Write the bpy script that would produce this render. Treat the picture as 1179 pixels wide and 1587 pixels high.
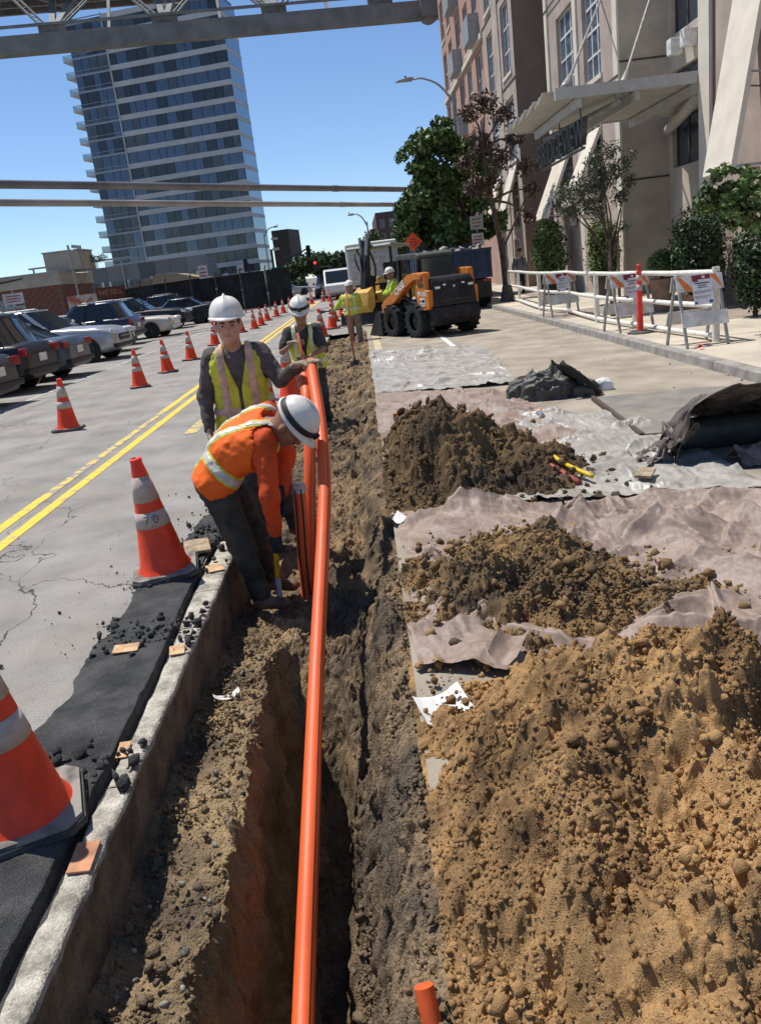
import bpy, bmesh, math, random
import numpy as np
from mathutils import Vector, Matrix
for o in list(bpy.data.objects): bpy.data.objects.remove(o)
SC = bpy.context.scene; COL = SC.collection
rad = math.radians; PI = math.pi
# ---------------------------------------------------------------- camera
R = np.array([[0.99273951, -0.11999584, -0.008322], [-0.02605282, -0.28205011, 0.95904587], [-0.11742874, -0.95186592, -0.28312851]])
cam = bpy.data.cameras.new('camera'); co = bpy.data.objects.new('camera', cam); COL.objects.link(co); SC.camera = co
right, up, back = R[:, 0], -R[:, 1], -R[:, 2]
m = Matrix.Identity(4)
for i in range(3):
    m[i][0], m[i][1], m[i][2] = right[i], up[i], back[i]
m[2][3] = 1.7
co.matrix_world = m
cam.sensor_fit = 'HORIZONTAL'; cam.sensor_width = 36; cam.lens = 1270 / 1179 * 36
cam.clip_start = 0.05; cam.clip_end = 3000
# ---------------------------------------------------------------- light
SUN = Vector((-0.38, 0.27, 1.0)).normalized()
w = bpy.data.worlds.new('World'); SC.world = w; w.use_nodes = True
nt = w.node_tree; nt.nodes.clear()
sky = nt.nodes.new('ShaderNodeTexSky'); sky.sky_type = 'NISHITA'; sky.sun_disc = False
sky.sun_elevation = math.asin(SUN.z); sky.sun_rotation = math.atan2(SUN.x, SUN.y)
sky.air_density = 0.8; sky.dust_density = 0.0; sky.ozone_density = 6.0; sky.altitude = 0
bg = nt.nodes.new('ShaderNodeBackground'); bg.inputs[1].default_value = 0.125
wo = nt.nodes.new('ShaderNodeOutputWorld'); nt.links.new(sky.outputs[0], bg.inputs[0]); nt.links.new(bg.outputs[0], wo.inputs[0])
sl = bpy.data.lights.new('sun', 'SUN'); sl.energy = 4.9; sl.angle = rad(0.53); sl.color = (1.0, 0.955, 0.88)
so = bpy.data.objects.new('sun', sl); COL.objects.link(so); so.rotation_euler = SUN.to_track_quat('Z', 'Y').to_euler(); so.location = (-20, 15, 50)
SC.view_settings.view_transform = 'Standard'; SC.view_settings.look = 'None'; SC.view_settings.gamma = 1
SC.view_settings.exposure = 0.14; SC.view_settings.use_curve_mapping = False
SC.render.engine = 'CYCLES'
# ---------------------------------------------------------------- helpers
MATS = {}
def mat(name, col, rough=0.7, metal=0.0, var=0.12, vs=6.0, col2=None, bump=0.0, bs=60.0, spec=0.4, fine=0.0, fs=200.0, trans=0.0, emit=0.0, ior=1.45, alpha=1.0, coat=0.0, patch=None, warp=0.0):
    """procedural material: base colour varied by two noises, optional second colour in patches, bump"""
    if name in MATS: return MATS[name]
    m = bpy.data.materials.new(name); m.use_nodes = True; MATS[name] = m
    t = m.node_tree; n = t.nodes; L = t.links; b = n['Principled BSDF']
    col = tuple(col)[:3]
    b.inputs['Roughness'].default_value = rough; b.inputs['Metallic'].default_value = metal
    b.inputs['Specular IOR Level'].default_value = spec; b.inputs['IOR'].default_value = ior
    if trans: b.inputs['Transmission Weight'].default_value = trans
    if coat: b.inputs['Coat Weight'].default_value = coat; b.inputs['Coat Roughness'].default_value = 0.05
    if alpha < 1: b.inputs['Alpha'].default_value = alpha
    if emit:
        b.inputs['Emission Color'].default_value = (*col, 1); b.inputs['Emission Strength'].default_value = emit
    tc = n.new('ShaderNodeTexCoord')
    nz = n.new('ShaderNodeTexNoise'); nz.inputs['Scale'].default_value = vs; nz.inputs['Detail'].default_value = 6; nz.inputs['Roughness'].default_value = 0.62
    nz.inputs['Distortion'].default_value = warp
    L.new(tc.outputs['Object'], nz.inputs['Vector'])
    c2 = col2 if col2 else tuple(max(0, c * (1 - 2.2 * var)) for c in col)
    c1 = col if col2 else tuple(min(1, c * (1 + var)) for c in col)
    r = n.new('ShaderNodeValToRGB'); r.color_ramp.elements[0].position = 0.36; r.color_ramp.elements[1].position = 0.64
    if patch: r.color_ramp.elements[0].position, r.color_ramp.elements[1].position = patch
    r.color_ramp.elements[0].color = (*c2, 1); r.color_ramp.elements[1].color = (*c1, 1)
    L.new(nz.outputs['Fac'], r.inputs['Fac']); out = r.outputs['Color']
    if fine:
        f = n.new('ShaderNodeTexNoise'); f.inputs['Scale'].default_value = fs; f.inputs['Detail'].default_value = 3
        L.new(tc.outputs['Object'], f.inputs['Vector'])
        mr = n.new('ShaderNodeMapRange'); mr.inputs[1].default_value = 0.3; mr.inputs[2].default_value = 0.7; mr.inputs[3].default_value = 1 - fine; mr.inputs[4].default_value = 1 + fine
        L.new(f.outputs['Fac'], mr.inputs[0])
        mx = n.new('ShaderNodeVectorMath'); mx.operation = 'SCALE'; L.new(out, mx.inputs[0]); L.new(mr.outputs[0], mx.inputs['Scale']); out = mx.outputs[0]
    L.new(out, b.inputs['Base Color'])
    if bump:
        bn = n.new('ShaderNodeTexNoise'); bn.inputs['Scale'].default_value = bs; bn.inputs['Detail'].default_value = 5
        L.new(tc.outputs['Object'], bn.inputs['Vector'])
        bp = n.new('ShaderNodeBump'); bp.inputs['Strength'].default_value = min(1, bump); bp.inputs['Distance'].default_value = 0.02 * max(1, bump)
        L.new(bn.outputs['Fac'], bp.inputs['Height']); L.new(bp.outputs[0], b.inputs['Normal'])
    return m

def link(o, parent=None):
    COL.objects.link(o)
    if parent is not None: o.parent = parent
    return o
def tag(o, label=None, cat=None, group=None, kind=None):
    if label: o['label'] = label
    if cat: o['category'] = cat
    if group: o['group'] = group
    if kind: o['kind'] = kind
    return o
def thing(name, label, cat, loc=(0, 0, 0), rz=0.0, group=None, rx=0.0, ry=0.0):
    o = bpy.data.objects.new(name, None); o.empty_display_size = 0.1
    link(o); o.location = loc; o.rotation_euler = (rx, ry, rz)
    return tag(o, label, cat, group)
def vv(*a): return Vector(a)

class MB:
    """collects shapes, then builds one mesh object"""
    def __init__(s): s.v = []; s.f = []
    def add(s, vs, fs):
        o = len(s.v); s.v.extend([tuple(p) for p in vs]); s.f.extend([tuple(i + o for i in f) for f in fs]); return s
    def bx(s, x0, x1, y0, y1, z0, z1):
        return s.add([(x0, y0, z0), (x1, y0, z0), (x1, y1, z0), (x0, y1, z0), (x0, y0, z1), (x1, y0, z1), (x1, y1, z1), (x0, y1, z1)],
                     [(0, 3, 2, 1), (4, 5, 6, 7), (0, 1, 5, 4), (1, 2, 6, 5), (2, 3, 7, 6), (3, 0, 4, 7)])
    def box(s, c, d, rot=(0, 0, 0)):
        from mathutils import Euler
        E = Euler(rot).to_matrix(); c = Vector(c)
        P = [c + E @ Vector((sx * d[0] / 2, sy * d[1] / 2, sz * d[2] / 2)) for sz in (-1, 1) for sx, sy in ((-1, -1), (1, -1), (1, 1), (-1, 1))]
        return s.add(P, [(0, 3, 2, 1), (4, 5, 6, 7), (0, 1, 5, 4), (1, 2, 6, 5), (2, 3, 7, 6), (3, 0, 4, 7)])
    def bar(s, a, b, w, h=None, up=(0, 0, 1)):
        """rectangular bar from a to b"""
        a, b = Vector(a), Vector(b); h = h or w; d = (b - a).normalized(); u = Vector(up)
        if abs(d.dot(u)) > 0.95: u = Vector((0, 1, 0))
        sx = d.cross(u).normalized() * (w / 2); sz = sx.cross(d).normalized() * (h / 2)
        P = [p + i * sx + j * sz for p in (a, b) for i, j in ((-1, -1), (1, -1), (1, 1), (-1, 1))]
        return s.add(P, [(0, 1, 2, 3), (7, 6, 5, 4), (0, 4, 5, 1), (1, 5, 6, 2), (2, 6, 7, 3), (3, 7, 4, 0)])
    def tube(s, pts, r, n=10, cap=True):
        pts = [Vector(p) for p in pts]; k = len(pts); rr = [r] * k if isinstance(r, (int, float)) else list(r)
        T = [(pts[min(i + 1, k - 1)] - pts[max(i - 1, 0)]).normalized() for i in range(k)]
        u = Vector((0, 0, 1)) if abs(T[0].z) < 0.9 else Vector((1, 0, 0))
        u = (u - u.dot(T[0]) * T[0]).normalized(); V = []; F = []
        for i in range(k):
            u = (u - u.dot(T[i]) * T[i]).normalized(); w_ = T[i].cross(u)
            for j in range(n):
                a = 2 * PI * j / n; V.append(pts[i] + rr[i] * (math.cos(a) * u + math.sin(a) * w_))
        for i in range(k - 1):
            for j in range(n):
                F.append((i * n + j, i * n + (j + 1) % n, (i + 1) * n + (j + 1) % n, (i + 1) * n + j))
        if cap: F.append(tuple(range(n - 1, -1, -1))); F.append(tuple((k - 1) * n + j for j in range(n)))
        return s.add(V, F)
    def lathe(s, prof, n=16, c=(0, 0, 0), M=None, cap=True):
        V = []; F = []; k = len(prof); M = M or Matrix.Identity(3); c = Vector(c)
        for r, z in prof:
            for j in range(n):
                a = 2 * PI * j / n; V.append(c + M @ Vector((r * math.cos(a), r * math.sin(a), z)))
        for i in range(k - 1):
            for j in range(n): F.append((i * n + j, i * n + (j + 1) % n, (i + 1) * n + (j + 1) % n, (i + 1) * n + j))
        if cap: F.append(tuple(range(n - 1, -1, -1))); F.append(tuple((k - 1) * n + j for j in range(n)))
        return s.add(V, F)
    def prism(s, poly, a, b, axis='y'):
        """poly of 2-d points extruded from a to b along axis"""
        n = len(poly)
        f = {'y': lambda p, t: (p[0], t, p[1]), 'x': lambda p, t: (t, p[0], p[1]), 'z': lambda p, t: (p[0], p[1], t)}[axis]
        V = [f(p, a) for p in poly] + [f(p, b) for p in poly]
        F = [tuple(range(n)), tuple(range(2 * n - 1, n - 1, -1))] + [(i, i + n, (i + 1) % n + n, (i + 1) % n) for i in range(n)]
        return s.add(V, F)
    def quad(s, a, b, c, d): return s.add([a, b, c, d], [(0, 1, 2, 3)])
    def mesh(s, name, m=None, smooth=False):
        me = bpy.data.meshes.new(name); me.from_pydata(s.v, [], s.f); me.update()
        bm = bmesh.new(); bm.from_mesh(me); bmesh.ops.recalc_face_normals(bm, faces=bm.faces); bm.to_mesh(me); bm.free()
        if m: me.materials.append(m)
        if smooth: me.shade_smooth()
        return me
    def build(s, name, m, parent=None, smooth=False, bevel=0.0, seg=2, loc=None, rot=None):
        o = bpy.data.objects.new(name, s.mesh(name, m, smooth)); link(o, parent)
        if bevel:
            b = o.modifiers.new('bevel', 'BEVEL'); b.width = bevel; b.segments = seg; b.limit_method = 'ANGLE'; b.angle_limit = rad(40)
            o.data.shade_smooth(); w_ = o.modifiers.new('wn', 'WEIGHTED_NORMAL'); w_.keep_sharp = True
        elif smooth == 'auto':
            o.data.shade_smooth(); es = o.modifiers.new('es', 'EDGE_SPLIT'); es.split_angle = rad(35)
        if loc: o.location = loc
        if rot: o.rotation_euler = rot
        return o
def copy_tree(o, parent=None):
    c = o.copy(); COL.objects.link(c)
    if parent is not None: c.parent = parent
    for ch in o.children: copy_tree(ch, c)
    return c
def obj_from(name, me, parent=None, loc=None, rot=None, scale=None):
    o = bpy.data.objects.new(name, me); link(o, parent)
    if loc is not None: o.location = loc
    if rot is not None: o.rotation_euler = rot
    if scale is not None: o.scale = scale
    return o

# ---- fast mesh from numpy arrays (quads or tris)
def np_mesh(name, V, F, m=None, smooth=True):
    V = np.asarray(V, np.float32); F = np.asarray(F, np.int32); k = F.shape[1]
    me = bpy.data.meshes.new(name); me.vertices.add(len(V)); me.vertices.foreach_set('co', V.ravel())
    me.loops.add(F.size); me.loops.foreach_set('vertex_index', F.ravel())
    me.polygons.add(len(F)); me.polygons.foreach_set('loop_start', np.arange(0, F.size, k, dtype=np.int32))
    me.polygons.foreach_set('loop_total', np.full(len(F), k, np.int32)); me.update(calc_edges=True); me.validate()
    if m: me.materials.append(m)
    if smooth: me.shade_smooth()
    return me
def grid_mesh(name, X, Y, Z, m, mask=None, smooth=True):
    a, b = X.shape; I = np.arange(a * b).reshape(a, b)
    F = np.stack([I[:-1, :-1], I[1:, :-1], I[1:, 1:], I[:-1, 1:]], -1).reshape(-1, 4)
    V = np.stack([X, Y, Z], -1).reshape(-1, 3)
    if mask is not None:
        k = (mask[:-1, :-1] & mask[1:, :-1] & mask[1:, 1:] & mask[:-1, 1:]).ravel(); F = F[k]
        used = np.zeros(len(V), bool); used[F.ravel()] = True; re = np.cumsum(used) - 1; V = V[used]; F = re[F]
    return np_mesh(name, V, F, m, smooth)
# ---- numpy noise
def hsh(ix, iy, s):
    h = (ix.astype(np.int64) * 374761393 + iy.astype(np.int64) * 668265263 + s * 974711) & 0xffffffff
    h = ((h ^ (h >> 13)) * 1274126177) & 0xffffffff; h = ((h ^ (h >> 16)) * 2246822519) & 0xffffffff
    return (h ^ (h >> 15)).astype(np.float64) / 4294967295.0
def vn(x, y, s=0):
    ix = np.floor(x); iy = np.floor(y); fx = x - ix; fy = y - iy; fx = fx * fx * fx * (fx * (fx * 6 - 15) + 10); fy = fy * fy * fy * (fy * (fy * 6 - 15) + 10)
    a = hsh(ix, iy, s); b = hsh(ix + 1, iy, s); c = hsh(ix, iy + 1, s); d = hsh(ix + 1, iy + 1, s)
    return (a + (b - a) * fx) * (1 - fy) + (c + (d - c) * fx) * fy
def fbm(x, y, o=4, s=0, g=0.5):
    r = 0; a = 1; t = 0
    for i in range(o): r = r + a * vn(x * 2 ** i + 7.3 * i, y * 2 ** i - 3.1 * i, s + i); t += a; a *= g
    return r / t
def clods(x, y, r, s=0, dens=0.8):
    """domes scattered on a jittered grid, radius ~r"""
    c = r * 1.5; gx = np.floor(x / c); gy = np.floor(y / c); H = np.zeros_like(x)
    for i in (-1, 0, 1):
        for j in (-1, 0, 1):
            ax = gx + i; ay = gy + j; k = hsh(ax, ay, s + 3) < dens; rr = r * (0.35 + 0.75 * hsh(ax, ay, s + 4))
            px = (ax + hsh(ax, ay, s + 1)) * c; py = (ay + hsh(ax, ay, s + 2)) * c
            e = 0.7 + 0.6 * hsh(ax, ay, s + 5)
            d2 = (((x - px) * e) ** 2 + ((y - py) / e) ** 2) / (rr * rr)
            H = np.maximum(H, np.where(k & (d2 < 1), 0.8 * rr * np.clip(1 - d2, 0, 1) ** 0.75, 0))
    return H
def sst(a, b, x): t = np.clip((x - a) / (b - a), 0, 1); return t * t * (3 - 2 * t)
def seg_d(x, y, a, b):
    dx, dy = b[0] - a[0], b[1] - a[1]; t = np.clip(((x - a[0]) * dx + (y - a[1]) * dy) / (dx * dx + dy * dy), 0, 1)
    return np.hypot(x - a[0] - t * dx, y - a[1] - t * dy), t
def soil(x, y, amp=1.0, s=0):
    wx = x + 0.03 * (fbm(x * 9, y * 9, 2, 50) - 0.5); wy = y + 0.03 * (fbm(x * 9, y * 9, 2, 60) - 0.5)
    rg = fbm(x * 2.3, y * 2.3, 3, s + 70)
    wx = wx + 0.022 * (fbm(x * 27, y * 27, 3, s + 52, 0.6) - 0.5) * 2; wy = wy + 0.022 * (fbm(x * 27, y * 27, 3, s + 62, 0.6) - 0.5) * 2
    rg = np.clip((rg - 0.5) * 2.6 + 0.5, 0.0, 1.15)
    h = 0.6 * clods(wx, wy, 0.075, s, 0.14) + 0.6 * clods(wx, wy, 0.04, s + 10, 0.34) * (0.4 + 1.2 * rg) + (0.38 * clods(wx, wy, 0.021, s + 20, 0.5) + 0.45 * clods(wx, wy, 0.0115, s + 30, 0.7)) * (0.25 + 0.85 * rg)
    h = h + 0.042 * (fbm(x * 34, y * 34, 4, s + 45, 0.7) - 0.5) + 0.07 * (fbm(x * 11, y * 11, 3, s + 47, 0.6) - 0.5)
    return amp * (h + 0.11 * (fbm(x * 4, y * 4, 5, s + 40, 0.55) - 0.5))
# ================================================================ ground, road, trench
M_ASPH = mat('worn asphalt', (0.285, 0.27, 0.25), 0.85, var=0.12, vs=1.3, fine=0.24, fs=95, bump=0.4, bs=260)
def crack_material():
    """asphalt: fine grain, tone patches and a net of hairline cracks"""
    m = M_ASPH; t = m.node_tree; n = t.nodes; L = t.links; b = n['Principled BSDF']
    base = b.inputs['Base Color'].links[0].from_socket
    tc = n.new('ShaderNodeTexCoord'); mp = n.new('ShaderNodeMapping'); mp.inputs['Scale'].default_value = (0.55, 0.33, 1); L.new(tc.outputs['Object'], mp.inputs[0])
    nz = n.new('ShaderNodeTexNoise'); nz.inputs['Scale'].default_value = 2.3; nz.inputs['Detail'].default_value = 7; L.new(mp.outputs[0], nz.inputs['Vector'])
    ad = n.new('ShaderNodeMixRGB'); ad.inputs[0].default_value = 0.42; L.new(mp.outputs[0], ad.inputs[1]); L.new(nz.outputs['Color'], ad.inputs[2])
    vo = n.new('ShaderNodeTexVoronoi'); vo.feature = 'DISTANCE_TO_EDGE'; vo.inputs['Scale'].default_value = 1.5; L.new(ad.outputs[0], vo.inputs['Vector'])
    n2 = n.new('ShaderNodeTexNoise'); n2.inputs['Scale'].default_value = 0.55; n2.inputs['Detail'].default_value = 2; L.new(tc.outputs['Object'], n2.inputs['Vector'])
    wd = n.new('ShaderNodeMapRange'); wd.inputs[1].default_value = 0.45; wd.inputs[2].default_value = 0.62; wd.inputs[3].default_value = 0.0; wd.inputs[4].default_value = 0.0028; L.new(n2.outputs['Fac'], wd.inputs[0])
    lt = n.new('ShaderNodeMath'); lt.operation = 'LESS_THAN'; L.new(vo.outputs['Distance'], lt.inputs[0]); L.new(wd.outputs[0], lt.inputs[1])
    n3_ = n.new('ShaderNodeTexNoise'); n3_.inputs['Scale'].default_value = 0.9; n3_.inputs['Detail'].default_value = 8; n3_.inputs['Roughness'].default_value = 0.7; L.new(tc.outputs['Object'], n3_.inputs['Vector'])
    dr = n.new('ShaderNodeMapRange'); dr.inputs[1].default_value = 0.50; dr.inputs[2].default_value = 0.72; dr.inputs[4].default_value = 0.7; L.new(n3_.outputs['Fac'], dr.inputs[0])
    dm = n.new('ShaderNodeMixRGB'); L.new(dr.outputs[0], dm.inputs[0]); L.new(base, dm.inputs[1]); dm.inputs[2].default_value = (0.33, 0.285, 0.225, 1)
    mp2 = n.new('ShaderNodeMapping'); mp2.inputs['Scale'].default_value = (2.2, 0.16, 1); L.new(tc.outputs['Object'], mp2.inputs[0])
    n4 = n.new('ShaderNodeTexNoise'); n4.inputs['Scale'].default_value = 1.0; n4.inputs['Detail'].default_value = 4; L.new(mp2.outputs[0], n4.inputs['Vector'])
    tr4 = n.new('ShaderNodeMapRange'); tr4.inputs[1].default_value = 0.55; tr4.inputs[2].default_value = 0.75; tr4.inputs[4].default_value = 0.35; L.new(n4.outputs['Fac'], tr4.inputs[0])
    dm2 = n.new('ShaderNodeMixRGB'); L.new(tr4.outputs[0], dm2.inputs[0]); L.new(dm.outputs[0], dm2.inputs[1]); dm2.inputs[2].default_value = (0.15, 0.142, 0.135, 1); base = dm2.outputs[0]
    mx = n.new('ShaderNodeMixRGB'); L.new(lt.outputs[0], mx.inputs[0]); L.new(base, mx.inputs[1]); mx.inputs[2].default_value = (0.06, 0.058, 0.055, 1)
    L.new(mx.outputs[0], b.inputs['Base Color'])
crack_material()
M_NEWASPH = mat('fresh black asphalt', (0.036, 0.036, 0.037), 0.8, var=0.3, vs=5, fine=0.5, fs=180, bump=0.9, bs=170, col2=(0.095, 0.092, 0.088))
M_CONC = mat('weathered kerb concrete', (0.45, 0.415, 0.345), 0.9, var=0.24, vs=9, fine=0.25, fs=150, bump=0.6, bs=90)
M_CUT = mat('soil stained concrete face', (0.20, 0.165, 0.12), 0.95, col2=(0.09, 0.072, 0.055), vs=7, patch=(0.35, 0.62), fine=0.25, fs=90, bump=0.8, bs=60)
M_LANE = mat('tan concrete lane', (0.34, 0.295, 0.235), 0.9, var=0.13, vs=1.4, fine=0.16, fs=140, bump=0.3, bs=200, warp=0.15)
M_WALK = mat('sidewalk concrete', (0.50, 0.445, 0.36), 0.9, var=0.10, vs=0.8, fine=0.10, fs=120, bump=0.2, bs=160)
M_KERB = mat('grey kerb', (0.30, 0.28, 0.25), 0.9, var=0.15, vs=4, fine=0.15, fs=100, bump=0.4, bs=90)
M_YEL = mat('worn yellow paint', (0.80, 0.52, 0.06), 0.8, col2=(0.42, 0.33, 0.17), vs=9, patch=(0.38, 0.47), fine=0.15, fs=120)
M_YELW = mat('badly worn yellow paint', (0.72, 0.50, 0.10), 0.8, col2=(0.27, 0.262, 0.25), vs=7, patch=(0.46, 0.55), fine=0.2, fs=150)
M_WHT = mat('worn white paint', (0.75, 0.73, 0.68), 0.8, col2=(0.40, 0.36, 0.31), vs=12, patch=(0.38, 0.5), fine=0.1)
TY0, TY1 = -1.0, 24.4      # trench extent along the street
def sheet(name, x0, x1, y0, y1, z, m, z1=None, kind='structure', parent=None):
    z1 = z if z1 is None else z1
    b = MB(); b.quad((x0, y0, z), (x1, y0, z1), (x1, y1, z1), (x0, y1, z)); o = b.build(name, m, parent)
    if kind: o['kind'] = kind
    return o
b = MB(); E0 = 900
for x0, x1, y0, y1 in ((-E0, E0, -60, -4), (-E0, E0, 24.6, 1400), (-E0, -1.4, -4, 24.6), (0.3, E0, -4, 24.6)): b.quad((x0, y0, -0.16), (x1, y0, -0.16), (x1, y1, -0.16), (x0, y1, -0.16))
tag(b.build('ground', mat('far ground', (0.2, 0.19, 0.175), 0.95, vs=0.3)), kind='structure')
sheet('road', -12.0, -1.225, -4, TY1, 0.0, M_ASPH)
sheet('road', -12.0, 0.035, TY1, 66, 0.0, M_ASPH); sheet('road', 0.035, 5.4, 60, 66, 0.0, M_ASPH, z1=-0.10)
sheet('road', -70, 80, 66, 84, 0.0, M_ASPH); sheet('road', -9, 6, 84, 700, 0.0, M_ASPH)
sheet('traffic_lane', 0.035, 4.75, -3.5, TY1, 0.0, M_LANE, z1=-0.105)
sheet('traffic_lane', 0.035, 4.75, TY1, 60, 0.0, M_LANE, z1=-0.105)
sheet('parking_lot', -40, -12.0, -4, 66, -0.01, M_ASPH)
# painted lines
def line(x, y0, y1, w, m, z=0.004, slope=0.0): 
    b = MB(); k = max(2, int((y1 - y0) / 1.2)); ys = np.linspace(y0, y1, k + 1)
    for a, c in zip(ys[:-1], ys[1:]): b.quad((x - w / 2, a, z + slope * (x - w / 2)), (x + w / 2, a, z + slope * (x + w / 2)), (x + w / 2, c, z + slope * (x + w / 2)), (x - w / 2, c, z + slope * (x - w / 2)))
    o = b.build('road_marking', m); o['kind'] = 'structure'; return o
line(-2.99, 2.0, 60, 0.11, M_YEL); line(-3.22, 2.0, 7.6, 0.11, M_YEL); line(-3.22, 7.6, 12.5, 0.10, M_YELW); line(-3.22, 12.5, 60, 0.11, M_YEL)
line(-2.35, 10.2, 11.3, 0.16, M_YELW); line(-6.9, 8, 60, 0.10, mat('faint white paint', (0.5, 0.49, 0.47), 0.85, col2=(0.28, 0.275, 0.27), vs=6, patch=(0.4, 0.6)))
line(0.24, 11, 24.3, 0.16, mat('pale yellow paint', (0.55, 0.46, 0.24), 0.85, col2=(0.40, 0.345, 0.265), vs=6, patch=(0.42, 0.55)), slope=-0.0223)
line(1.80, 12, 24.3, 0.11, M_WHT, slope=-0.0223)
# scribbled utility marks sprayed on the pavement
M_SPRAY = mat('red spray paint', (0.62, 0.13, 0.10), 0.85, col2=(0.50, 0.40, 0.33), vs=14, patch=(0.38, 0.6))
# trench ------------------------------------------------------------
def trench_z(x, y):
    xw = x + 0.10 * (fbm(y * 1.7, y * 0.0 + 3.3, 4, 71) - 0.5) + 0.05 * (fbm(x * 3, y * 5, 3, 72) - 0.5)
    deep = 1 - sst(3.75, 4.55, y + 0.3 * (xw + 0.4))
    floor_d = -1.40 + 0.08 * fbm(x * 4, y * 2, 3, 73)
    ledge = -0.30 + 0.06 * (fbm(x * 5, y * 3, 4, 74) - 0.5) + 0.03 * sst(-1.0, -0.8, x)
    le = -0.735 + 0.05 * (fbm(y * 3, y * 0 + 1, 3, 75) - 0.5)
    zl = ledge + (floor_d - ledge) * (0.45 * sst(le, le + 0.05, xw) + 0.55 * sst(le + 0.02, le + 0.12, xw))
    wallr = sst(-0.34, 0.0, xw + 0.05 * (fbm(x * 6, y * 3, 3, 76) - 0.5)); step = 0.16 * (fbm(x * 7, y * 2.2, 3, 77) - 0.5)
    zr = floor_d + (-0.04 - floor_d) * (0.5 * sst(-0.42, -0.30, xw) + 0.5 * sst(-0.30, -0.0, xw)) + step * wallr * (1 - sst(-0.1, 0.0, x))
    z_deep = np.maximum(zl, zr)
    # shallow part: backfilled, rough
    fl = -0.40 + 0.10 * sst(5.2, 6.2, y) + 0.10 * sst(6.5, 9.0, y) + 0.06 * sst(12, 16, y) + 0.14 * (fbm(x * 2.6, y * 1.7, 4, 78) - 0.5)
    zs = fl + (-0.03 - fl) * sst(-0.30, 0.0, xw) ** 1.5 + 0.10 * sst(-0.6, -0.05, xw) * (fbm(x * 5, y * 3, 3, 79) - 0.45)
    # low heap of spoil left of the conduits
    zs = zs + 0.10 * np.exp(-((x + 0.42) / 0.2) ** 2 - ((y - 5.35) / 0.5) ** 2)
    z = z_deep * deep + zs * (1 - deep)
    spill = 0.75 * np.exp(-np.clip((0.02 - x) / 0.20, 0, 9) ** 2) * (1 - sst(1.9, 2.9, y))
    z = np.where(x < 0.06, np.maximum(z, -1.38 + spill * 1.7), z)
    return np.minimum(z, -0.005)
M_LEDGE = mat('sandy trench soil', (0.37, 0.265, 0.15), 0.95, col2=(0.13, 0.10, 0.07), vs=2.4, patch=(0.34, 0.60), fine=0.22, fs=90, bump=0.8, bs=130, spec=0.1)
M_TRENCH = mat('trench soil', (0.30, 0.21, 0.125), 0.95, col2=(0.125, 0.098, 0.07), vs=2.2, patch=(0.40, 0.62), fine=0.22, fs=90, bump=0.7, bs=130, spec=0.1)
for x0, x1, y0, y1, nx, ny in ((-1.075, -0.55, 0.6, 5.0, 110, 760), (-0.55, 0.05, 0.6, 5.0, 130, 760), (-1.075, 0.05, 5.0, 10.0, 120, 520), (-1.075, 0.05, 10.0, TY1 + 0.1, 70, 620), (-1.075, 0.05, TY0, 0.6, 40, 50)):
    xs_ = np.concatenate([np.linspace(-1.075, -0.78, 44), np.linspace(-0.775, -0.55, 96)]) if (x1 == -0.55) else np.linspace(x0, x1, nx)
    X, Y = np.meshgrid(xs_, np.linspace(y0, y1, ny), indexing='ij')
    Z = trench_z(X, Y); rough = 0.75 - 0.35 * sst(-0.72, -0.8, X) * (1 - sst(3.9, 4.6, Y))
    rough = rough * (1 + 0.9 * sst(-0.45, -0.3, X) * (1 - sst(-0.08, 0.0, X)))
    Z = Z + soil(X, Y, 1.5, 5) * rough * (1 - 0.75 * sst(-0.02, 0.04, X))
    Xd = X + 0.11 * (fbm(Y * 7, Z * 7, 5, 91, 0.62) - 0.5) * sst(-1.06, -1.0, X) * (1 - sst(-0.03, 0.04, X))
    tag(obj_from('trench', grid_mesh('trench', Xd, Y, np.minimum(Z, 0.035), M_LEDGE if (y1 == 5 and x1 < 0) else M_TRENCH)), kind='structure')
# end wall of the trench + floor closing
# concrete kerb strip left of the trench: broken pieces with a jagged cut edge
def kerb_piece(y0, y1, seed, root):
    ny = max(6, int((y1 - y0) / 0.012)); ys = np.linspace(y0 + 0.004, y1 - 0.004, ny); nn = 15
    P = np.zeros((nn, ny, 3)); w0 = -1.158 - 0.05 * sst(3.2, 4.8, ys)
    ej = 0.012 * (fbm(ys * 14, ys * 0 + seed, 4, 5) - 0.5); je = 0.03 * (fbm(ys * 9, ys * 0 + seed, 4, 7) - 0.5)
    for k, t in enumerate(np.linspace(0, 1, 7)):     # top
        x = w0 + je + (-1.052 + ej - w0 - je) * t; P[k, :, 0] = x; P[k, :, 1] = ys; P[k, :, 2] = 0.002 + 0.008 * (fbm(x * 22, ys * 22, 4, 8) - 0.5) - 0.006 * (t > 0.99) 
    for k, t in enumerate(np.linspace(0.06, 1, 8)):  # broken face
        z = -0.46 * t; P[7 + k, :, 0] = -1.052 + ej + 0.022 * (fbm(ys * 10, ys * 0 + z * 14, 4, 9) - 0.5) - 0.02 * t; P[7 + k, :, 1] = ys; P[7 + k, :, 2] = z
    P[0, :, 2] = -0.03
    o = obj_from('kerb_stone', grid_mesh('kerb_stone', P[:8, :, 0], P[:8, :, 1], P[:8, :, 2], M_CONC), root)
    obj_from('cut_face', grid_mesh('cut_face', P[7:, :, 0], P[7:, :, 1], P[7:, :, 2], M_CUT), o); return o
kr = bpy.data.objects.new('concrete_kerb', None); link(kr); kr['kind'] = 'structure'
cuts = [-1.0, 2.62, 4.02, 4.55, 4.86, 6.3, 8.2, 11.0, 14.5, 18.6, TY1]
for i in range(len(cuts) - 1): kerb_piece(cuts[i], cuts[i + 1], i * 3.7, kr)
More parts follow.
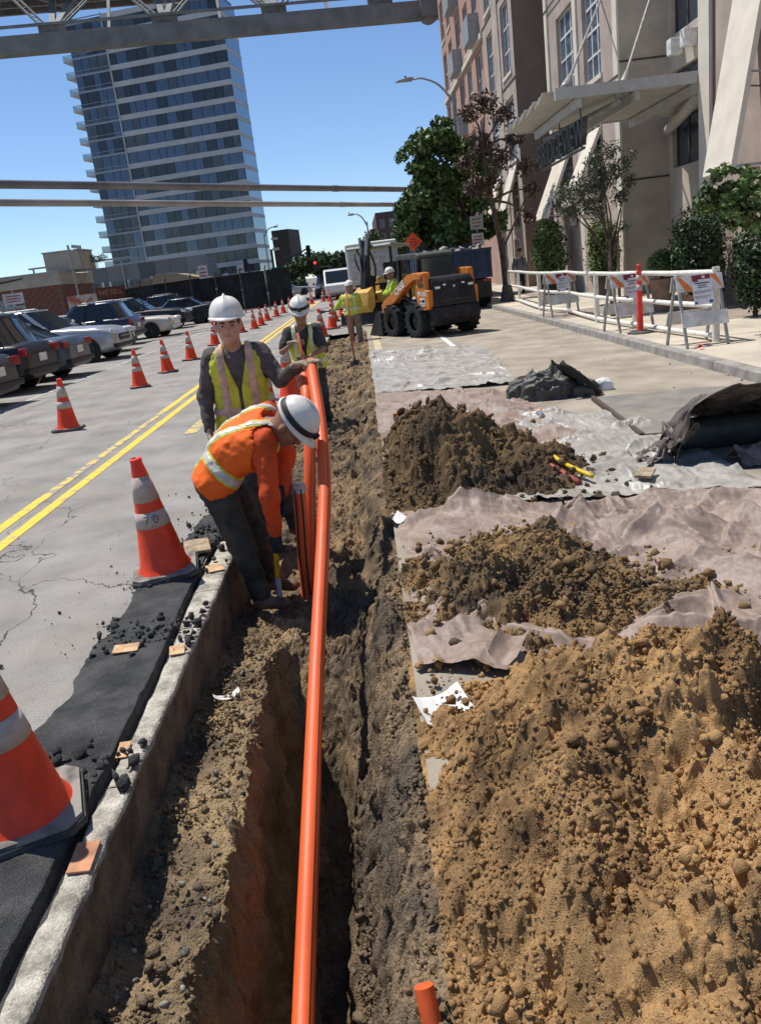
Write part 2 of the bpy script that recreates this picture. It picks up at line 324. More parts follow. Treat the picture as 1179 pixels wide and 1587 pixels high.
# black asphalt strip and lip
X, Y = np.meshgrid(np.linspace(0, 1, 46), np.linspace(0.3, 6.9, 700), indexing='ij')
L_ = -1.56 - 0.30 * (1 - sst(1.5, 3.2, Y)) + 0.16 * (fbm(Y * 2.3, Y * 0 + 2, 5, 11, 0.6) - 0.5) + 0.20 * sst(4.9, 6.9, Y)
R_ = -1.176 - 0.05 * sst(3.2, 4.8, Y) + 0.012 * (fbm(Y * 8, Y * 0 + 4, 4, 12) - 0.5)
XX = L_ + (R_ - L_) * X
Z = 0.006 + 0.010 * sst(0, 0.06, X) * (0.4 + fbm(XX * 6, Y * 6, 4, 13)) + 0.5 * soil(XX, Y, 0.5, 3) * (np.clip(fbm(XX * 3, Y * 1.6, 3, 14) - 0.5, 0, 1) * 3.2) * sst(0, 0.1, X)
Z[-1] = -0.05; XX[-1] = XX[-2] + 0.004
tag(obj_from('asphalt_patch', grid_mesh('asphalt_patch', XX, Y, Z, M_NEWASPH)), kind='structure')
b = MB(); b.bx(-1.30, -1.13, TY0, TY1, -0.5, -0.035); tag(b.build('subbase', M_NEWASPH), kind='structure')
b = MB(); b.bx(0.03, 0.055, TY0, TY1, -0.6, -0.001); b.build('pavement_cut_edge', M_LANE)['kind'] = 'structure'
# right kerb and sidewalk
KX = 4.48
kb = bpy.data.objects.new('sidewalk_kerb', None); link(kb); kb['kind'] = 'structure'
for i in range(20):
    y0 = -2 + i * 3.2; b = MB(); b.prism([(KX, -0.2), (KX + 0.015, 0.015), (KX + 0.03, 0.03), (KX + 0.16, 0.036), (KX + 0.16, -0.2)], y0 + 0.006, y0 + 3.194); b.build('kerb_stone', M_KERB, kb)
sw = bpy.data.objects.new('sidewalk', None); link(sw); sw['kind'] = 'structure'
for i in range(26):
    for j, (xa, xb) in enumerate(((KX + 0.165, 6.4), (6.408, 8.6), (8.61, 11.5))):
        y0 = 4 + i * 2.3; b = MB(); b.bx(xa, xb - 0.004, y0 + 0.005, y0 + 2.293, -0.1, 0.034 + 0.002 * ((i * 7 + j * 3) % 3))
        b.build('paving_slab', M_WALK if (i * 5 + j * 3) % 7 else mat('brown sidewalk slab', (0.30, 0.25, 0.21), 0.9, fine=0.12, fs=100), sw)
# sprayed marks
b = MB()
for a, c in (((4.35, 11.9), (4.75, 12.4)), ((4.80, 11.9), (5.05, 12.7)), ((4.7, 12.5), (5.15, 12.25)), ((4.75, 12.1), (5.2, 12.6))):
    if a[0] > 4.7: b.bar((a[0], a[1], 0.0395), (c[0], c[1], 0.0395), 0.06, 0.002)
b.build('utility_mark', M_SPRAY)['kind'] = 'structure'
# ================================================================ tarps, spoil heaps, conduits, loose things on the ground
def lane_z(x): return -0.0223 * np.clip(np.asarray(x, float) - 0.035, 0, 4.7)
M_SAND = mat('sandy excavated soil', (0.42, 0.255, 0.115), 0.95, col2=(0.115, 0.072, 0.04), vs=1.9, patch=(0.36, 0.59), fine=0.2, fs=110, bump=0.55, bs=260, spec=0.08)
M_MIX = mat('mixed brown soil', (0.34, 0.215, 0.10), 0.95, col2=(0.085, 0.066, 0.05), vs=2.6, patch=(0.36, 0.62), fine=0.2, fs=100, bump=0.55, bs=240, spec=0.08)
M_DARK = mat('damp dark soil', (0.20, 0.135, 0.07), 0.95, col2=(0.07, 0.052, 0.038), vs=1.7, patch=(0.36, 0.64), fine=0.2, fs=100, bump=0.55, bs=220, spec=0.08)
def ridged(x, y, s, o=4):
    r = 0; a = 1; t = 0
    for i in range(o):
        v = 1 - np.abs(2 * vn(x * 2 ** i + 5.7 * i, y * 2 ** i + 1.9 * i, s + i) - 1); r = r + a * v ** 2.5; t += a; a *= 0.55
    return r / t
def crumple(x, y, seed, sc=3.0):
    """sharp creased sheet: sum of warped triangle waves, each confined to patches"""
    r = np.random.RandomState(seed); h = 0
    for i in range(10):
        a = r.uniform(0, PI); wl = r.uniform(0.5, 2.2) / sc * (1.0 if i < 6 else 0.35); ph = r.rand() * 9
        p = (x * math.cos(a) + y * math.sin(a)) / wl + ph + 0.7 * fbm(x * 1.6 + i, y * 1.6, 3, seed + 90 + i)
        tri = 1 - 2 * np.abs(p - np.floor(p) - 0.5); tri = np.clip(tri * 1.5 - 0.5, 0, 1); mk = np.clip(3.2 * (fbm(x * 1.5 + 3 * i, y * 1.5 - i, 2, seed + 120 + i) - 0.42), 0, 1.3)
        h = h + tri * mk * (wl * sc) * (0.55 if i < 6 else 0.9)
    return h
def tarp(name, label, corners, nu, nv, m, amp=0.03, sc=3.0, seed=0, folds=(), jag=0.06, lift=0.010, stretch=(1, 1), cat='tarp', nf=0):
    """corners: quad in plan; wrinkled sheet lying on the lane, with explicit folds (a, b, height, width)"""
    u, v = np.meshgrid(np.linspace(0, 1, nu), np.linspace(0, 1, nv), indexing='ij')
    c = np.array(corners, float)
    uu = u + jag * (fbm(v * 5, v * 0 + seed, 4, seed) - 0.5) * (1 - 2 * u) ** 2 * np.sign(0.5 - u); vv_ = v + jag * (fbm(u * 5, u * 0 + seed + 9, 4, seed + 1) - 0.5) * (1 - 2 * v) ** 2
    X = (1 - uu) * (1 - vv_) * c[0, 0] + uu * (1 - vv_) * c[1, 0] + uu * vv_ * c[2, 0] + (1 - uu) * vv_ * c[3, 0]
    Y = (1 - uu) * (1 - vv_) * c[0, 1] + uu * (1 - vv_) * c[1, 1] + uu * vv_ * c[2, 1] + (1 - uu) * vv_ * c[3, 1]
    wx = X * stretch[0] + 0.25 * fbm(X * 2, Y * 2, 3, seed + 20); wy = Y * stretch[1] + 0.25 * fbm(X * 2, Y * 2, 3, seed + 30)
    Z = lift + amp * (0.75 * crumple(wx, wy, seed, sc) + 0.22 * crumple(wx, wy, seed + 300, sc * 2.2))
    rf = np.random.RandomState(seed + 500); bx0, bx1, by0, by1 = X.min(), X.max(), Y.min(), Y.max(); ex_ = []
    for _ in range(nf):
        px, py = rf.uniform(bx0, bx1), rf.uniform(by0, by1); an = rf.choice((0.25, 1.2, 2.2)) + 0.5 * rf.randn(); ln = rf.uniform(0.15, 0.6); ex_.append(((px, py), (px + ln * math.cos(an), py + ln * math.sin(an)), rf.uniform(0.02, 0.065), rf.uniform(0.02, 0.05)))
    folds = list(folds) + ex_
    Z = Z + 0.007 * ridged(X * 9 + 0.6 * fbm(X * 5, Y * 5, 2, seed), Y * 9, seed + 50, 3) * np.clip(2.4 * fbm(X * 2, Y * 2, 2, seed + 55) - 0.5, 0.1, 1.4) + 0.006 * ridged(X * 26, Y * 22, seed + 57, 2)
    for a, b_, h, wd in folds:
        d, t = seg_d(X + 0.06 * (fbm(X * 5, Y * 5, 3, seed + 60) - 0.5), Y + 0.06 * (fbm(X * 5, Y * 5, 3, seed + 61) - 0.5), a, b_)
        sg_ = (X - a[0]) * (b_[1] - a[1]) - (Y - a[1]) * (b_[0] - a[0]); wd2 = np.where(sg_ > 0, 2.4 * wd, 0.75 * wd)
        Z = Z + h * np.clip(1 - d / wd2, 0, 1) ** 1.2 * (0.7 + 0.6 * fbm(X * 6, Y * 6, 2, seed + 70)) * np.clip(3 * np.minimum(t, 1 - t) + 0.35, 0, 1)
    Z = Z + lane_z(X)
    o = obj_from(name, grid_mesh(name, X, Y, Z, m)); return tag(o, label, cat)
M_MAUVE = mat('mauve brown tarp', (0.31, 0.232, 0.190), 0.58, var=0.10, vs=5, fine=0.08, fs=40, bump=0.12, bs=45, spec=0.5, col2=(0.215, 0.155, 0.12), patch=(0.35, 0.6))
M_SILV = mat('silver grey plastic sheet', (0.38, 0.36, 0.325), 0.42, var=0.2, vs=4, col2=(0.25, 0.225, 0.19), patch=(0.35, 0.55), bump=0.25, bs=30, spec=0.6)
M_BLKT = mat('black tarp', (0.04, 0.038, 0.033), 0.55, var=0.3, vs=7, bump=0.3, bs=25, spec=0.6, col2=(0.08, 0.075, 0.062))
M_BRNT = mat('dark brown tarp', (0.13, 0.105, 0.09), 0.45, var=0.25, vs=6, bump=0.25, bs=30, spec=0.5)
tarp('plastic_sheet', 'wrinkled silver plastic sheet lying on the lane behind the dark soil heap', [(0.02, 11.7), (2.0, 11.2), (2.3, 16.5), (0.03, 18.2)], 150, 300, M_SILV, 0.035, 3.6, 3, nf=40, jag=0.05, stretch=(1, 0.6))
tarp('plastic_sheet', 'wrinkled silver plastic sheet with yellow tool, right of the dark soil heap', [(0.9, 5.7), (2.62, 5.35), (2.65, 8.3), (1.3, 9.4)], 150, 180, M_SILV, 0.035, 3.6, 13, nf=34, jag=0.10, folds=[((2.0, 6.6), (2.45, 6.9), 0.10, 0.09)])
tarp('brown_tarp', 'mauve tarp strip between the dark heap and the far silver sheet', [(0.03, 7.0), (1.9, 7.4), (1.75, 10.9), (0.03, 11.6)], 150, 200, M_MAUVE, 0.03, 3.4, 23, nf=34, jag=0.06, folds=[((1.0, 9.6), (1.7, 9.3), 0.07, 0.08), ((0.5, 10.6), (1.4, 10.3), 0.05, 0.08)])
tarp('brown_tarp', 'wide crumpled mauve tarp under the middle and near soil heaps', [(0.06, 3.2), (2.3, 2.6), (3.0, 5.0), (0.10, 5.55)], 330, 330, M_MAUVE, 0.032, 3.0, 33, nf=70, jag=0.05,
     folds=[((0.38, 5.36), (0.62, 5.5), 0.12, 0.08), ((0.55, 5.46), (0.98, 5.52), 0.20, 0.10), ((1.2, 4.75), (2.0, 4.5), 0.13, 0.10), ((2.1, 4.9), (2.35, 4.1), 0.13, 0.08), ((0.95, 4.95), (1.5, 5.15), 0.10, 0.07), ((0.14, 3.5), (0.55, 3.72), 0.055, 0.05), ((0.2, 3.85), (0.5, 3.6), 0.04, 0.05), ((0.9, 3.2), (1.9, 2.95), 0.14, 0.055), ((1.5, 5.25), (2.4, 5.05), 0.08, 0.09), ((1.6, 4.0), (2.2, 3.6), 0.08, 0.10), ((0.6, 4.75), (1.1, 4.62), 0.10, 0.06)])
def crumb_mesh(name, P, S, m, seed):
    r = np.random.RandomState(seed); n = len(P); bv = np.array([(1, 0, 0), (-1, 0, 0), (0, 1, 0), (0, -1, 0), (0, 0, 1), (0, 0, -1)], float); bf = np.array([(0, 2, 4), (2, 1, 4), (1, 3, 4), (3, 0, 4), (2, 0, 5), (1, 2, 5), (3, 1, 5), (0, 3, 5)])
    Q, _ = np.linalg.qr(r.randn(n, 3, 3)); V = np.einsum('nij,nkj->nki', Q, bv[None] * (1 + 0.45 * r.uniform(-1, 1, (n, 6, 1)))) * S[:, None, None] + P[:, None, :]
    return np_mesh(name, V.reshape(-1, 3), (bf[None] + (np.arange(n) * 6)[:, None, None]).reshape(-1, 3), m, smooth=False)
def crumbs(X, Y, Z, ok, n, m, seed, parent, lo=0.0022, hi=0.0125):
    """loose crumbs lying on a height field"""
    r = np.random.RandomState(seed); i = r.randint(0, X.shape[0] - 1, n * 3); j = r.randint(0, X.shape[1] - 1, n * 3); f, g_ = r.rand(n * 3), r.rand(n * 3)
    bl = lambda A: (A[i, j] * (1 - f) + A[i + 1, j] * f) * (1 - g_) + (A[i, j + 1] * (1 - f) + A[i + 1, j + 1] * f) * g_
    x, y, z = bl(X), bl(Y), bl(Z); dn = np.clip(2.2 * fbm(x * 5, y * 5, 3, seed) - 0.55, 0.12, 1); k = ok[i, j] & (r.rand(n * 3) < dn); k = np.where(k)[0][:n]
    s = lo + (hi - lo) * r.rand(len(k)) ** 4.5; o = obj_from('crumbs', crumb_mesh('crumbs', np.stack([x[k], y[k], z[k] + 0.35 * s], 1), s, m, seed), parent); o['kind'] = 'stuff'; return o
def heap(name, label, x0, x1, y0, y1, nx, ny, H, m, seed, amp=1.0, nc=0):
    X, Y = np.meshgrid(np.linspace(x0, x1, nx), np.linspace(y0, y1, ny), indexing='ij')
    h = H(X, Y); s_ = np.clip(h / 0.10 + 0.5, 0, 1)
    Z = h + soil(X, Y, amp, seed) * s_ + (0.30 * (fbm(X * 3.1, Y * 3.1, 4, seed + 5, 0.55) - 0.5) + 0.10 * (ridged(X * 4.5, Y * 4.5, seed + 15, 3) - 0.4)) * np.clip(h / 0.15, 0, 1) + lane_z(X)
    Xd = X + 0.025 * (fbm(X * 16, Y * 16, 3, seed + 81) - 0.5); Yd = Y + 0.03 * (fbm(X * 16, Y * 16, 3, seed + 82) - 0.5)
    o = obj_from(name, grid_mesh(name, Xd, Yd, Z, m, mask=h > -0.045)); crumbs(Xd, Yd, Z, h > -0.005, nc, m, seed, o); return tag(o, label, 'soil heap')
def edge(x, y, s, a=0.16): return a * (fbm(x * 3.2, y * 3.2, 5, s, 0.6) - 0.5)
def H3(x, y):
    yy = y + edge(x, y, 101, 0.3); b_ = 0.42 * (1 - sst(2.25, 3.25 - 0.15 * x, yy)) * sst(-0.15, 0.50, x - 0.03 + edge(x, y, 102, 0.2)) 
    b_ = b_ * (1 - 0.45 * sst(0.85, 1.5, x)) + 0.10 * np.exp(-((x - 0.72) / 0.3) ** 2 - ((y - 2.3) / 0.35) ** 2) - 0.16 * np.exp(-((x - 0.62) / 0.16) ** 2 - ((y - 1.75) / 0.2) ** 2)
    return b_ - 0.035
def H2(x, y):
    r = np.hypot((x - 0.66) / 0.74, (y - 4.0) / 0.84) + edge(x, y, 103, 0.75); h = 0.32 * (1 - sst(0.0, 1.05, r))
    r2 = np.hypot((x - 1.05) / 0.62, (y - 3.75) / 0.46) + edge(x, y, 104, 0.8); return np.maximum(h, 0.15 * (1 - sst(0.2, 1.05, r2))) - 0.03
def H1(x, y):
    r = np.hypot((x - 0.48) / 0.98, (y - 6.95) / 1.65) + edge(x, y, 105, 0.6); h = 0.55 * (1 - sst(-0.05, 1.05, r)) * sst(-0.12, 0.32, x + 0.02)
    r2 = np.hypot((x - 1.1) / 0.8, (y - 6.4) / 0.9) + edge(x, y, 106, 0.5); return np.maximum(h, 0.20 * (1 - sst(0.1, 1.0, r2))) - 0.03
heap('soil_heap', 'large sandy orange brown soil heap filling the near right corner', 0.01, 2.5, 0.7, 3.4, 440, 480, H3, M_SAND, 200, 1.15, 64000)
heap('soil_heap', 'low brown soil heap in the middle, lying on the crumpled mauve tarp', 0.03, 1.9, 3.2, 4.95, 330, 300, H2, M_MIX, 300, 1.15, 26000)
heap('soil_heap', 'dark damp soil heap nearest the silver sheet, beside the trench', 0.0, 1.9, 5.4, 8.5, 240, 380, H1, M_DARK, 400, 1.2, 14000)
# loose clods and pebbles: stuff
def stones(name, label, pts, sizes, m, seed, kind='stuff'):
    rs = np.random.RandomState(seed)
    ico = bmesh.new(); bmesh.ops.create_icosphere(ico, subdivisions=1, radius=1); bv = np.array([v.co[:] for v in ico.verts]); bf = np.array([[v.index for v in f.verts] for f in ico.faces]); ico.free()
    n = len(pts); q = rs.randn(n, 3, 3); Q, _ = np.linalg.qr(q); S = rs.uniform(0.45, 1.2, (n, 1, 3)); J = 1 + 0.42 * rs.uniform(-1, 1, (n, len(bv), 1))
    V = np.einsum('nij,nkj->nki', Q, bv[None] * S * J) * np.asarray(sizes)[:, None, None] + np.asarray(pts)[:, None, :]
    F = bf[None] + (np.arange(n) * len(bv))[:, None, None]
    o = obj_from(name, np_mesh(name, V.reshape(-1, 3), F.reshape(-1, 3), m, smooth=False)); return tag(o, label, 'soil clods', kind=kind)
rs = np.random.RandomState(4)
def scat(H, n, x0, x1, y0, y1, lo, hi, lift=0.3):
    x = rs.uniform(x0, x1, n * 3); y = rs.uniform(y0, y1, n * 3); h = H(x, y); k = np.where(h > -0.02)[0][:n]
    s_ = lo + (hi - lo) * rs.rand(len(k)) ** 6
    z = np.maximum(h[k], 0) + lane_z(x[k]) + s_ * lift + 0.010; return np.stack([x[k], y[k], z], 1), s_
p, z_ = scat(lambda x, y: H3(x, y) + 0.03, 2600, 0.05, 2.2, 1.0, 3.4, 0.005, 0.026, 0.7); stones('soil_clods', 'sandy clods and crumbs strewn over the large near heap', p, z_, M_SAND, 1)
p, z_ = scat(lambda x, y: H2(x, y) + 0.03, 1600, 0.08, 1.9, 3.2, 4.9, 0.004, 0.035, 0.6); stones('soil_clods', 'brown clods strewn over the middle heap', p, z_, M_MIX, 2)
p, z_ = scat(lambda x, y: H1(x, y) + 0.03, 1600, 0.03, 1.9, 5.5, 8.4, 0.005, 0.04, 0.6); stones('soil_clods', 'dark clods strewn over the far heap', p, z_, M_DARK, 3)
n = 1500; x = np.concatenate([rs.uniform(0.2, 2.3, 500), 0.9 + 0.5 * rs.randn(1000)]); y = np.concatenate([rs.uniform(3.2, 5.3, 500), 4.1 + 0.55 * rs.randn(1000)]); k = (x > 0.12) & (y < 5.3) & (y > 3.2); x, y = x[k], y[k]; n = len(x); s_ = 0.003 + 0.015 * rs.rand(n) ** 4
stones('soil_clods', 'soil crumbs scattered over the mauve tarp', np.stack([x, y, lane_z(x) + 0.035 + 0 * x], 1), s_, M_MIX, 4)
n = 2600; x = rs.uniform(-1.03, 0.0, n); y = 1.2 + 9 * rs.rand(n) ** 1.5; s_ = 0.004 + 0.024 * rs.rand(n) ** 7; z = trench_z(x, y) + 0.02 + 0.3 * s_
k = (z > -0.75); stones('soil_clods', 'clods and pebbles lying in the trench', np.stack([x, y, z], 1)[k], s_[k], M_TRENCH, 5)
n = 900; x = rs.uniform(-1.04, -0.03, n); y = rs.uniform(9, 24, n); s_ = 0.01 + 0.05 * rs.rand(n) ** 3; z = trench_z(x, y) + 0.03
stones('soil_clods', 'clods lying in the far part of the trench', np.stack([x, y, z], 1), s_, M_TRENCH, 6)
n = 120; x = rs.uniform(-1.0, -0.72, n); y = rs.uniform(1.4, 4.2, n); s_ = 0.003 + 0.016 * rs.rand(n) ** 3; z = trench_z(x, y) + 0.022
stones('gravel', 'pale gravel on the trench ledge', np.stack([x, y, z], 1), s_, mat('pale gravel', (0.27, 0.245, 0.205), 0.9, var=0.3, vs=20), 7)
n = 190; x = rs.uniform(-2.1, -1.2, n); y = 1.6 + 6 * rs.rand(n); s_ = 0.003 + 0.010 * rs.rand(n) ** 4
stones('asphalt_crumbs', 'black asphalt crumbs scattered beside the kerb', np.stack([x, y, 0.006 + 0.5 * s_], 1), s_, M_NEWASPH, 8)
n = 160; x = rs.uniform(2.0, 4.55, n); y = rs.uniform(6.5, 22, n); s_ = 0.005 + 0.015 * rs.rand(n) ** 3
x[:90] = 4.5 - 0.25 * rs.rand(90) ** 2
stones('road_litter', 'pale crumbs and leaf litter along the gutter', np.stack([x, y, lane_z(x) + 0.3 * s_], 1), s_, mat('pale litter', (0.5, 0.42, 0.32), 0.9, var=0.3, vs=15), 9)
n = 420; x = -1.30 + 0.16 * rs.randn(n); y = np.concatenate([4.0 + 0.12 * rs.randn(140), 5.6 + 0.35 * rs.randn(200), 2.75 + 0.1 * rs.randn(80)]); s_ = 0.006 + 0.025 * rs.rand(n) ** 2.5
x = np.minimum(x, -1.07)
stones('asphalt_crumbs', 'piled lumps of broken black asphalt at the kerb', np.stack([x, y, 0.014 + 0.4 * s_], 1), s_, M_NEWASPH, 10)
def trench_crumbs(y0, y1, x0, x1, n, m, seed, label):
    X, Y = np.meshgrid(np.linspace(x0, x1, 120), np.linspace(y0, y1, 400), indexing='ij'); Z = trench_z(X, Y) + 0.75 * soil(X, Y, 1.5, 5) - 0.004
    o = crumbs(X, Y, Z, Z > -0.8, n, m, seed, None, 0.003, 0.015); o.name = 'trench_crumbs'; tag(o, label, 'soil crumbs')
trench_crumbs(1.3, 5.0, -1.02, -0.72, 9000, M_LEDGE, 601, 'fine crumbs on the trench ledge'); trench_crumbs(1.3, 5.0, -0.30, 0.02, 9000, M_TRENCH, 602, 'fine crumbs on the right trench wall'); trench_crumbs(4.6, 11, -1.0, 0.0, 12000, M_TRENCH, 603, 'fine crumbs on the backfilled trench')
# conduits ----------------------------------------------------------
M_PIPE = mat('orange plastic conduit', (0.76, 0.115, 0.028), 0.5, var=0.12, vs=5, col2=(0.60, 0.10, 0.03), patch=(0.25, 0.5), spec=0.5, fine=0.05, fs=60)
M_PIPED = mat('black print line', (0.05, 0.02, 0.015), 0.5)
def smooth_path(P, n):
    P = np.array(P, float); P = np.vstack([2 * P[0] - P[1], P, 2 * P[-1] - P[-2]]); out = []
    for i in range(1, len(P) - 2):
        for t in np.linspace(0, 1, n, endpoint=False):
            p0, p1, p2, p3 = P[i - 1:i + 3]; out.append(0.5 * ((2 * p1) + (-p0 + p2) * t + (2 * p0 - 5 * p1 + 4 * p2 - p3) * t * t + (-p0 + 3 * p1 - 3 * p2 + p3) * t ** 3))
    out.append(P[-2]); return out
def conduit(name, label, P, r, stripe, hollow=True):
    t = thing(name, label, 'conduit', tuple(P[0])); c = np.array(P[0]); pts = [p - c for p in smooth_path(P, 8)]
    MB().tube(pts, r, 28).build('pipe', M_PIPE, t, smooth='auto')
    ps = []
    for i, p in enumerate(pts):
        T = pts[min(i + 1, len(pts) - 1)] - pts[max(i - 1, 0)]; T = T / np.linalg.norm(T); s_ = np.cross(T, [0, 0, 1.0]); s_ = s_ / np.linalg.norm(s_); u = np.cross(s_, T)
        a = stripe; ps.append(p + (r - 0.0015) * (math.cos(a) * u + math.sin(a) * s_))
    MB().tube(ps, 0.0035, 6).build('print_line', M_PIPED, t)
    return t
conduit('orange_conduit', 'long orange conduit rising out of the deep trench to the worker in yellow vest',
        [(-0.49, 0.4, -1.0), (-0.50, 1.5, -0.90), (-0.50, 2.25, -0.74), (-0.476, 2.85, -0.492), (-0.454, 3.72, -0.217), (-0.393, 4.45, 0.211), (-0.357, 4.82, 0.495), (-0.359, 5.22, 0.780), (-0.398, 5.72, 1.045), (-0.415, 5.95, 1.115)], 0.040, 0.75)
conduit('orange_conduit', 'second orange conduit arching just behind the long one',
        [(-0.58, 5.20, -0.50), (-0.56, 5.24, -0.25), (-0.515, 5.35, 0.22), (-0.475, 5.5, 0.58), (-0.465, 5.75, 0.90), (-0.475, 5.98, 1.02)], 0.041, 1.2)
t = thing('capped_conduit', 'short orange conduit stub with black stripes and a taped grey end', 'conduit', (-0.605, 5.18, -0.45))
a = np.array((-0.605, 5.18, -0.45)); P = [np.array(p) - a for p in ((-0.605, 5.18, -0.45), (-0.59, 5.17, -0.1), (-0.565, 5.17, 0.22), (-0.556, 5.18, 0.40))]
pts = smooth_path(P, 6); MB().tube(pts, 0.043, 20).build('pipe', M_PIPE, t, smooth='auto')
for dx, dy in ((0.018, -0.039), (-0.022, -0.037)): MB().tube([p + np.array((dx, dy, 0)) for p in pts], 0.006, 6).build('print_line', M_PIPED, t)
MB().tube([P[-1] + np.array((0, 0, -0.03)), P[-1] + np.array((0.001, 0, 0.022)), P[-1] + np.array((0.001, 0, 0.028))], [0.047, 0.047, 0.03], 18).build('taped_end', mat('duct tape', (0.45, 0.45, 0.46), 0.3, metal=0.5, bump=0.4, bs=60), t, smooth='auto')
t = thing('conduit_stub', 'short orange conduit end poking out of the soil at the bottom edge', 'conduit', (-0.02, 1.42, -0.30))
P = [np.array(p) - np.array((-0.02, 1.42, -0.30)) for p in ((-0.00, 1.36, -0.30), (-0.035, 1.50, -0.06), (-0.05, 1.56, 0.05))]
MB().tube(smooth_path(P, 5), 0.024, 18).build('pipe', M_PIPE, t, smooth='auto')
# black bundle and open bag ------------------------------------------
def lump(name, m, cx, cy, rx, ry, h, seed, n=90, parent=None, amp=0.4):
    u, v = np.meshgrid(np.linspace(0, 1, n), np.linspace(0, 2 * PI, n * 2), indexing='ij')
    e = 1 + 0.25 * (fbm(np.cos(v) * 2 + 5, np.sin(v) * 2, 3, seed) - 0.5) * 2
    r = np.sin(u * PI / 2) ** 0.8 * e; X = rx * r * np.cos(v); Y = ry * r * np.sin(v)
    Z = h * np.cos(u * PI / 2) ** 0.55 * (1 + amp * (ridged(X * 4 + 3, Y * 4, seed + 3) - 0.5) + 0.6 * (fbm(X * 3 + 9, Y * 3, 3, seed + 6) - 0.5))
    k_ = crumple(X * 1.2 + Z, Y * 1.2 + Z * 0.7, seed + 20, 4.0); Z = Z + 0.12 * h * (k_ - 0.5) * np.cos(u * PI / 2) ** 0.4; X = X * (1 + 0.10 * (k_ - 0.5)); Y = Y * (1 + 0.10 * (k_ - 0.5)); Z[-1] = -0.02
    return obj_from(name, grid_mesh(name, X + cx, Y + cy, Z, m), parent)
t = thing('tarp_bundle', 'black plastic tarp bundle heaped on the lane before the barricades', 'tarp bundle', (2.12, 10.0, float(lane_z(2.12))))
lump('bundle', M_BLKT, -0.02, 0.05, 0.42, 0.36, 0.33, 5, parent=t); lump('bundle_fold', M_BLKT, 0.36, 0.0, 0.24, 0.26, 0.20, 6, parent=t)
t2 = thing('work_jacket', 'olive work jacket thrown over the right side of the black bundle', 'jacket', (2.45, 9.9, float(lane_z(2.45))))
u, v = np.meshgrid(np.linspace(0, 1, 60), np.linspace(0, 1, 40), indexing='ij')
X = -0.20 + 0.46 * u + 0.05 * np.sin(v * 5); Y = -0.16 + 0.32 * v; Z = 0.42 - 0.40 * u ** 0.8 + 0.06 * (ridged(u * 4, v * 4, 44) - 0.4) + 0.03 * np.sin(v * 9)
obj_from('cloth', grid_mesh('cloth', X, Y, Z, mat('olive cloth', (0.105, 0.09, 0.06), 0.9, var=0.3, vs=8, bump=0.4, bs=90)), t2)
MB().tube([(-0.21, -0.15, 0.43), (-0.1, -0.16, 0.36), (0.06, -0.17, 0.22), (0.25, -0.16, 0.03)], [0.03, 0.035, 0.035, 0.025], 10).build('sleeve', mat('dark cloth', (0.03, 0.028, 0.024), 0.9), t2, smooth=True)
t = thing('crumpled_paper', 'crumpled white paper by the jacket on the lane', 'paper', (2.83, 10.15, float(lane_z(2.8))))
lump('sheet', mat('white paper', (0.75, 0.74, 0.72), 0.8), 0, 0, 0.12, 0.10, 0.13, 15, n=24, parent=t)
t = thing('open_tarp', 'dark brown tarp standing open like a bag at the right edge', 'tarp', (2.85, 6.4, float(lane_z(2.85))))
u, v = np.meshgrid(np.linspace(0, 1, 120), np.linspace(0, 1, 70), indexing='ij')
cr = crumple(u * 2.2, v * 1.6, 61, 3.0)
ang = PI * (1.02 - 1.04 * u); wx_ = 0.46 + 0.10 * (1 - v) ** 2; hh = (0.50 + 0.05 * np.sin(u * 7)) * (1 - 0.55 * v ** 2) * (1 + 0.12 * (1 - v))
X = wx_ * np.sign(np.cos(ang)) * np.abs(np.cos(ang)) ** 0.55 + 0.05 * (cr - 0.6); Y = -0.25 + 0.75 * v - 0.10 * np.sin(u * PI) * (1 - v) + 0.05 * (fbm(u * 6, v * 3, 3, 64) - 0.5); Z = np.maximum(hh * np.abs(np.sin(ang)) ** 0.6 + 0.05 * (cr - 0.6) * np.sin(ang), -0.01)
o = obj_from('hood', grid_mesh('hood', X, Y, Z, M_BRNT), t); sd = o.modifiers.new('s', 'SOLIDIFY'); sd.thickness = 0.006
X = -0.42 - 0.48 * u + 0.06 * np.sin(v * 4); Y = -0.30 + 0.40 * v + 0.05 * cr; Z = np.maximum(0.30 * (1 - u) ** 1.3 * (1 - 0.5 * v) + 0.07 * (crumple(u * 1.6, v * 1.2, 65, 3.4) - 0.3) * (1 - u * 0.7), 0.0) + 0.012
o = obj_from('side_flap', grid_mesh('side_flap', X, Y, Z, M_BRNT), t); o.modifiers.new('s', 'SOLIDIFY').thickness = 0.006
X = -0.15 + 0.85 * u; Y = -0.48 + 0.34 * v; Z = 0.015 + 0.14 * np.sin(np.clip(v, 0, 1) * PI) ** 1.5 * (0.4 + 0.7 * fbm(u * 4, v * 0, 2, 66)) + 0.03 * crumple(u * 1.8, v, 67, 3.2)
o = obj_from('front_flap', grid_mesh('front_flap', X, Y, Z, mat('brown tarp', (0.20, 0.155, 0.13), 0.5, var=0.2, vs=6)), t)
MB().bx(-0.44, 0.44, 0.2, 0.5, 0.0, 0.25).build('stuffing', M_BLKT, t, bevel=0.08)
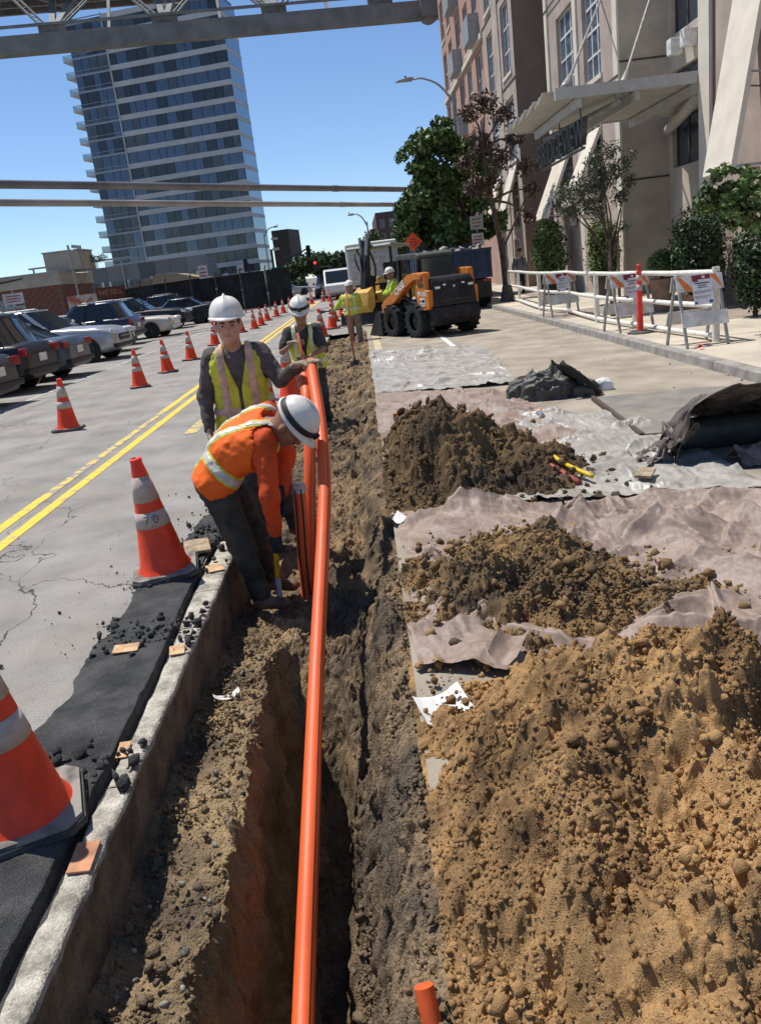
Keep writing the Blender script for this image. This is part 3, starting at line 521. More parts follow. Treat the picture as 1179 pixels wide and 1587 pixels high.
# steel plate
pl = thing('steel_road_plate', 'flat dark steel plate lying on the lane near the open brown tarp', 'road plate', (3.1, 8.4, float(lane_z(3.1)) + 0.004), rz=rad(-4), ry=0.0223)
MB().bx(-0.62, 0.85, -1.15, 1.0, 0.012, 0.035).build('plate', mat('worn steel plate', (0.15, 0.145, 0.14), 0.75, metal=0.15, var=0.3, vs=3, col2=(0.26, 0.235, 0.20), patch=(0.4, 0.7), fine=0.15, bump=0.2, bs=80), pl, bevel=0.004)
MB().bx(-0.66, -0.62, -1.18, 1.02, 0.0, 0.05).build('edge_strip', mat('rusty strip', (0.09, 0.07, 0.055), 0.9), pl)
# wooden bits
M_WOOD = mat('raw plywood', (0.58, 0.37, 0.20), 0.85, var=0.15, vs=10, fine=0.12, fs=80); M_WOOD2 = mat('grey weathered wood', (0.36, 0.28, 0.19), 0.9, var=0.2, vs=12)
for label, loc, rz, s_, m_ in (('pale plywood offcut tilted on the black asphalt lumps behind the large cone', (-1.31, 5.30, 0.05), 0.25, (0.17, 0.26, 0.02), M_WOOD2), ('small pale plywood square flat on black asphalt in front of the large cone', (-1.39, 3.80, 0.027), 0.1, (0.125, 0.09, 0.008), M_WOOD),
        ('small plywood chip on the kerb beside the asphalt seam', (-1.12, 3.74, 0.012), 0.2, (0.075, 0.10, 0.006), M_WOOD), ('reddish plywood square on the kerb nearest the camera', (-1.10, 2.235, 0.012), 0.05, (0.075, 0.14, 0.008), mat('reddish wood', (0.50, 0.24, 0.13), 0.85, var=0.2, vs=10)),
        ('tiny plywood chip on the kerb behind the near cone', (-1.145, 2.86, 0.012), 0.1, (0.045, 0.11, 0.005), M_WOOD), ('plywood chip on the kerb by the bending worker', (-1.13, 4.92, 0.012), 0.4, (0.10, 0.13, 0.006), M_WOOD),
        ('pale wood board offcut on the silver sheet by the yellow tool', (1.93, 5.85, 0.03), -0.5, (0.12, 0.22, 0.02), M_WOOD2)):
    tag(MB().bx(-s_[0] / 2, s_[0] / 2, -s_[1] / 2, s_[1] / 2, -s_[2] / 2, s_[2] / 2).build('wood_offcut', m_, bevel=0.002, loc=loc, rot=(0.03, 0.04, rz)), label, 'wood')
M_PAPER = mat('dirty white paper', (0.72, 0.70, 0.68), 0.7)
def scrap(label, loc, sx, sy, rz, m_=M_PAPER, hgt=0.02, cat='paper', name='paper_scrap', seed=1):
    u, v = np.meshgrid(np.linspace(-0.5, 0.5, 14), np.linspace(-0.5, 0.5, 10), indexing='ij')
    o = obj_from(name, grid_mesh(name, u * sx, v * sy * (1 + 0.3 * u), hgt * (np.abs(u) * 2) ** 2 + 0.4 * hgt * (fbm(u * 5 + seed, v * 5, 3, seed)), m_), None, loc, (0, 0, rz)); return tag(o, label, cat)
scrap('crumpled white paper scrap on the trench ledge under the kerb', (-0.90, 3.66, -0.245), 0.13, 0.05, 0.35, hgt=0.03)
scrap('torn white plastic patch at the edge of the near soil heap', (0.13, 2.84, 0.02), 0.20, 0.26, 0.2, hgt=0.03, seed=3, cat='plastic')
scrap('white scrap at the trench edge beside the mauve tarp', (0.05, 5.42, 0.02), 0.10, 0.16, 0.3, hgt=0.04, seed=5, cat='plastic')
scrap('small mauve tarp shred lying on the soil between the heaps', (0.44, 3.12, 0.10), 0.13, 0.26, -0.4, M_MAUVE, 0.05, 'tarp', 'tarp_shred', 7)
# hand tools
t = thing('sledge_hammer', 'sledge hammer with a red grip lying at the foot of the dark heap', 'hammer', (1.36, 6.10, 0.03), rz=rad(12))
MB().tube([(0, -0.30, 0.0), (0, -0.1, 0.015), (0, 0.3, 0.04)], [0.022, 0.02, 0.017], 10).build('handle', mat('red rubber grip', (0.35, 0.09, 0.07), 0.7), t, smooth=True)
MB().tube([(-0.10, 0.30, 0.045), (-0.09, 0.30, 0.045), (0.09, 0.30, 0.045), (0.10, 0.30, 0.045)], [0.028, 0.036, 0.036, 0.028], 8).build('head', mat('dark tool steel', (0.11, 0.09, 0.075), 0.6, metal=0.6), t)
t = thing('yellow_pry_bar', 'bright yellow bent bar lying on the silver sheet beside the hammer', 'pry bar', (1.5, 6.0, 0.05))
MB().tube(smooth_path([(0.02, -0.22, 0.02), (-0.08, 0.1, 0.04), (-0.14, 0.36, 0.07), (-0.12, 0.55, 0.08), (0.0, 0.62, 0.08)], 5), 0.017, 10).build('bar', mat('yellow paint', (0.72, 0.50, 0.02), 0.5), t, smooth=True)
t = thing('wooden_stake', 'short wooden stake with green tip stuck in the dark heap', 'stake', (0.20, 8.35, 0.02), rx=rad(3))
MB().bx(-0.02, 0.02, -0.02, 0.02, 0.0, 0.24).build('shaft', mat('pale stake wood', (0.62, 0.42, 0.22), 0.8), t); MB().bx(-0.021, 0.021, -0.021, 0.021, 0.0, 0.05).build('painted_tip', mat('green paint', (0.35, 0.42, 0.08), 0.7), t)
MB().bx(-0.021, 0.021, -0.021, 0.021, 0.2, 0.25).build('orange_end', mat('orange paint', (0.7, 0.22, 0.03), 0.7), t)
t = thing('water_bottle', 'clear plastic water bottle with orange label on mauve tarp', 'bottle', (1.70, 8.5, 0.06), rz=rad(75), ry=rad(90))
MB().lathe([(0.028, 0), (0.033, 0.01), (0.033, 0.14), (0.03, 0.16), (0.013, 0.19), (0.013, 0.205)], 16).build('bottle', mat('clear plastic', (0.85, 0.88, 0.9), 0.1, alpha=0.65, spec=0.7), t, smooth='auto')
MB().lathe([(0.0335, 0.05), (0.0335, 0.11)], 16, cap=False).build('wrapper', mat('orange label', (0.75, 0.22, 0.05), 0.5), t, smooth=True)
MB().lathe([(0.015, 0.20), (0.015, 0.225)], 12).build('cap', mat('bottle cap', (0.8, 0.3, 0.1), 0.5), t)
# ================================================================ people: implicit bodies, one continuous mesh each, clothing as children
def surfnet(F, org, h):
    """naive surface nets on a sampled field"""
    S = F < 0; nx, ny, nz = F.shape
    C = np.zeros((nx - 1, ny - 1, nz - 1), np.int8)
    offs = [(i, j, k) for i in (0, 1) for j in (0, 1) for k in (0, 1)]
    sl = lambda A, o: A[o[0]:nx - 1 + o[0], o[1]:ny - 1 + o[1], o[2]:nz - 1 + o[2]]
    for o in offs: C += sl(S, o)
    act = (C > 0) & (C < 8); idx = np.argwhere(act)
    if len(idx) == 0: return np.zeros((0, 3)), np.zeros((0, 4), int)
    ids = -np.ones(act.shape, np.int64); ids[act] = np.arange(len(idx))
    cv = np.stack([F[idx[:, 0] + o[0], idx[:, 1] + o[1], idx[:, 2] + o[2]] for o in offs], 1)
    P = np.zeros((len(idx), 3)); W = np.zeros(len(idx)); O = np.array(offs, float)
    for a in range(8):
        for b_ in range(a + 1, 8):
            if abs(O[a] - O[b_]).sum() != 1: continue
            k = (cv[:, a] < 0) != (cv[:, b_] < 0); t = np.where(k, cv[:, a] / np.where(k, cv[:, a] - cv[:, b_], 1), 0)
            P += k[:, None] * (O[a] + t[:, None] * (O[b_] - O[a])); W += k
    V = (idx + P / W[:, None]) * h + org; Q = []
    for ax in range(3):
        A = np.moveaxis(S, ax, 0); I = np.moveaxis(ids, ax, 0)
        d = A[1:, 1:-1, 1:-1] != A[:-1, 1:-1, 1:-1]; e = np.argwhere(d)
        i, j, k = e[:, 0], e[:, 1] + 1, e[:, 2] + 1
        q = np.stack([I[i, j - 1, k - 1], I[i, j, k - 1], I[i, j, k], I[i, j - 1, k]], 1)
        fl = A[i, j, k] != (ax == 1); q[~fl] = q[~fl][:, ::-1]; Q.append(q)
    Q = np.concatenate(Q); Q = Q[(Q >= 0).all(1)]; return V, Q
def n3(P, s, seed=0.0):
    x, y, z = P[..., 0] * s + seed, P[..., 1] * s + seed * 1.7, P[..., 2] * s - seed
    return (np.sin(x + 1.7 * np.sin(y * 0.9 + 2 * np.sin(z * 0.7))) * np.sin(y * 1.1 + 1.3 * np.sin(z * 1.2 + x * 0.6)) + np.sin(z * 1.3 + 1.9 * np.sin(x * 0.8 + seed)) * 0.7) * 0.6
def cap(P, a, b, ra, rb, flat=None):
    """tapered capsule; flat = (axis, factor): squashed along axis"""
    a = np.array(a, float); b = np.array(b, float); Q = P
    d = b - a; L2 = max(1e-9, d @ d)
    if flat is not None:
        n_ = np.array(flat[0], float); n_ /= np.linalg.norm(n_); f = flat[1]
        dd = (P - a) @ n_; dd = dd - np.clip(((P - a) @ d) / L2, 0, 1) * (d @ n_); Q = P + (1 / f - 1) * dd[..., None] * n_
    t = np.clip(((Q - a) @ d) / L2, 0, 1); return np.linalg.norm(Q - a - t[..., None] * d, axis=-1) - (ra + (rb - ra) * t)
def ell(P, c, M, r):
    q = (P - np.array(c)) @ np.array(M).T; r = np.array(r); k0 = np.linalg.norm(q / r, axis=-1); k1 = np.linalg.norm(q / (r * r), axis=-1); return k0 * (k0 - 1) / np.maximum(k1, 1e-6)
def smin(a, b, k): h = np.clip(0.5 + 0.5 * (b - a) / k, 0, 1); return b + (a - b) * h - k * h * (1 - h)
def field_mesh(name, fn, lo, hi, h, m, parent=None, origin=(0, 0, 0), smooth_it=1):
    lo = np.array(lo) - 3 * h; hi = np.array(hi) + 3 * h; n = np.ceil((hi - lo) / h).astype(int) + 1
    ax = [lo[i] + h * np.arange(n[i]) for i in range(3)]; P = np.stack(np.meshgrid(*ax, indexing='ij'), -1)
    if P.size > 3e5:      # evaluate finely only near the surface
        c = 4; Pc = P[::c, ::c, ::c]; near = np.abs(fn(Pc)) < c * h * 1.8 + 0.012; sg = fn(Pc) < 0
        up_ = lambda A: np.repeat(np.repeat(np.repeat(A, c, 0), c, 1), c, 2)
        sh_ = P.shape[:3]; g = np.zeros(near.shape, bool)
        N = np.pad(near, 1)
        for i in (0, 1, 2):
            for j in (0, 1, 2):
                for k_ in (0, 1, 2): g |= N[i:i + near.shape[0], j:j + near.shape[1], k_:k_ + near.shape[2]]
        mk = up_(g)[:sh_[0], :sh_[1], :sh_[2]]; F = np.where(up_(sg)[:sh_[0], :sh_[1], :sh_[2]], -1.0, 1.0); F[mk] = fn(P[mk])
    else: F = fn(P)
    V, Q = surfnet(F, lo, h); V = V - np.array(origin)
    if len(V) == 0: return None
    return obj_from(name, np_mesh(name, V, Q, m), parent)
def unit(v): v = np.array(v, float); return v / np.linalg.norm(v)
M_SKIN = mat('skin', (0.52, 0.29, 0.20), 0.5, var=0.08, vs=25, spec=0.4); M_SKIN2 = mat('tanned skin', (0.30, 0.155, 0.10), 0.5, var=0.08, vs=25)
M_GLOVE = mat('tan work glove', (0.36, 0.27, 0.19), 0.85, var=0.2, vs=30, bump=0.3, bs=200); M_GLOVEB = mat('black work glove', (0.025, 0.025, 0.027), 0.7, var=0.2, vs=30)
M_HAT = mat('white hard hat', (0.72, 0.68, 0.62), 0.38, col2=(0.60, 0.54, 0.46), patch=(0.28, 0.5), vs=12, fine=0.05, fs=30); M_STRAP = mat('black strap', (0.02, 0.02, 0.022), 0.6)
M_BOOT = mat('dusty boot leather', (0.16, 0.115, 0.075), 0.85, var=0.25, vs=14)
def hand(name, wrist, fwd, palm, curl, m, parent, org, side=1, size=1.0, thumb=(0.9, 0.5), h=0.0042):
    """gloved hand: palm and five fingers. fwd: wrist->knuckles, palm: palm normal, side: +1/-1 thumb side"""
    f = unit(fwd); n_ = np.array(palm, float); n_ = unit(n_ - (n_ @ f) * f); s_ = np.cross(n_, f) * side; w = np.array(wrist, float); k = size
    prims = [(w - f * 0.055 * k, w + f * 0.02 * k, 0.031 * k, 0.029 * k)]
    for o in (-0.026, -0.008, 0.010, 0.027): prims.append((w + f * 0.012 * k + s_ * o * 0.7 * k, w + f * 0.078 * k + s_ * o * k, 0.0165 * k, 0.0145 * k))
    fing = []
    for i, (o, ln) in enumerate(((0.029, 0.92), (0.010, 1.0), (-0.009, 0.95), (-0.027, 0.78))):
        p = w + f * 0.086 * k + s_ * o * k; a = 0.25 * curl + 0.05 * i; r = 0.0108 * k
        for j, (l, c) in enumerate(((0.040, 0.9), (0.028, 1.05), (0.022, 0.6))):
            d = unit(f * math.cos(a) + n_ * math.sin(a) + s_ * (0.10 - 0.06 * i) * (1 - 0.5 * curl)); q = p + d * l * ln * k
            fing.append((p, q, r, r * 0.92)); p = q; r *= 0.92; a += c * curl
    p = w + f * 0.022 * k + s_ * 0.026 * k; d = unit(s_ * thumb[0] + f * 0.55 + n_ * 0.25); q = p + d * 0.042 * k; fing.append((p, q, 0.0155 * k, 0.0128 * k))
    d2 = unit(d + n_ * thumb[1] + f * 0.5); q2 = q + d2 * 0.032 * k; fing.append((q, q2, 0.0125 * k, 0.0112 * k)); fing.append((q2, q2 + unit(d2 + n_ * thumb[1] * 0.8) * 0.024 * k, 0.0112 * k, 0.0095 * k))
    def fn(P):
        D = None
        for a_, b_, r0, r1 in prims:
            e = cap(P, a_, b_, r0, r1, ((n_), 0.82)); D = e if D is None else smin(D, e, 0.014)
        for a_, b_, r0, r1 in fing: D = smin(D, cap(P, a_, b_, r0, r1), 0.0045)
        return D + 0.0012 * n3(P, 150)
    pts = np.array([p_ for pr in prims + fing for p_ in pr[:2]]); return field_mesh(name, fn, pts.min(0) - 0.03, pts.max(0) + 0.03, h, m, parent, org)

def hard_hat(t, org, c, M, m=M_HAT, strap=True, s=1.0, goggles=False):
    """c: centre of the head at brow height, M rows: right, forward, up"""
    M3 = Matrix(np.array(M).T.tolist()); T = lambda p: Vector(c) - Vector(org) + M3 @ (Vector(p) * s)
    V = []; F = []; nu, nv = 36, 14
    for i in range(nv + 1):
        a = i / nv * PI / 2; r = math.cos(a) ** 0.8; z = math.sin(a) ** 1.05
        for j in range(nu):
            b_ = 2 * PI * j / nu; x, y = math.cos(b_), math.sin(b_); rid = 1 + 0.018 * (max(0, math.cos(6 * (b_ - PI / 2))) ** 4) * (1 if 0.15 < z < 0.93 and abs(x) < 0.75 else 0)
            V.append(T((0.117 * r * x * rid, 0.142 * r * y * rid, 0.018 + 0.130 * z + 0.006 * max(0, 1 - (x * r * 6) ** 2) * (z > 0.3))))
    for i in range(nv):
        for j in range(nu): F.append((i * nu + j, i * nu + (j + 1) % nu, (i + 1) * nu + (j + 1) % nu, (i + 1) * nu + j))
    b = MB(); b.add(V, F); sh = b.build('hat_shell', m, t, smooth=True)
    V = []; F = []      # brim with a longer peak in front
    for k, (g, z) in enumerate(((0.98, 0.022), (1.0, 0.020), (1.09, 0.012), (1.09, 0.006), (0.97, 0.010))):
        for j in range(nu):
            b_ = 2 * PI * j / nu; x, y = math.cos(b_), math.sin(b_); pk = 0.045 * max(0, y) ** 3 * (g > 1.05); V.append(T((0.117 * g * x, 0.142 * g * y + pk, z - 0.12 * pk)))
    for k in range(4):
        for j in range(nu): F.append((k * nu + j, k * nu + (j + 1) % nu, (k + 1) * nu + (j + 1) % nu, (k + 1) * nu + j))
    MB().add(V, F).build('hat_brim', m, t, smooth=True)
    MB().tube([T((0, 0.135 * math.cos(a), 0.022 + 0.136 * math.sin(a))) for a in np.linspace(0.35, 2.8, 14)], 0.008, 8).build('hat_ridge', m, t, smooth=True)
    if strap:
        V = []; F = []
        for k, (g, z) in enumerate(((1.006, 0.030), (1.012, 0.034), (1.006, 0.062), (0.99, 0.066))):
            for j in range(nu):
                b_ = 2 * PI * j / nu; zz = (z - 0.018) / 0.130; r = math.cos(math.asin(min(1, zz ** (1 / 1.05)))) ** 0.8; V.append(T((0.121 * g * r * math.cos(b_), 0.146 * g * r * math.sin(b_), z + 0.012 * math.sin(b_))))
        for k in range(3):
            for j in range(nu): F.append((k * nu + j, k * nu + (j + 1) % nu, (k + 1) * nu + (j + 1) % nu, (k + 1) * nu + j))
        MB().add(V, F).build('hat_strap', M_STRAP, t, smooth=True)
        if goggles:
            MB().lathe([(0.018, -0.012), (0.026, 0), (0.022, 0.012)], 14, T((0, 0.150, 0.055)), M3 @ Matrix.Rotation(PI / 2, 3, 'X')).build('lamp', M_STRAP, t, smooth='auto')
    return sh

def person(label, J, cl, group=None, h=0.011, face=True, hat=True, goggles=False, hands=None, cat='person'):
    """J: joints (world). cl: dict of materials: shirt, sleeve ('long'/'short'/None), trousers, vest, stripe, skin, boot"""
    J = {k: np.array(v, float) for k, v in J.items()}; org = (J['ankleL'] + J['ankleR']) / 2; org[2] = min(J['ankleL'][2], J['ankleR'][2]) - 0.08
    t = thing('person', label, cat, tuple(org), group=group)
    sw = unit(J['shR'] - J['shL']); up = unit((J['shL'] + J['shR']) / 2 - (J['hipL'] + J['hipR']) / 2); fw = unit(np.cross(up, sw)); fw = fw if fw @ np.array(J['hfw']) > 0 else -fw
    hw = unit(J['hipR'] - J['hipL']); hf = fw; pel = (J['hipL'] + J['hipR']) / 2; ch = (J['shL'] + J['shR']) / 2; k = cl.get('bulk', 1.0)
    sp = J.get('spine', pel * 0.5 + ch * 0.5)
    hd = J['head']; hu = unit(J['hup']); hfw = np.array(J['hfw']); hfw = unit(hfw - (hfw @ hu) * hu); hr = np.cross(hfw, hu); MH = np.array([hr, hfw, hu])
    def torso(P, g=0.0):
        lo_ = pel + up * 0.02
        d = cap(P, lo_ - hw * 0.07, lo_ + hw * 0.07, 0.128 * k + g, 0.128 * k + g, (hf, 0.86))
        d = smin(d, cap(P, sp - hw * 0.06, sp + hw * 0.06, 0.118 * k + g, 0.118 * k + g, (fw, 0.84)), 0.10)
        c2 = ch - up * 0.13; d = smin(d, cap(P, c2 - sw * 0.085, c2 + sw * 0.085, 0.125 * k + g, 0.125 * k + g, (fw, 0.86)), 0.10)
        d = smin(d, cap(P, J['shL'] + sw * 0.05 - up * 0.03, J['shR'] - sw * 0.05 - up * 0.03, 0.078 * k + g, 0.078 * k + g), 0.07); return d
    def arms(P, g=0.0, end=1.0):
        D = None
        for s_ in 'LR':
            a, e, w_ = J['sh' + s_], J['el' + s_], J['wr' + s_]
            d = cap(P, a, e, 0.058 * k + g, 0.046 * k + g)
            if end > 0.5: d = smin(d, cap(P, e, e + (w_ - e) * (end * 2 - 1), 0.045 * k + g, (0.045 - 0.014 * (end * 2 - 1)) * k + g), 0.03)
            elif end < 0.5: d = cap(P, a, a + (e - a) * end * 2, 0.060 * k + g, 0.054 * k + g)
            D = d if D is None else np.minimum(D, d)
        return D
    def legs(P, g=0.0, end=1.0):
        D = None
        for s_ in 'LR':
            a, e, w_ = J['hip' + s_], J['knee' + s_], J['ankle' + s_]; d = smin(cap(P, a, e, 0.092 * k + g, 0.066 * k + g), cap(P, e, e + (w_ - e) * end, 0.062 * k + g, 0.048 * k + g), 0.04); D = d if D is None else smin(D, d, 0.02)
        return D
    def feet(P, g=0.0, which='LR'):
        D = None
        for s_ in which:
            a = J['ankle' + s_]; q = unit(J['toe' + s_] - a); fl = np.array([q[0], q[1], 0]); fl = unit(fl); d = cap(P, a, a + np.array([0, 0, -0.02]), 0.05 + g, 0.05 + g)
            d = smin(d, cap(P, a - fl * 0.03 + np.array([0, 0, -0.045]), a + fl * 0.15 + np.array([0, 0, -0.052]), 0.042 + g, 0.040 + g, ((0, 0, 1), 0.85)), 0.03); D = d if D is None else np.minimum(D, d)
        return D
    HS = cl.get('head', 1.12)
    def headf(P):
        P0 = P; P = hd + (P - hd) / HS
        d = ell(P, hd + hu * 0.03 - hfw * 0.012, MH, (0.076, 0.097, 0.092)); d = smin(d, ell(P, hd - hu * 0.045 + hfw * 0.022, MH, (0.060, 0.070, 0.075)), 0.035)
        d = smin(d, cap(P, hd - hu * 0.085 + hfw * 0.062, hd - hu * 0.088 + hfw * 0.066, 0.024, 0.024), 0.03)       # chin
        d = smin(d, cap(P, hd + hu * 0.020 + hfw * 0.086, hd - hu * 0.024 + hfw * 0.106, 0.009, 0.014), 0.014)      # nose
        d = smin(d, cap(P, hd + hu * 0.030 + hfw * 0.080 - hr * 0.035, hd + hu * 0.030 + hfw * 0.080 + hr * 0.035, 0.012, 0.012), 0.015)
        for q in (-1, 1):
            d = -smin(-d, ell(P, hd + hu * 0.008 + hfw * 0.096 + hr * 0.032 * q, MH, (0.017, 0.014, 0.012)), 0.012)   # eye sockets
            d = smin(d, ell(P, hd - hu * 0.012 + hfw * 0.066 + hr * 0.044 * q, MH, (0.02, 0.02, 0.018)), 0.02)
            d = smin(d, ell(P, hd - hu * 0.005 - hfw * 0.004 + hr * 0.079 * q, MH, (0.010, 0.019, 0.031)), 0.008)     # ears
        d = smin(d, cap(P, hd - hu * 0.057 + hfw * 0.084 - hr * 0.016, hd - hu * 0.057 + hfw * 0.084 + hr * 0.016, 0.009, 0.009), 0.01)
        d = d * HS; d = smin(d, cap(P0, hd - hu * 0.05 - hfw * 0.02, ch - up * 0.02 - fw * 0.01, 0.060, 0.068), 0.04); return d
    def body(P): return smin(smin(smin(torso(P, -0.012), arms(P, -0.012), 0.03), smin(legs(P, -0.012), feet(P, -0.012), 0.03), 0.03), headf(P), 0.03)
    pts = np.array([J[q] for q in J if q not in ('hup', 'hfw')]); lo, hi = pts.min(0) - 0.16, pts.max(0) + 0.16
    field_mesh('body', body, lo, hi, h, cl['skin'], t, org)
    if face:   # a second, finer look for the face: eyes, brows, lips
        T = lambda r_, f_, u_: Vector(hd + (hr * r_ + hfw * f_ + hu * u_) * HS - org)
        for q in (-1, 1):
            MB().lathe([(0.0, -0.012), (0.010, -0.006), (0.012, 0), (0.010, 0.006), (0, 0.012)], 10, T(0.032 * q, 0.078, 0.007)).build('eye', mat('eye white', (0.30, 0.25, 0.22), 0.3), t, smooth=True)
            MB().lathe([(0.0, -0.006), (0.005, -0.003), (0.006, 0), (0.005, 0.003), (0, 0.006)], 8, T(0.032 * q, 0.0875, 0.007)).build('iris', mat('iris', (0.04, 0.03, 0.025), 0.2), t, smooth=True)
            MB().tube([T(0.015 * q, 0.094, 0.025), T(0.033 * q, 0.091, 0.030), T(0.052 * q, 0.078, 0.026)], [0.005, 0.006, 0.003], 6).build('eyebrow', mat('brown hair', (0.06, 0.035, 0.02), 0.9), t, smooth=True)
        MB().tube([T(-0.026, 0.083, -0.057), T(-0.01, 0.0925, -0.054), T(0, 0.0935, -0.056), T(0.01, 0.0925, -0.054), T(0.026, 0.083, -0.057)], [0.003, 0.006, 0.0055, 0.006, 0.003], 6).build('lips', mat('lips', (0.36, 0.13, 0.10), 0.5), t, smooth=True)
    if face:
        def hair(P):
            P = hd + (P - hd) / HS
            return np.maximum(ell(P, hd + hu * 0.032 - hfw * 0.014, MH, (0.0795, 0.101, 0.096)), np.maximum((P - hd) @ hfw - 0.045 + 0.5 * np.clip(0.03 - (P - hd) @ hu, 0, 1), -((P - hd) @ hu + 0.035)))
        field_mesh('hair', hair, hd - 0.14, hd + 0.14, 0.008, mat('brown hair', (0.06, 0.035, 0.02), 0.9), t, org)
    wr_ = 0.006; fold = lambda P, a=1.0, sd=0.0: a * wr_ * n3(P, 34, sd) + a * 0.0035 * n3(P, 78, sd + 3)
    if cl.get('trousers'):
        cut = pel + up * 0.10
        def f(P): return np.maximum(smin(torso(P, 0.006), legs(P, 0.013, 0.97), 0.03) + fold(P, 1.2), (P - cut) @ up)
        q = np.array([J[x] for x in ('hipL', 'hipR', 'kneeL', 'kneeR', 'ankleL', 'ankleR')] + [cut]); field_mesh('trousers', f, q.min(0) - 0.2, q.max(0) + 0.2, h, cl['trousers'], t, org)
    if cl.get('boot'):
        q = np.array([J[x] for x in ('ankleL', 'ankleR', 'toeL', 'toeR')]); 
        for s_ in 'LR': q = np.array([J['ankle' + s_], J['toe' + s_]]); field_mesh('boot', lambda P: feet(P, 0.006, s_), q.min(0) - 0.14, q.max(0) + 0.12, min(h, 0.010), cl['boot'], t, org)
    neck = ch + up * 0.015
    if cl.get('shirt'):
        end = {'long': 0.97, 'short': 0.38}[cl['sleeve']]
        def f(P): return np.maximum(np.maximum(smin(torso(P, 0.010), arms(P, 0.010, end), 0.03) + fold(P, 0.9, 5), -((P - pel) @ up) - 0.03), cap(P, neck, neck + up * 0.3, 0.062, 0.062) * -1)
        q = np.array([J[x] for x in ('hipL', 'hipR', 'shL', 'shR', 'elL', 'elR', 'wrL', 'wrR')]); field_mesh('shirt', f, q.min(0) - 0.2, q.max(0) + 0.2, h, cl['shirt'], t, org)
    if cl.get('vest'):
        drop = cl.get('vest_drop', 0.0)
        def vf(P, g):
            a = (P - ch) @ sw; u_ = (P - ch) @ up; f_ = (P - ch) @ fw
            d = torso(P, 0.024 + g) + fold(P, 0.9, 9) - 0.018 * np.clip(-u_ - 0.25, 0, 1)
            d = np.maximum(d, -((P - pel) @ up) - drop)
            for s_, sg in (('L', -1), ('R', 1)):
                if not cl.get('vest_sleeve'): d = np.maximum(d, -cap(P, J['sh' + s_] - sw * sg * 0.015, J['el' + s_], 0.085 * k, 0.075 * k))
            if cl.get('open', True):   # V neck and open front, slightly apart
                wv = np.clip(0.012 + 0.30 * np.clip(u_ + 0.24, 0, 1), 0.010, 0.075); d = np.maximum(d, np.where(f_ > 0, wv - np.abs(a), -1.0))
            return np.maximum(d, -cap(P, neck - up * 0.02, neck + up * 0.3, 0.075, 0.085))
        def vest(P): v = vf(P, 0.0); return v
        q = np.array([J[x] for x in ('hipL', 'hipR', 'shL', 'shR')]); l2, h2 = q.min(0) - 0.24, q.max(0) + 0.24
        field_mesh('vest', vest, l2, h2, h, cl['vest'], t, org)
        if cl.get('stripe'):
            def band(P, w_, inner):
                a = (P - ch) @ sw; u_ = (P - ch) @ up; bnd = np.abs(np.abs(a) - 0.105) - w_
                for z in cl.get('hoops', (-0.33,)): bnd = np.minimum(bnd, np.abs(u_ - z) - w_)
                return np.maximum(vf(P, inner), bnd)
            field_mesh('trim', lambda P: band(P, 0.038, 0.004), l2, h2, h, cl.get('trim', cl['vest']), t, org) if cl.get('trim') else None
            field_mesh('reflective_stripe', lambda P: band(P, 0.026, 0.008), l2, h2, min(h, 0.010), cl['stripe'], t, org)
    if hat: hard_hat(t, org, hd + hu * 0.052 - hfw * 0.004, MH, goggles=goggles, strap=goggles, s=cl.get('hat', 1.04))
    for a in (hands or ()): hand('glove' if a.get('glove', True) else 'hand', a['w'], a['f'], a['n'], a['curl'], a['m'], t, org, a.get('side', 1), a.get('size', 1.0), a.get('thumb', (0.9, 0.5)), a.get('h', 0.0045))
    return t
M_LIME = mat('lime safety vest', (0.62, 0.62, 0.06), 0.8, col2=(0.33, 0.34, 0.07), patch=(0.30, 0.55), vs=7, bump=0.2, bs=140); M_LIMEF = M_LIME
M_ORG = mat('orange safety vest', (0.92, 0.15, 0.014), 0.78, col2=(0.68, 0.10, 0.012), patch=(0.28, 0.52), vs=6, bump=0.15, bs=120)
M_REFL = mat('silver reflective tape', (0.60, 0.57, 0.50), 0.42, var=0.12, vs=15, spec=0.6); M_REFLP = mat('dirty pink tape', (0.60, 0.40, 0.32), 0.55, var=0.15, vs=15)
M_GREY = mat('grey brown shirt', (0.105, 0.088, 0.082), 0.9, var=0.15, vs=12, bump=0.2, bs=150); M_DGREY = mat('charcoal shirt', (0.05, 0.047, 0.047), 0.9, var=0.2, vs=12)
M_TRS = mat('dark olive trousers', (0.062, 0.057, 0.046), 0.9, var=0.22, vs=10, bump=0.25, bs=120); M_KHK = mat('khaki trousers', (0.24, 0.185, 0.125), 0.9, var=0.2, vs=10)
M_REDSL = mat('red orange sleeve', (0.66, 0.075, 0.014), 0.85, col2=(0.45, 0.06, 0.014), patch=(0.3, 0.55), vs=9)
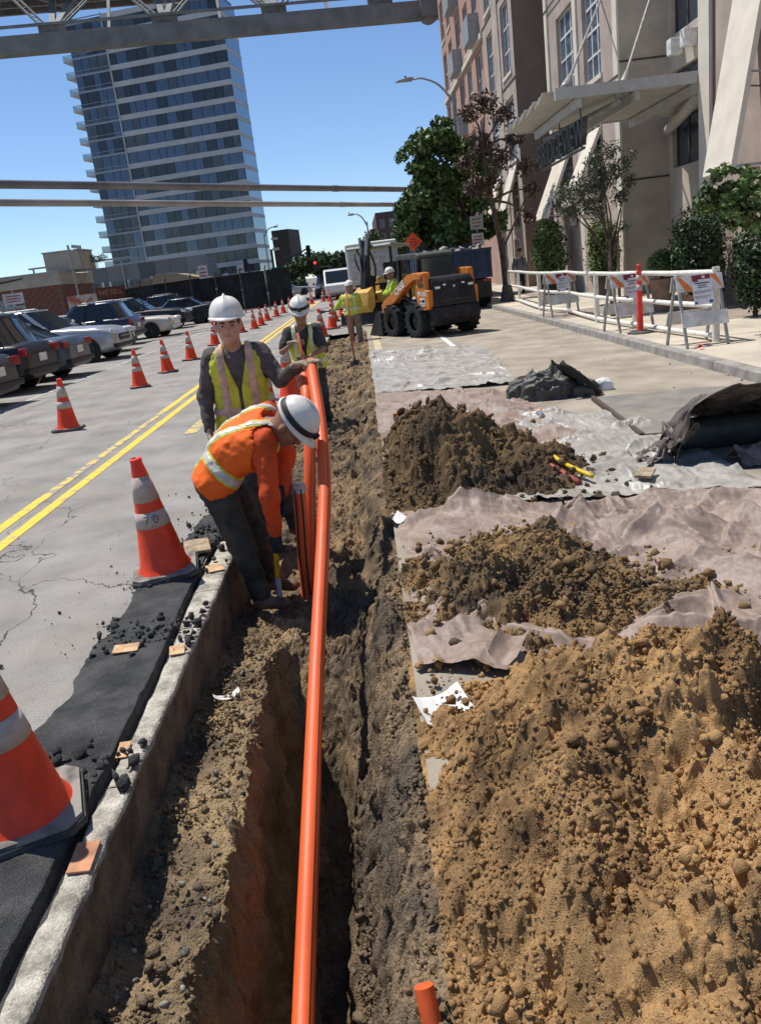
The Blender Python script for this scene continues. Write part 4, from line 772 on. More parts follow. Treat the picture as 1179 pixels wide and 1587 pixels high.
# worker bending with the digging bar -------------------------------------------------
fz = -0.33
JW = dict(ankleL=(-0.84, 5.30, fz + 0.09), toeL=(-0.64, 5.22, fz), ankleR=(-0.88, 4.98, fz + 0.09), toeR=(-0.66, 4.92, fz), kneeL=(-0.905, 5.24, 0.13), kneeR=(-0.955, 5.02, 0.12), hipL=(-1.06, 5.24, 0.545), hipR=(-1.07, 5.06, 0.535),
          spine=(-0.93, 5.14, 0.735), shL=(-0.69, 5.28, 0.895), shR=(-0.70, 4.96, 0.775), elL=(-0.62, 5.34, 0.60), wrL=(-0.66, 5.16, 0.38), elR=(-0.705, 4.86, 0.45), wrR=(-0.715, 4.93, 0.19),
          head=(-0.535, 5.02, 0.845), hup=(0.80, -0.35, 0.46), hfw=(0.55, -0.15, -0.80))
person('worker in orange vest and white hard hat bending over the trench with a bar', JW, dict(skin=M_SKIN2, shirt=M_REDSL, sleeve='long', trousers=M_TRS, boot=M_BOOT, vest=M_ORG, vest_sleeve=False, open=False, stripe=M_REFL, trim=mat('lime trim', (0.62, 0.66, 0.06), 0.7), vest_drop=0.07, bulk=1.10, hoops=(-0.36,)),
       h=0.0095, face=False, goggles=True, hands=[dict(w=(-0.716, 4.935, 0.175), f=(-0.02, 0.05, -1), n=(0.25, 0.9, 0.1), curl=1.25, m=M_GLOVEB, side=1, thumb=(0.5, 1.0)), dict(w=(-0.67, 5.13, 0.36), f=(-0.1, -0.35, -0.9), n=(-0.6, -0.5, 0.2), curl=1.2, m=M_GLOVEB, side=1)])
t = thing('digging_bar', 'yellow handled digging bar held by the bending worker', 'digging bar', (-0.775, 4.98, -0.53))
MB().tube([(0.015, 0.0, 0.36), (0.062, 0.03, 0.92)], 0.017, 12).build('handle', mat('yellow bar paint', (0.66, 0.43, 0.03), 0.5, var=0.2, vs=20), t, smooth=True)
MB().tube([(0.003, 0.0, 0.0), (0.006, 0.0, 0.1), (0.018, 0.0, 0.40)], [0.016, 0.019, 0.0205], 12).build('shaft', mat('worn bar steel', (0.30, 0.29, 0.28), 0.45, metal=0.7), t, smooth=True)
t['label'] = 'yellow handled digging bar held upright by the bending worker in orange'
# worker steadying the conduit --------------------------------------------------------
J2 = dict(ankleL=(-0.93, 5.98, -0.12), toeL=(-0.88, 5.85, -0.2), ankleR=(-0.72, 6.12, -0.12), toeR=(-0.62, 6.0, -0.2), kneeL=(-0.96, 5.98, 0.28), kneeR=(-0.78, 6.08, 0.28), hipL=(-1.06, 6.08, 0.68), hipR=(-0.88, 6.10, 0.68),
          spine=(-0.965, 6.08, 0.90), shL=(-1.135, 6.05, 1.235), shR=(-0.785, 6.08, 1.235), elL=(-1.225, 6.04, 0.95), wrL=(-1.215, 5.94, 0.72), elR=(-0.655, 6.02, 1.015), wrR=(-0.505, 5.88, 1.115),
          head=(-0.965, 5.99, 1.44), hup=(0.02, -0.06, 1), hfw=(0.10, -1, -0.12))
person('young worker in yellow vest and grey shirt steadying the orange conduit', J2, dict(skin=M_SKIN, shirt=M_GREY, sleeve='long', trousers=M_TRS, boot=M_BOOT, vest=M_LIME, stripe=M_REFLP, hoops=(-0.40,), vest_drop=0.02), h=0.0095,
       hands=[dict(w=(-0.475, 5.86, 1.125), f=(1, -0.05, 0.12), n=(0.1, 0.15, -1), curl=0.85, m=M_GLOVE, side=1, thumb=(0.9, 0.5)), dict(w=(-1.215, 5.93, 0.70), f=(0.05, -0.2, -1), n=(1, 0, 0), curl=0.5, m=M_GLOVE, side=-1)])
# worker with shovel looking down ------------------------------------------------------
z0 = -0.20
J3 = dict(ankleL=(-0.86, 10.5, z0 + 0.09), toeL=(-0.86, 10.3, z0), ankleR=(-0.62, 10.55, z0 + 0.09), toeR=(-0.58, 10.35, z0), kneeL=(-0.86, 10.42, 0.28), kneeR=(-0.64, 10.46, 0.28), hipL=(-0.83, 10.58, 0.64), hipR=(-0.66, 10.58, 0.64),
          spine=(-0.76, 10.53, 0.84), shL=(-0.955, 10.44, 1.08), shR=(-0.60, 10.44, 1.08), elL=(-1.05, 10.30, 0.86), wrL=(-0.90, 10.18, 0.96), elR=(-0.545, 10.30, 0.84), wrR=(-0.74, 10.16, 0.77),
          head=(-0.77, 10.34, 1.30), hup=(0.03, -0.42, 0.9), hfw=(0.05, -0.80, -0.55))
person('worker in yellow vest and dark shirt looking down, both hands on a shovel', J3, dict(skin=M_SKIN2, shirt=M_DGREY, sleeve='short', trousers=M_TRS, boot=M_BOOT, vest=M_LIME, stripe=mat('pale lime tape', (0.62, 0.66, 0.40), 0.6), hoops=(-0.40,), vest_drop=0.05), h=0.013, goggles=True,
       hands=[dict(w=(-0.885, 10.165, 0.97), f=(0.9, -0.1, 0.1), n=(0.2, -0.2, -0.9), curl=1.2, m=M_GLOVE, side=1, h=0.006), dict(w=(-0.76, 10.15, 0.765), f=(-0.9, -0.1, 0.0), n=(0, -0.6, -0.6), curl=1.2, m=M_GLOVE, side=-1, h=0.006)])
def shovel(label, a, b, red=True, blade=True, group=None):
    t = thing('shovel', label, 'shovel', tuple(a)); a = Vector(a); b = Vector(b); d = (b - a).normalized()
    MB().tube([d * 0.22, b - a], 0.017, 10).build('handle', mat('red fibreglass handle', (0.46, 0.09, 0.05), 0.5) if red else mat('ash handle', (0.40, 0.26, 0.13), 0.7), t, smooth=True)
    s_ = d.cross(Vector((0, 1, 0))).normalized(); n_ = s_.cross(d); V = []; F = []
    for i, (l, w_) in enumerate(((0.0, 0.01), (0.03, 0.055), (0.10, 0.095), (0.20, 0.10), (0.255, 0.09), (0.27, 0.02))):
        for j in range(5): q = (j - 2) / 2; V.append(d * l + s_ * w_ * q + n_ * 0.025 * (q * q))
    for i in range(5):
        for j in range(4): F.append((i * 5 + j, i * 5 + j + 1, (i + 1) * 5 + j + 1, (i + 1) * 5 + j))
    o = MB().add(V, F).build('blade', mat('shovel steel', (0.10, 0.09, 0.08), 0.5, metal=0.6), t, smooth=True); o.modifiers.new('s', 'SOLIDIFY').thickness = 0.004
    MB().tube([d * 0.2, d * 0.36], [0.028, 0.021], 10).build('socket', mat('shovel steel', (0.10, 0.09, 0.08), 0.5, metal=0.6), t, smooth=True); return t
shovel('shovel held by the worker who looks down at it', (-0.72, 10.05, -0.22), (-0.815, 10.12, 1.08))
shovel('red handled shovel standing in the far backfill before the worker seen from behind', (-0.285, 16.6, -0.25), (-0.285, 16.7, 1.34))
# worker seen from behind -------------------------------------------------------------------
z0 = -0.19
J4 = dict(ankleL=(-0.36, 21.5, z0 + 0.09), toeL=(-0.36, 21.7, z0), ankleR=(-0.14, 21.4, z0 + 0.09), toeR=(-0.12, 21.6, z0), kneeL=(-0.36, 21.52, 0.26), kneeR=(-0.15, 21.44, 0.26), hipL=(-0.36, 21.45, 0.66), hipR=(-0.18, 21.45, 0.66),
          spine=(-0.28, 21.5, 0.86), shL=(-0.47, 21.52, 1.12), shR=(-0.10, 21.52, 1.12), elL=(-0.62, 21.7, 0.92), wrL=(-0.72, 21.8, 0.84), elR=(-0.05, 21.75, 0.90), wrR=(-0.30, 21.9, 0.86),
          head=(-0.27, 21.62, 1.31), hup=(0, 0.15, 1), hfw=(0, 1, -0.2))
# joints mirrored for a figure turned away: left/right swap keeps the chest facing +Y
for a in ('ankle', 'toe', 'knee', 'hip', 'sh', 'el', 'wr'): J4[a + 'L'], J4[a + 'R'] = J4[a + 'R'], J4[a + 'L']
M_LSH = mat('lime work shirt', (0.52, 0.66, 0.07), 0.8, var=0.12, vs=10)
person('worker in lime shirt and khaki trousers seen from behind, beside the loader', J4, dict(skin=M_SKIN2, shirt=M_LSH, sleeve='long', trousers=M_KHK, boot=M_BOOT, vest=M_LIME, open=False, stripe=mat('pale lime tape', (0.62, 0.66, 0.40), 0.6), hoops=(-0.33,)), h=0.018, face=False,
       hands=[dict(w=J4['wrR'], f=(-0.6, 0.4, -0.4), n=(0, 0, -1), curl=1.1, m=M_GLOVE, side=1, h=0.009), dict(w=J4['wrL'], f=(-0.8, 0.2, -0.3), n=(0, 0, -1), curl=1.1, m=M_GLOVE, side=1, h=0.009)])
t = thing('shovel', 'shovel gripped across the body by the worker in lime shirt', 'shovel', (-0.98, 22.0, 0.80))
MB().tube([(0, 0, 0), (0.92, 0.0, 0.03)], 0.018, 8).build('handle', mat('dark handle', (0.05, 0.04, 0.035), 0.7), t); MB().tube([(-0.14, 0, 0.0), (-0.12, 0, 0.0), (0.0, 0, 0.0)], [0.01, 0.05, 0.03], 8).build('blade', mat('shovel steel', (0.10, 0.09, 0.08), 0.5, metal=0.6), t)
# worker at the excavator -------------------------------------------------------------------
J5 = dict(ankleL=(1.10, 24.7, 0.09), toeL=(0.9, 24.6, 0), ankleR=(1.0, 24.95, 0.09), toeR=(0.8, 24.85, 0), kneeL=(1.05, 24.68, 0.5), kneeR=(0.95, 24.9, 0.5), hipL=(1.08, 24.68, 0.9), hipR=(1.0, 24.86, 0.9),
          spine=(1.03, 24.75, 1.08), shL=(0.96, 24.58, 1.30), shR=(0.90, 24.92, 1.30), elL=(0.86, 24.5, 1.05), wrL=(0.70, 24.55, 0.98), elR=(0.78, 24.95, 1.05), wrR=(0.65, 24.8, 0.98), head=(0.90, 24.72, 1.50), hup=(-0.15, -0.05, 1), hfw=(-1, -0.3, -0.3))
person('worker in lime vest and white hard hat standing between loader and excavator', J5, dict(skin=M_SKIN2, shirt=M_LSH, sleeve='long', trousers=M_KHK, boot=M_BOOT, vest=M_LIME, stripe=M_REFL), h=0.020, face=False)
# pedestrian on the sidewalk
J6 = dict(ankleL=(6.45, 34.6, 0.12), toeL=(6.45, 34.4, 0.04), ankleR=(6.68, 34.9, 0.12), toeR=(6.68, 34.7, 0.04), kneeL=(6.46, 34.58, 0.52), kneeR=(6.67, 34.75, 0.52), hipL=(6.48, 34.75, 0.92), hipR=(6.66, 34.75, 0.92), spine=(6.57, 34.75, 1.12),
          shL=(6.38, 34.75, 1.42), shR=(6.76, 34.75, 1.42), elL=(6.30, 34.8, 1.14), wrL=(6.28, 34.66, 0.92), elR=(6.84, 34.78, 1.14), wrR=(6.84, 34.62, 0.92), head=(6.57, 34.68, 1.66), hup=(0, 0, 1), hfw=(-0.1, -1, 0))
t = person('pedestrian in grey sweater and dark cap walking on the sidewalk with a backpack', J6, dict(skin=M_SKIN, shirt=mat('grey sweater', (0.20, 0.20, 0.215), 0.9), sleeve='long', trousers=mat('dark jeans', (0.025, 0.03, 0.045), 0.9), boot=M_STRAP), h=0.018, face=True, hat=False)
MB().lathe([(0.105, 0), (0.107, 0.03), (0.09, 0.085), (0.04, 0.115), (0.0, 0.118)], 16, (0.0, -0.09, 1.70)).build('cap', mat('dark cap', (0.05, 0.03, 0.02), 0.9), t, smooth='auto'); MB().box((0.0, -0.21, 1.708), (0.13, 0.11, 0.012)).build('cap_peak', mat('dark cap', (0.05, 0.03, 0.02), 0.9), t)
for sx in (-1, 1): MB().tube([(0.11 * sx, 0.06, 1.44), (0.115 * sx, -0.07, 1.44), (0.12 * sx, -0.115, 1.30), (0.13 * sx, -0.10, 1.1)], 0.02, 6).build('backpack_strap', M_STRAP, t)
# ================================================================ vehicles and machines
M_RUB = mat('tyre rubber', (0.022, 0.022, 0.023), 0.85, var=0.25, vs=20, bump=0.2, bs=60); M_BLK = mat('black machine paint', (0.022, 0.022, 0.024), 0.5, var=0.3, vs=6)
M_CASEO = mat('loader orange', (0.62, 0.20, 0.035), 0.45, var=0.12, vs=6, fine=0.06); M_RIM = mat('alloy rim', (0.45, 0.45, 0.46), 0.35, metal=0.7); M_DGL = mat('dark glass', (0.018, 0.021, 0.024), 0.06, spec=0.8)
M_WPRINT = mat('white print', (0.75, 0.74, 0.71), 0.6); M_CHR = mat('chrome', (0.6, 0.6, 0.6), 0.2, metal=1.0); M_TAIL = mat('red tail lamp', (0.30, 0.012, 0.012), 0.2, spec=0.7); M_HEAD = mat('head lamp lens', (0.62, 0.64, 0.66), 0.12, spec=0.8)
def text(name, body, size, m, parent, loc, rot, ext=0.003, bold=0.0, shear=0.0, align='CENTER', space=1.0):
    c = bpy.data.curves.new(name, 'FONT'); c.body = body; c.size = size; c.extrude = ext; c.align_x = align; c.align_y = 'CENTER'; c.offset = bold; c.shear = shear; c.space_character = space
    o = bpy.data.objects.new(name, c); COL.objects.link(o); dg = bpy.context.evaluated_depsgraph_get(); me = bpy.data.meshes.new_from_object(o.evaluated_get(dg)); COL.objects.unlink(o); bpy.data.objects.remove(o)
    me.materials.clear(); me.materials.append(m); q = obj_from(name, me, parent); q.matrix_local = Matrix.Translation(loc) @ (rot if isinstance(rot, Matrix) else Matrix.Rotation(0, 4, 'X')); return q
def rotm(x, y, z):
    """4x4 rotation with columns x, y, z"""
    m_ = Matrix.Identity(4)
    for i in range(3): m_[i][0], m_[i][1], m_[i][2] = x[i], y[i], z[i]
    return m_
def wheel(parent, x, y, r, w, tread=0, name='wheel', rimr=0.6, rimmat=None, out=1):
    """wheel with axle along local y; out: +1/-1 outer side"""
    e = bpy.data.objects.new(name, None); link(e, parent); e.location = (x, y, r)
    M3 = Matrix.Rotation(-PI / 2, 3, 'X')
    pr = [(rimr * r, -w / 2 * 0.85), (r * 0.82, -w / 2), (r * 0.95, -w / 2 * 0.9), (r, -w / 2 * 0.6), (r, w / 2 * 0.6), (r * 0.95, w / 2 * 0.9), (r * 0.82, w / 2), (rimr * r, w / 2 * 0.85)]
    b = MB(); b.lathe(pr, 32, (0, 0, 0), M3, cap=False)
    if tread:
        for k in range(tread):
            a = 2 * PI * k / tread
            for s_ in (-1, 1): b.box((math.cos(a + 0.1 * s_) * r * 1.0, s_ * w * 0.27, math.sin(a + 0.1 * s_) * r * 1.0), (r * 0.09, w * 0.46, r * 0.14), (0, -a, 0))
    b.build('tyre', M_RUB, e, smooth='auto')
    MB().lathe([(rimr * r, -w * 0.42), (rimr * r * 0.97, -w * 0.3), (rimr * r * 0.9, out * w * 0.22), (rimr * r * 0.35, out * w * 0.28), (rimr * r * 0.18, out * w * 0.36), (0.01, out * w * 0.37)], 24, (0, 0, 0), M3, cap=False).build('rim', rimmat or M_RIM, e, smooth='auto')
    if not tread:
        b = MB()
        for k in range(5):
            a = 2 * PI * k / 5; b.box((math.cos(a) * rimr * r * 0.55, out * w * 0.33, math.sin(a) * rimr * r * 0.55), (rimr * r * 0.8, w * 0.08, rimr * r * 0.2), (0, -a, 0))
        b.build('spokes', rimmat or M_RIM, e)
    return e
def smoothp(P, n=4): return [(p[0], p[1]) for p in smooth_path([(a, b, 0) for a, b in P], n)]
# ------------------------------------------------ cars: lofted body, x forward, y left, z up
def car(label, loc, heading, kind, paint, group='cars parked in the lot', mirror=True, detail=True):
    """kind: suv / sedan / vintage. heading: direction of the nose in radians"""
    t = thing('parked_car', label, 'car', loc, heading, group)
    K = dict(suv=dict(L=4.75, W=1.88, H=1.72, hood=1.06, belt=1.08, tail=1.06, a=0.62, b=0.98, c=-1.55, d=-2.05, r=0.36, g=0.22, front=0.72),
             sedan=dict(L=4.75, W=1.82, H=1.45, hood=0.88, belt=0.94, tail=0.99, a=0.78, b=0.20, c=-1.15, d=-1.72, r=0.33, g=0.17, front=0.62),
             vintage=dict(L=4.6, W=1.76, H=1.44, hood=0.90, belt=0.93, tail=0.88, a=0.55, b=0.10, c=-1.05, d=-1.40, r=0.32, g=0.20, front=0.70))[kind]
    L, W, H = K['L'] / 2, K['W'] / 2, K['H']; g = K['g']
    # top line of the body without glasshouse (belt/hood/boot) along x
    def beltz(x):
        P = [(-L, K['tail'] * 0.80), (-L + 0.10, K['tail'] * 0.97), (-L + 0.4, K['tail']), (K['d'] + 0.1, K['tail']), (K['c'], K['belt']), (K['a'], K['belt']), (K['a'] + 0.35, K['hood']), (L - 0.5, K['hood'] * 0.94), (L - 0.12, K['hood'] * 0.84), (L, K['front'])]
        xs = [p[0] for p in P]; return np.interp(x, xs, [p[1] for p in P])
    def halfw(x): q = np.abs(x) / L; return W * (1 - 0.05 * q ** 2 - 0.16 * np.clip((q - 0.80) / 0.2, 0, 1) ** 2)
    def botz(x): q = np.abs(x) / L; return g + 0.10 * np.clip((q - 0.8) / 0.2, 0, 1)
    xs = np.unique(np.concatenate([np.linspace(-L, L, 45), [L - 0.03, -L + 0.03]])); V = []; n = 13
    for x in xs:
        bz, hw, z0 = beltz(x), halfw(x), botz(x); end = 1 - 0.10 * np.clip((abs(x) - L + 0.06) / 0.06, 0, 1)
        prof = [(0, z0), (hw * 0.80, z0), (hw * 0.97 * end, z0 + 0.07), (hw * end, z0 + 0.25), (hw * 1.0 * end, z0 + (bz - z0) * 0.55), (hw * 0.975 * end, z0 + (bz - z0) * 0.80), (hw * 0.93 * end, bz - 0.03), (hw * 0.86 * end, bz), (hw * 0.5, bz + 0.02), (0, bz + 0.028)]
        row = [(x, y, z) for y, z in prof] + [(x, -y, z) for y, z in prof[-2:0:-1]]; V.append(row)
    m_ = len(V[0]); b = MB(); vs = [p for r_ in V for p in r_]; F = []
    wx = [L - 0.88, -L + 0.98 if kind != 'vintage' else -L + 1.05]; R_ = K['r'] * 1.13
    for i in range(len(xs) - 1):
        for j in range(m_):
            q = (i * m_ + j, i * m_ + (j + 1) % m_, (i + 1) * m_ + (j + 1) % m_, (i + 1) * m_ + j)
            F.append(q)
    b.add(vs, F); b.add([V[0][k] for k in range(m_)], [tuple(range(m_))]); b.add([V[-1][k] for k in range(m_)], [tuple(range(m_ - 1, -1, -1))])
    body = b.build('body', paint, t, smooth=True); ss = body.modifiers.new('ss', 'SUBSURF'); ss.levels = ss.render_levels = 1
    # wheel arches as dark discs set into the side + wheels
    for x in wx:
        for s_ in (-1, 1):
            M3 = Matrix.Rotation(-PI / 2, 3, 'X'); hw = float(halfw(x))
            MB().lathe([(R_, -0.10), (R_, 0.012), (R_ * 0.97, 0.014), (0.02, 0.012)] if s_ > 0 else [(0.02, -0.012), (R_ * 0.97, -0.014), (R_, -0.012), (R_, 0.10)], 28, (x, s_ * hw, K['r'] + 0.01), M3, cap=False).build('wheel_arch', M_BLK, t, smooth='auto')
            wheel(t, x, s_ * (hw - 0.075), K['r'], 0.22, out=s_, rimr=0.66 if kind != 'vintage' else 0.55, rimmat=M_RIM)
    # glasshouse: roof + glass band
    a, b0, c, d = K['a'], K['b'] if kind != 'suv' else 0.05, K['c'], K['d']; bz = K['belt'] - 0.01; zt = H - 0.05; wb = W * 0.87; wt = W * 0.70
    tz = K['tail'] - 0.01
    lo = [(a + 0.06, 0.72 * wb, bz), (a - 0.25, wb, bz), (c, wb, bz), (d + 0.12, wb * 0.97, tz), (d, 0.75 * wb, tz)]
    if kind == 'suv': hi = [(b0 - 0.12, 0.74 * wt, zt), (b0 - 0.42, wt, zt), (c + 0.1, wt, zt - 0.01), (d + 0.42, wt * 0.97, zt - 0.04), (d + 0.28, 0.76 * wt, zt - 0.05)]
    else: hi = [(b0 - 0.02, 0.74 * wt, zt - 0.02), (b0 - 0.25, wt, zt - 0.01), (c + 0.45, wt, zt - 0.02), (c + 0.2, wt * 0.97, zt - 0.04), (c + 0.1, 0.76 * wt, zt - 0.05)]
    ring = lambda P: P + [(x, -y, z) for x, y, z in P[::-1]]
    lo_, hi_ = ring(lo), ring(hi); k = len(lo_); b = MB(); b.add(lo_ + hi_, [(i, (i + 1) % k, k + (i + 1) % k, k + i) for i in range(k)]); b.build('glass', M_DGL, t, smooth='auto')
    top = [(x * 0.985 if abs(x) > 0.4 else x, y * 0.80, H - 0.012) for x, y, z in hi_]; mid = [(x, y * 1.025, z + 0.004) for x, y, z in hi_]; ctr = [(sum(p[0] for p in top) / k, 0, H)]
    b = MB(); b.add(mid + [(x, y * 0.96, z + 0.03) for x, y, z in mid] + top + ctr, [(i, (i + 1) % k, k + (i + 1) % k, k + i) for i in range(k)] + [(k + i, k + (i + 1) % k, 2 * k + (i + 1) % k, 2 * k + i) for i in range(k)] + [(2 * k + i, 2 * k + (i + 1) % k, 3 * k) for i in range(k)])
    b.build('roof', paint, t, smooth=True)
    for s_ in (-1, 1):   # pillars
        for i, j in ((1, 1), (3, 3)): MB().bar((lo[i][0], s_ * (lo[i][1] + 0.006), lo[i][2] - 0.02), (hi[j][0], s_ * (hi[j][1] + 0.006), hi[j][2] + 0.02), 0.10, 0.03, (0, 1, 0)).build('pillar', paint, t)
        xm = (lo[1][0] + lo[2][0]) / 2; MB().bar((xm, s_ * (wb + 0.006), bz - 0.02), (xm - 0.1, s_ * (wt + 0.006), zt), 0.07, 0.03, (0, 1, 0)).build('pillar', M_BLK, t)
        fx = L - 0.10; MB().box((fx, s_ * W * 0.66, K['hood'] * 0.80), (0.18, W * 0.38, 0.13), (0, 0.25, -s_ * 0.45)).build('headlight', M_HEAD, t, bevel=0.02)
        MB().box((-L + 0.07, s_ * W * 0.72, K['tail'] * 0.83), (0.16, W * 0.30, 0.17 if kind != 'vintage' else 0.12), (0, 0, s_ * 0.35)).build('tail_light', M_TAIL, t, bevel=0.02)
        MB().box((a - 0.25, s_ * (W + 0.07), bz + 0.06), (0.10, 0.20, 0.13)).build('mirror', paint if kind != 'vintage' else M_CHR, t, bevel=0.03)
        for hx in (xm - 0.12, xm + 0.75): MB().box((hx, s_ * (float(halfw(hx)) * 0.985), bz - 0.14), (0.20, 0.03, 0.035)).build('door_handle', M_CHR, t)
        if kind == 'suv': MB().tube([(b0 - 0.5, s_ * wt * 0.93, H + 0.0), (b0 - 0.6, s_ * wt * 0.93, H + 0.035), (d + 0.7, s_ * wt * 0.93, H + 0.03), (d + 0.6, s_ * wt * 0.93, H - 0.02)], 0.018, 6).build('roof_rail', M_CHR, t)
    cm = M_CHR if kind == 'vintage' else M_BLK
    MB().box((L - 0.02, 0, K['hood'] * 0.62), (0.09, W * 0.95, 0.20)).build('grille', cm if kind == 'vintage' else M_BLK, t, bevel=0.02)
    if kind != 'vintage': MB().box((L + 0.027, 0, K['hood'] * 0.64), (0.012, W * 0.8, 0.025)).build('grille_bar', M_CHR, t)
    MB().box((L - 0.02, 0, g + 0.2), (0.12, W * 1.72, 0.12 if kind != 'vintage' else 0.09)).build('front_bumper', cm, t, bevel=0.03); MB().box((-L + 0.02, 0, g + 0.24), (0.13, W * 1.70, 0.12)).build('rear_bumper', cm, t, bevel=0.03)
    MB().box((-L - 0.012, 0, K['tail'] * 0.68), (0.02, 0.34, 0.17)).build('licence_plate', M_WPRINT, t)
    return t
PT = lambda n_, c, **k: mat('car paint ' + n_, c, k.pop('rough', 0.32), spec=0.5, var=0.05, vs=2, coat=0.25, **k)
PT0 = PT
P_BLK, P_NAVY, P_SIL, P_WHT, P_CREAM, P_GRY, P_SLATE = PT('black', (0.008, 0.008, 0.010), rough=0.45), PT('navy', (0.018, 0.025, 0.05)), PT('silver', (0.40, 0.41, 0.43), metal=0.4), PT('white', (0.66, 0.66, 0.66)), PT('cream', (0.58, 0.54, 0.46)), PT('grey', (0.035, 0.037, 0.042), rough=0.4), PT('slate blue', (0.055, 0.07, 0.092))
NX, PX = PI, 0.0        # nose away from / toward the street
car('dark grey hatchback at the left edge, tail lights toward the street', (-9.35, 16.1, 0), NX - 0.10, 'sedan', P_GRY)
car('black estate SUV parked tail out beside the slate blue sedan', (-9.6, 19.0, 0), NX - 0.10, 'suv', P_BLK)
car('slate blue sedan parked tail out between the black SUV and the silver SUV', (-9.6, 21.4, 0), NX - 0.06, 'sedan', P_SLATE)
car('silver SUV parked nose out toward the street', (-9.8, 26.3, 0), PX - 0.08, 'suv', P_SIL)
car('white sedan roof showing between the silver SUV and the navy SUV', (-10.6, 29.6, 0), PX, 'sedan', P_WHT)
car('navy SUV with red tail lights behind the silver SUV', (-11.2, 33.4, 0), NX - 0.05, 'suv', P_NAVY)
car('cream vintage saloon with chrome bumpers parked nose out', (-10.4, 36.9, 0), PX - 0.08, 'vintage', P_CREAM)
car('black SUV parked nose out right behind the vintage saloon', (-11.2, 43.2, 0), PX - 0.05, 'suv', P_BLK)
car('black sedan parked tail out farther along the row', (-10.2, 46.3, 0), NX, 'sedan', P_BLK)
car('dark grey SUV parked nose out near the end of the row', (-10.9, 51.2, 0), PX, 'suv', P_GRY)
car('white SUV gleaming at the far end of the row', (-8.6, 60.5, 0), PX, 'suv', P_WHT)
car('white sedan with blue bonnet crossing at the intersection', (-7.6, 66.5, 0), PX, 'sedan', P_WHT, group='cars at the intersection')
car('white SUV behind the crossing white sedan', (-8.6, 73.0, 0), PX, 'suv', P_WHT, group='cars at the intersection')
car('dark SUV driving up the street beyond the cones', (-2.6, 68.0, 0), -PI / 2, 'suv', P_BLK, group='cars at the intersection')
car('silver sedan far up the street under the trees', (-7.5, 90.0, 0), PX + 0.2, 'sedan', P_SIL, group='cars at the intersection')
car('white sedan parked far up the street', (-11.5, 98.0, 0), PX, 'sedan', P_WHT, group='cars at the intersection')
t = thing('white_van', 'small white van standing left of the excavator', 'van', (-1.45, 60.0, 0), -PI / 2)
MB().prism([(-2.3, 0.35), (2.1, 0.35), (2.4, 0.6), (2.35, 1.0), (1.9, 1.15), (1.3, 1.95), (0.9, 2.05), (-2.25, 2.05)], -0.95, 0.95).build('body', P_WHT, t, bevel=0.06)
MB().prism([(1.98, 1.16), (1.36, 1.92), (1.30, 1.92), (1.9, 1.16)], -0.82, 0.82).build('windscreen', M_DGL, t)
for x in (-1.5, 1.5):
    for s_ in (-1, 1): wheel(t, x, s_ * 0.82, 0.34, 0.22, out=s_)
# ------------------------------------------------ skid steer loader: x forward, y left, z up; origin between the axles
sk = thing('skid_steer_loader', 'orange and black skid steer loader with lowered bucket in the right lane', 'loader', (1.68, 21.35, -0.035), math.atan2(0.90, -0.43)); sk.scale = (1.05, 1.05, 1.01)
WB, TR, WR = 0.57, 0.66, 0.40
for x in (-WB, WB):
    for s_ in (-1, 1): wheel(sk, x, s_ * TR, WR, 0.29, tread=16, rimr=0.52, rimmat=M_BLK, out=s_)
ch = MB().prism([(-0.95, 0.28), (-0.80, 0.20), (0.70, 0.20), (0.98, 0.32), (0.98, 0.62), (0.55, 0.72), (-1.0, 0.72)], -0.50, 0.50).build('chassis', M_BLK, sk, bevel=0.02)
MB().prism([(-1.02, 0.72), (-1.22, 0.70), (-1.30, 0.44), (-1.18, 0.26), (-0.92, 0.24), (-0.80, 0.72)], -0.62, 0.62).build('rear_bumper', M_BLK, sk, bevel=0.03)
en = MB().prism([(-1.26, 0.70), (-1.18, 1.22), (-1.05, 1.36), (-0.55, 1.40), (-0.3, 0.72)], -0.56, 0.56).build('engine_cover', M_BLK, sk, bevel=0.03)
for i in range(5): MB().box((-1.232 + 0.018 * i, 0, 0.82 + 0.085 * i), (0.02, 0.80, 0.035), (0, -0.15, 0)).build('grille_slat', mat('worn black steel', (0.05, 0.05, 0.05), 0.6), en)
for s_ in (-1, 1):
    MB().box((-1.20, s_ * 0.44, 1.13), (0.03, 0.13, 0.05), (0, -0.15, 0)).build('rear_lamp', M_WPRINT, en); MB().box((-1.195, s_ * 0.25, 1.18), (0.02, 0.07, 0.03), (0, -0.15, 0)).build('decal', M_WPRINT, en)
MB().prism([(-0.035, 0), (0.035, 0), (0, -0.06)], -1.215, -1.20, 'x').build('emblem', M_WPRINT, en, loc=(0.012, 0, 1.15))
# cab frame
cb = bpy.data.objects.new('cab', None); link(cb, sk)
for s_ in (-1, 1):
    for p_, q_, w_ in (((0.62, s_ * 0.43, 0.72), (0.52, s_ * 0.42, 1.88), 0.08), ((-0.30, s_ * 0.43, 0.95), (-0.42, s_ * 0.42, 1.84), 0.08), ((0.10, s_ * 0.43, 0.8), (0.04, s_ * 0.42, 1.88), 0.05)): MB().bar(p_, q_, w_, w_).build('cab_post', M_BLK, cb)
MB().prism([(0.60, 1.86), (0.62, 1.94), (0.50, 1.985), (-0.40, 1.97), (-0.50, 1.90), (-0.48, 1.82), (0.55, 1.85)], -0.47, 0.47).build('cab_roof', mat('dark green grey roof', (0.075, 0.085, 0.078), 0.6), cb, bevel=0.025)
MB().prism([(-0.30, 1.0), (-0.60, 1.38), (-0.52, 1.82), (-0.40, 1.84), (-0.26, 1.0)], -0.40, 0.40).build('rear_window', mat('grey cab glass', (0.05, 0.065, 0.06), 0.1, spec=0.8), cb)
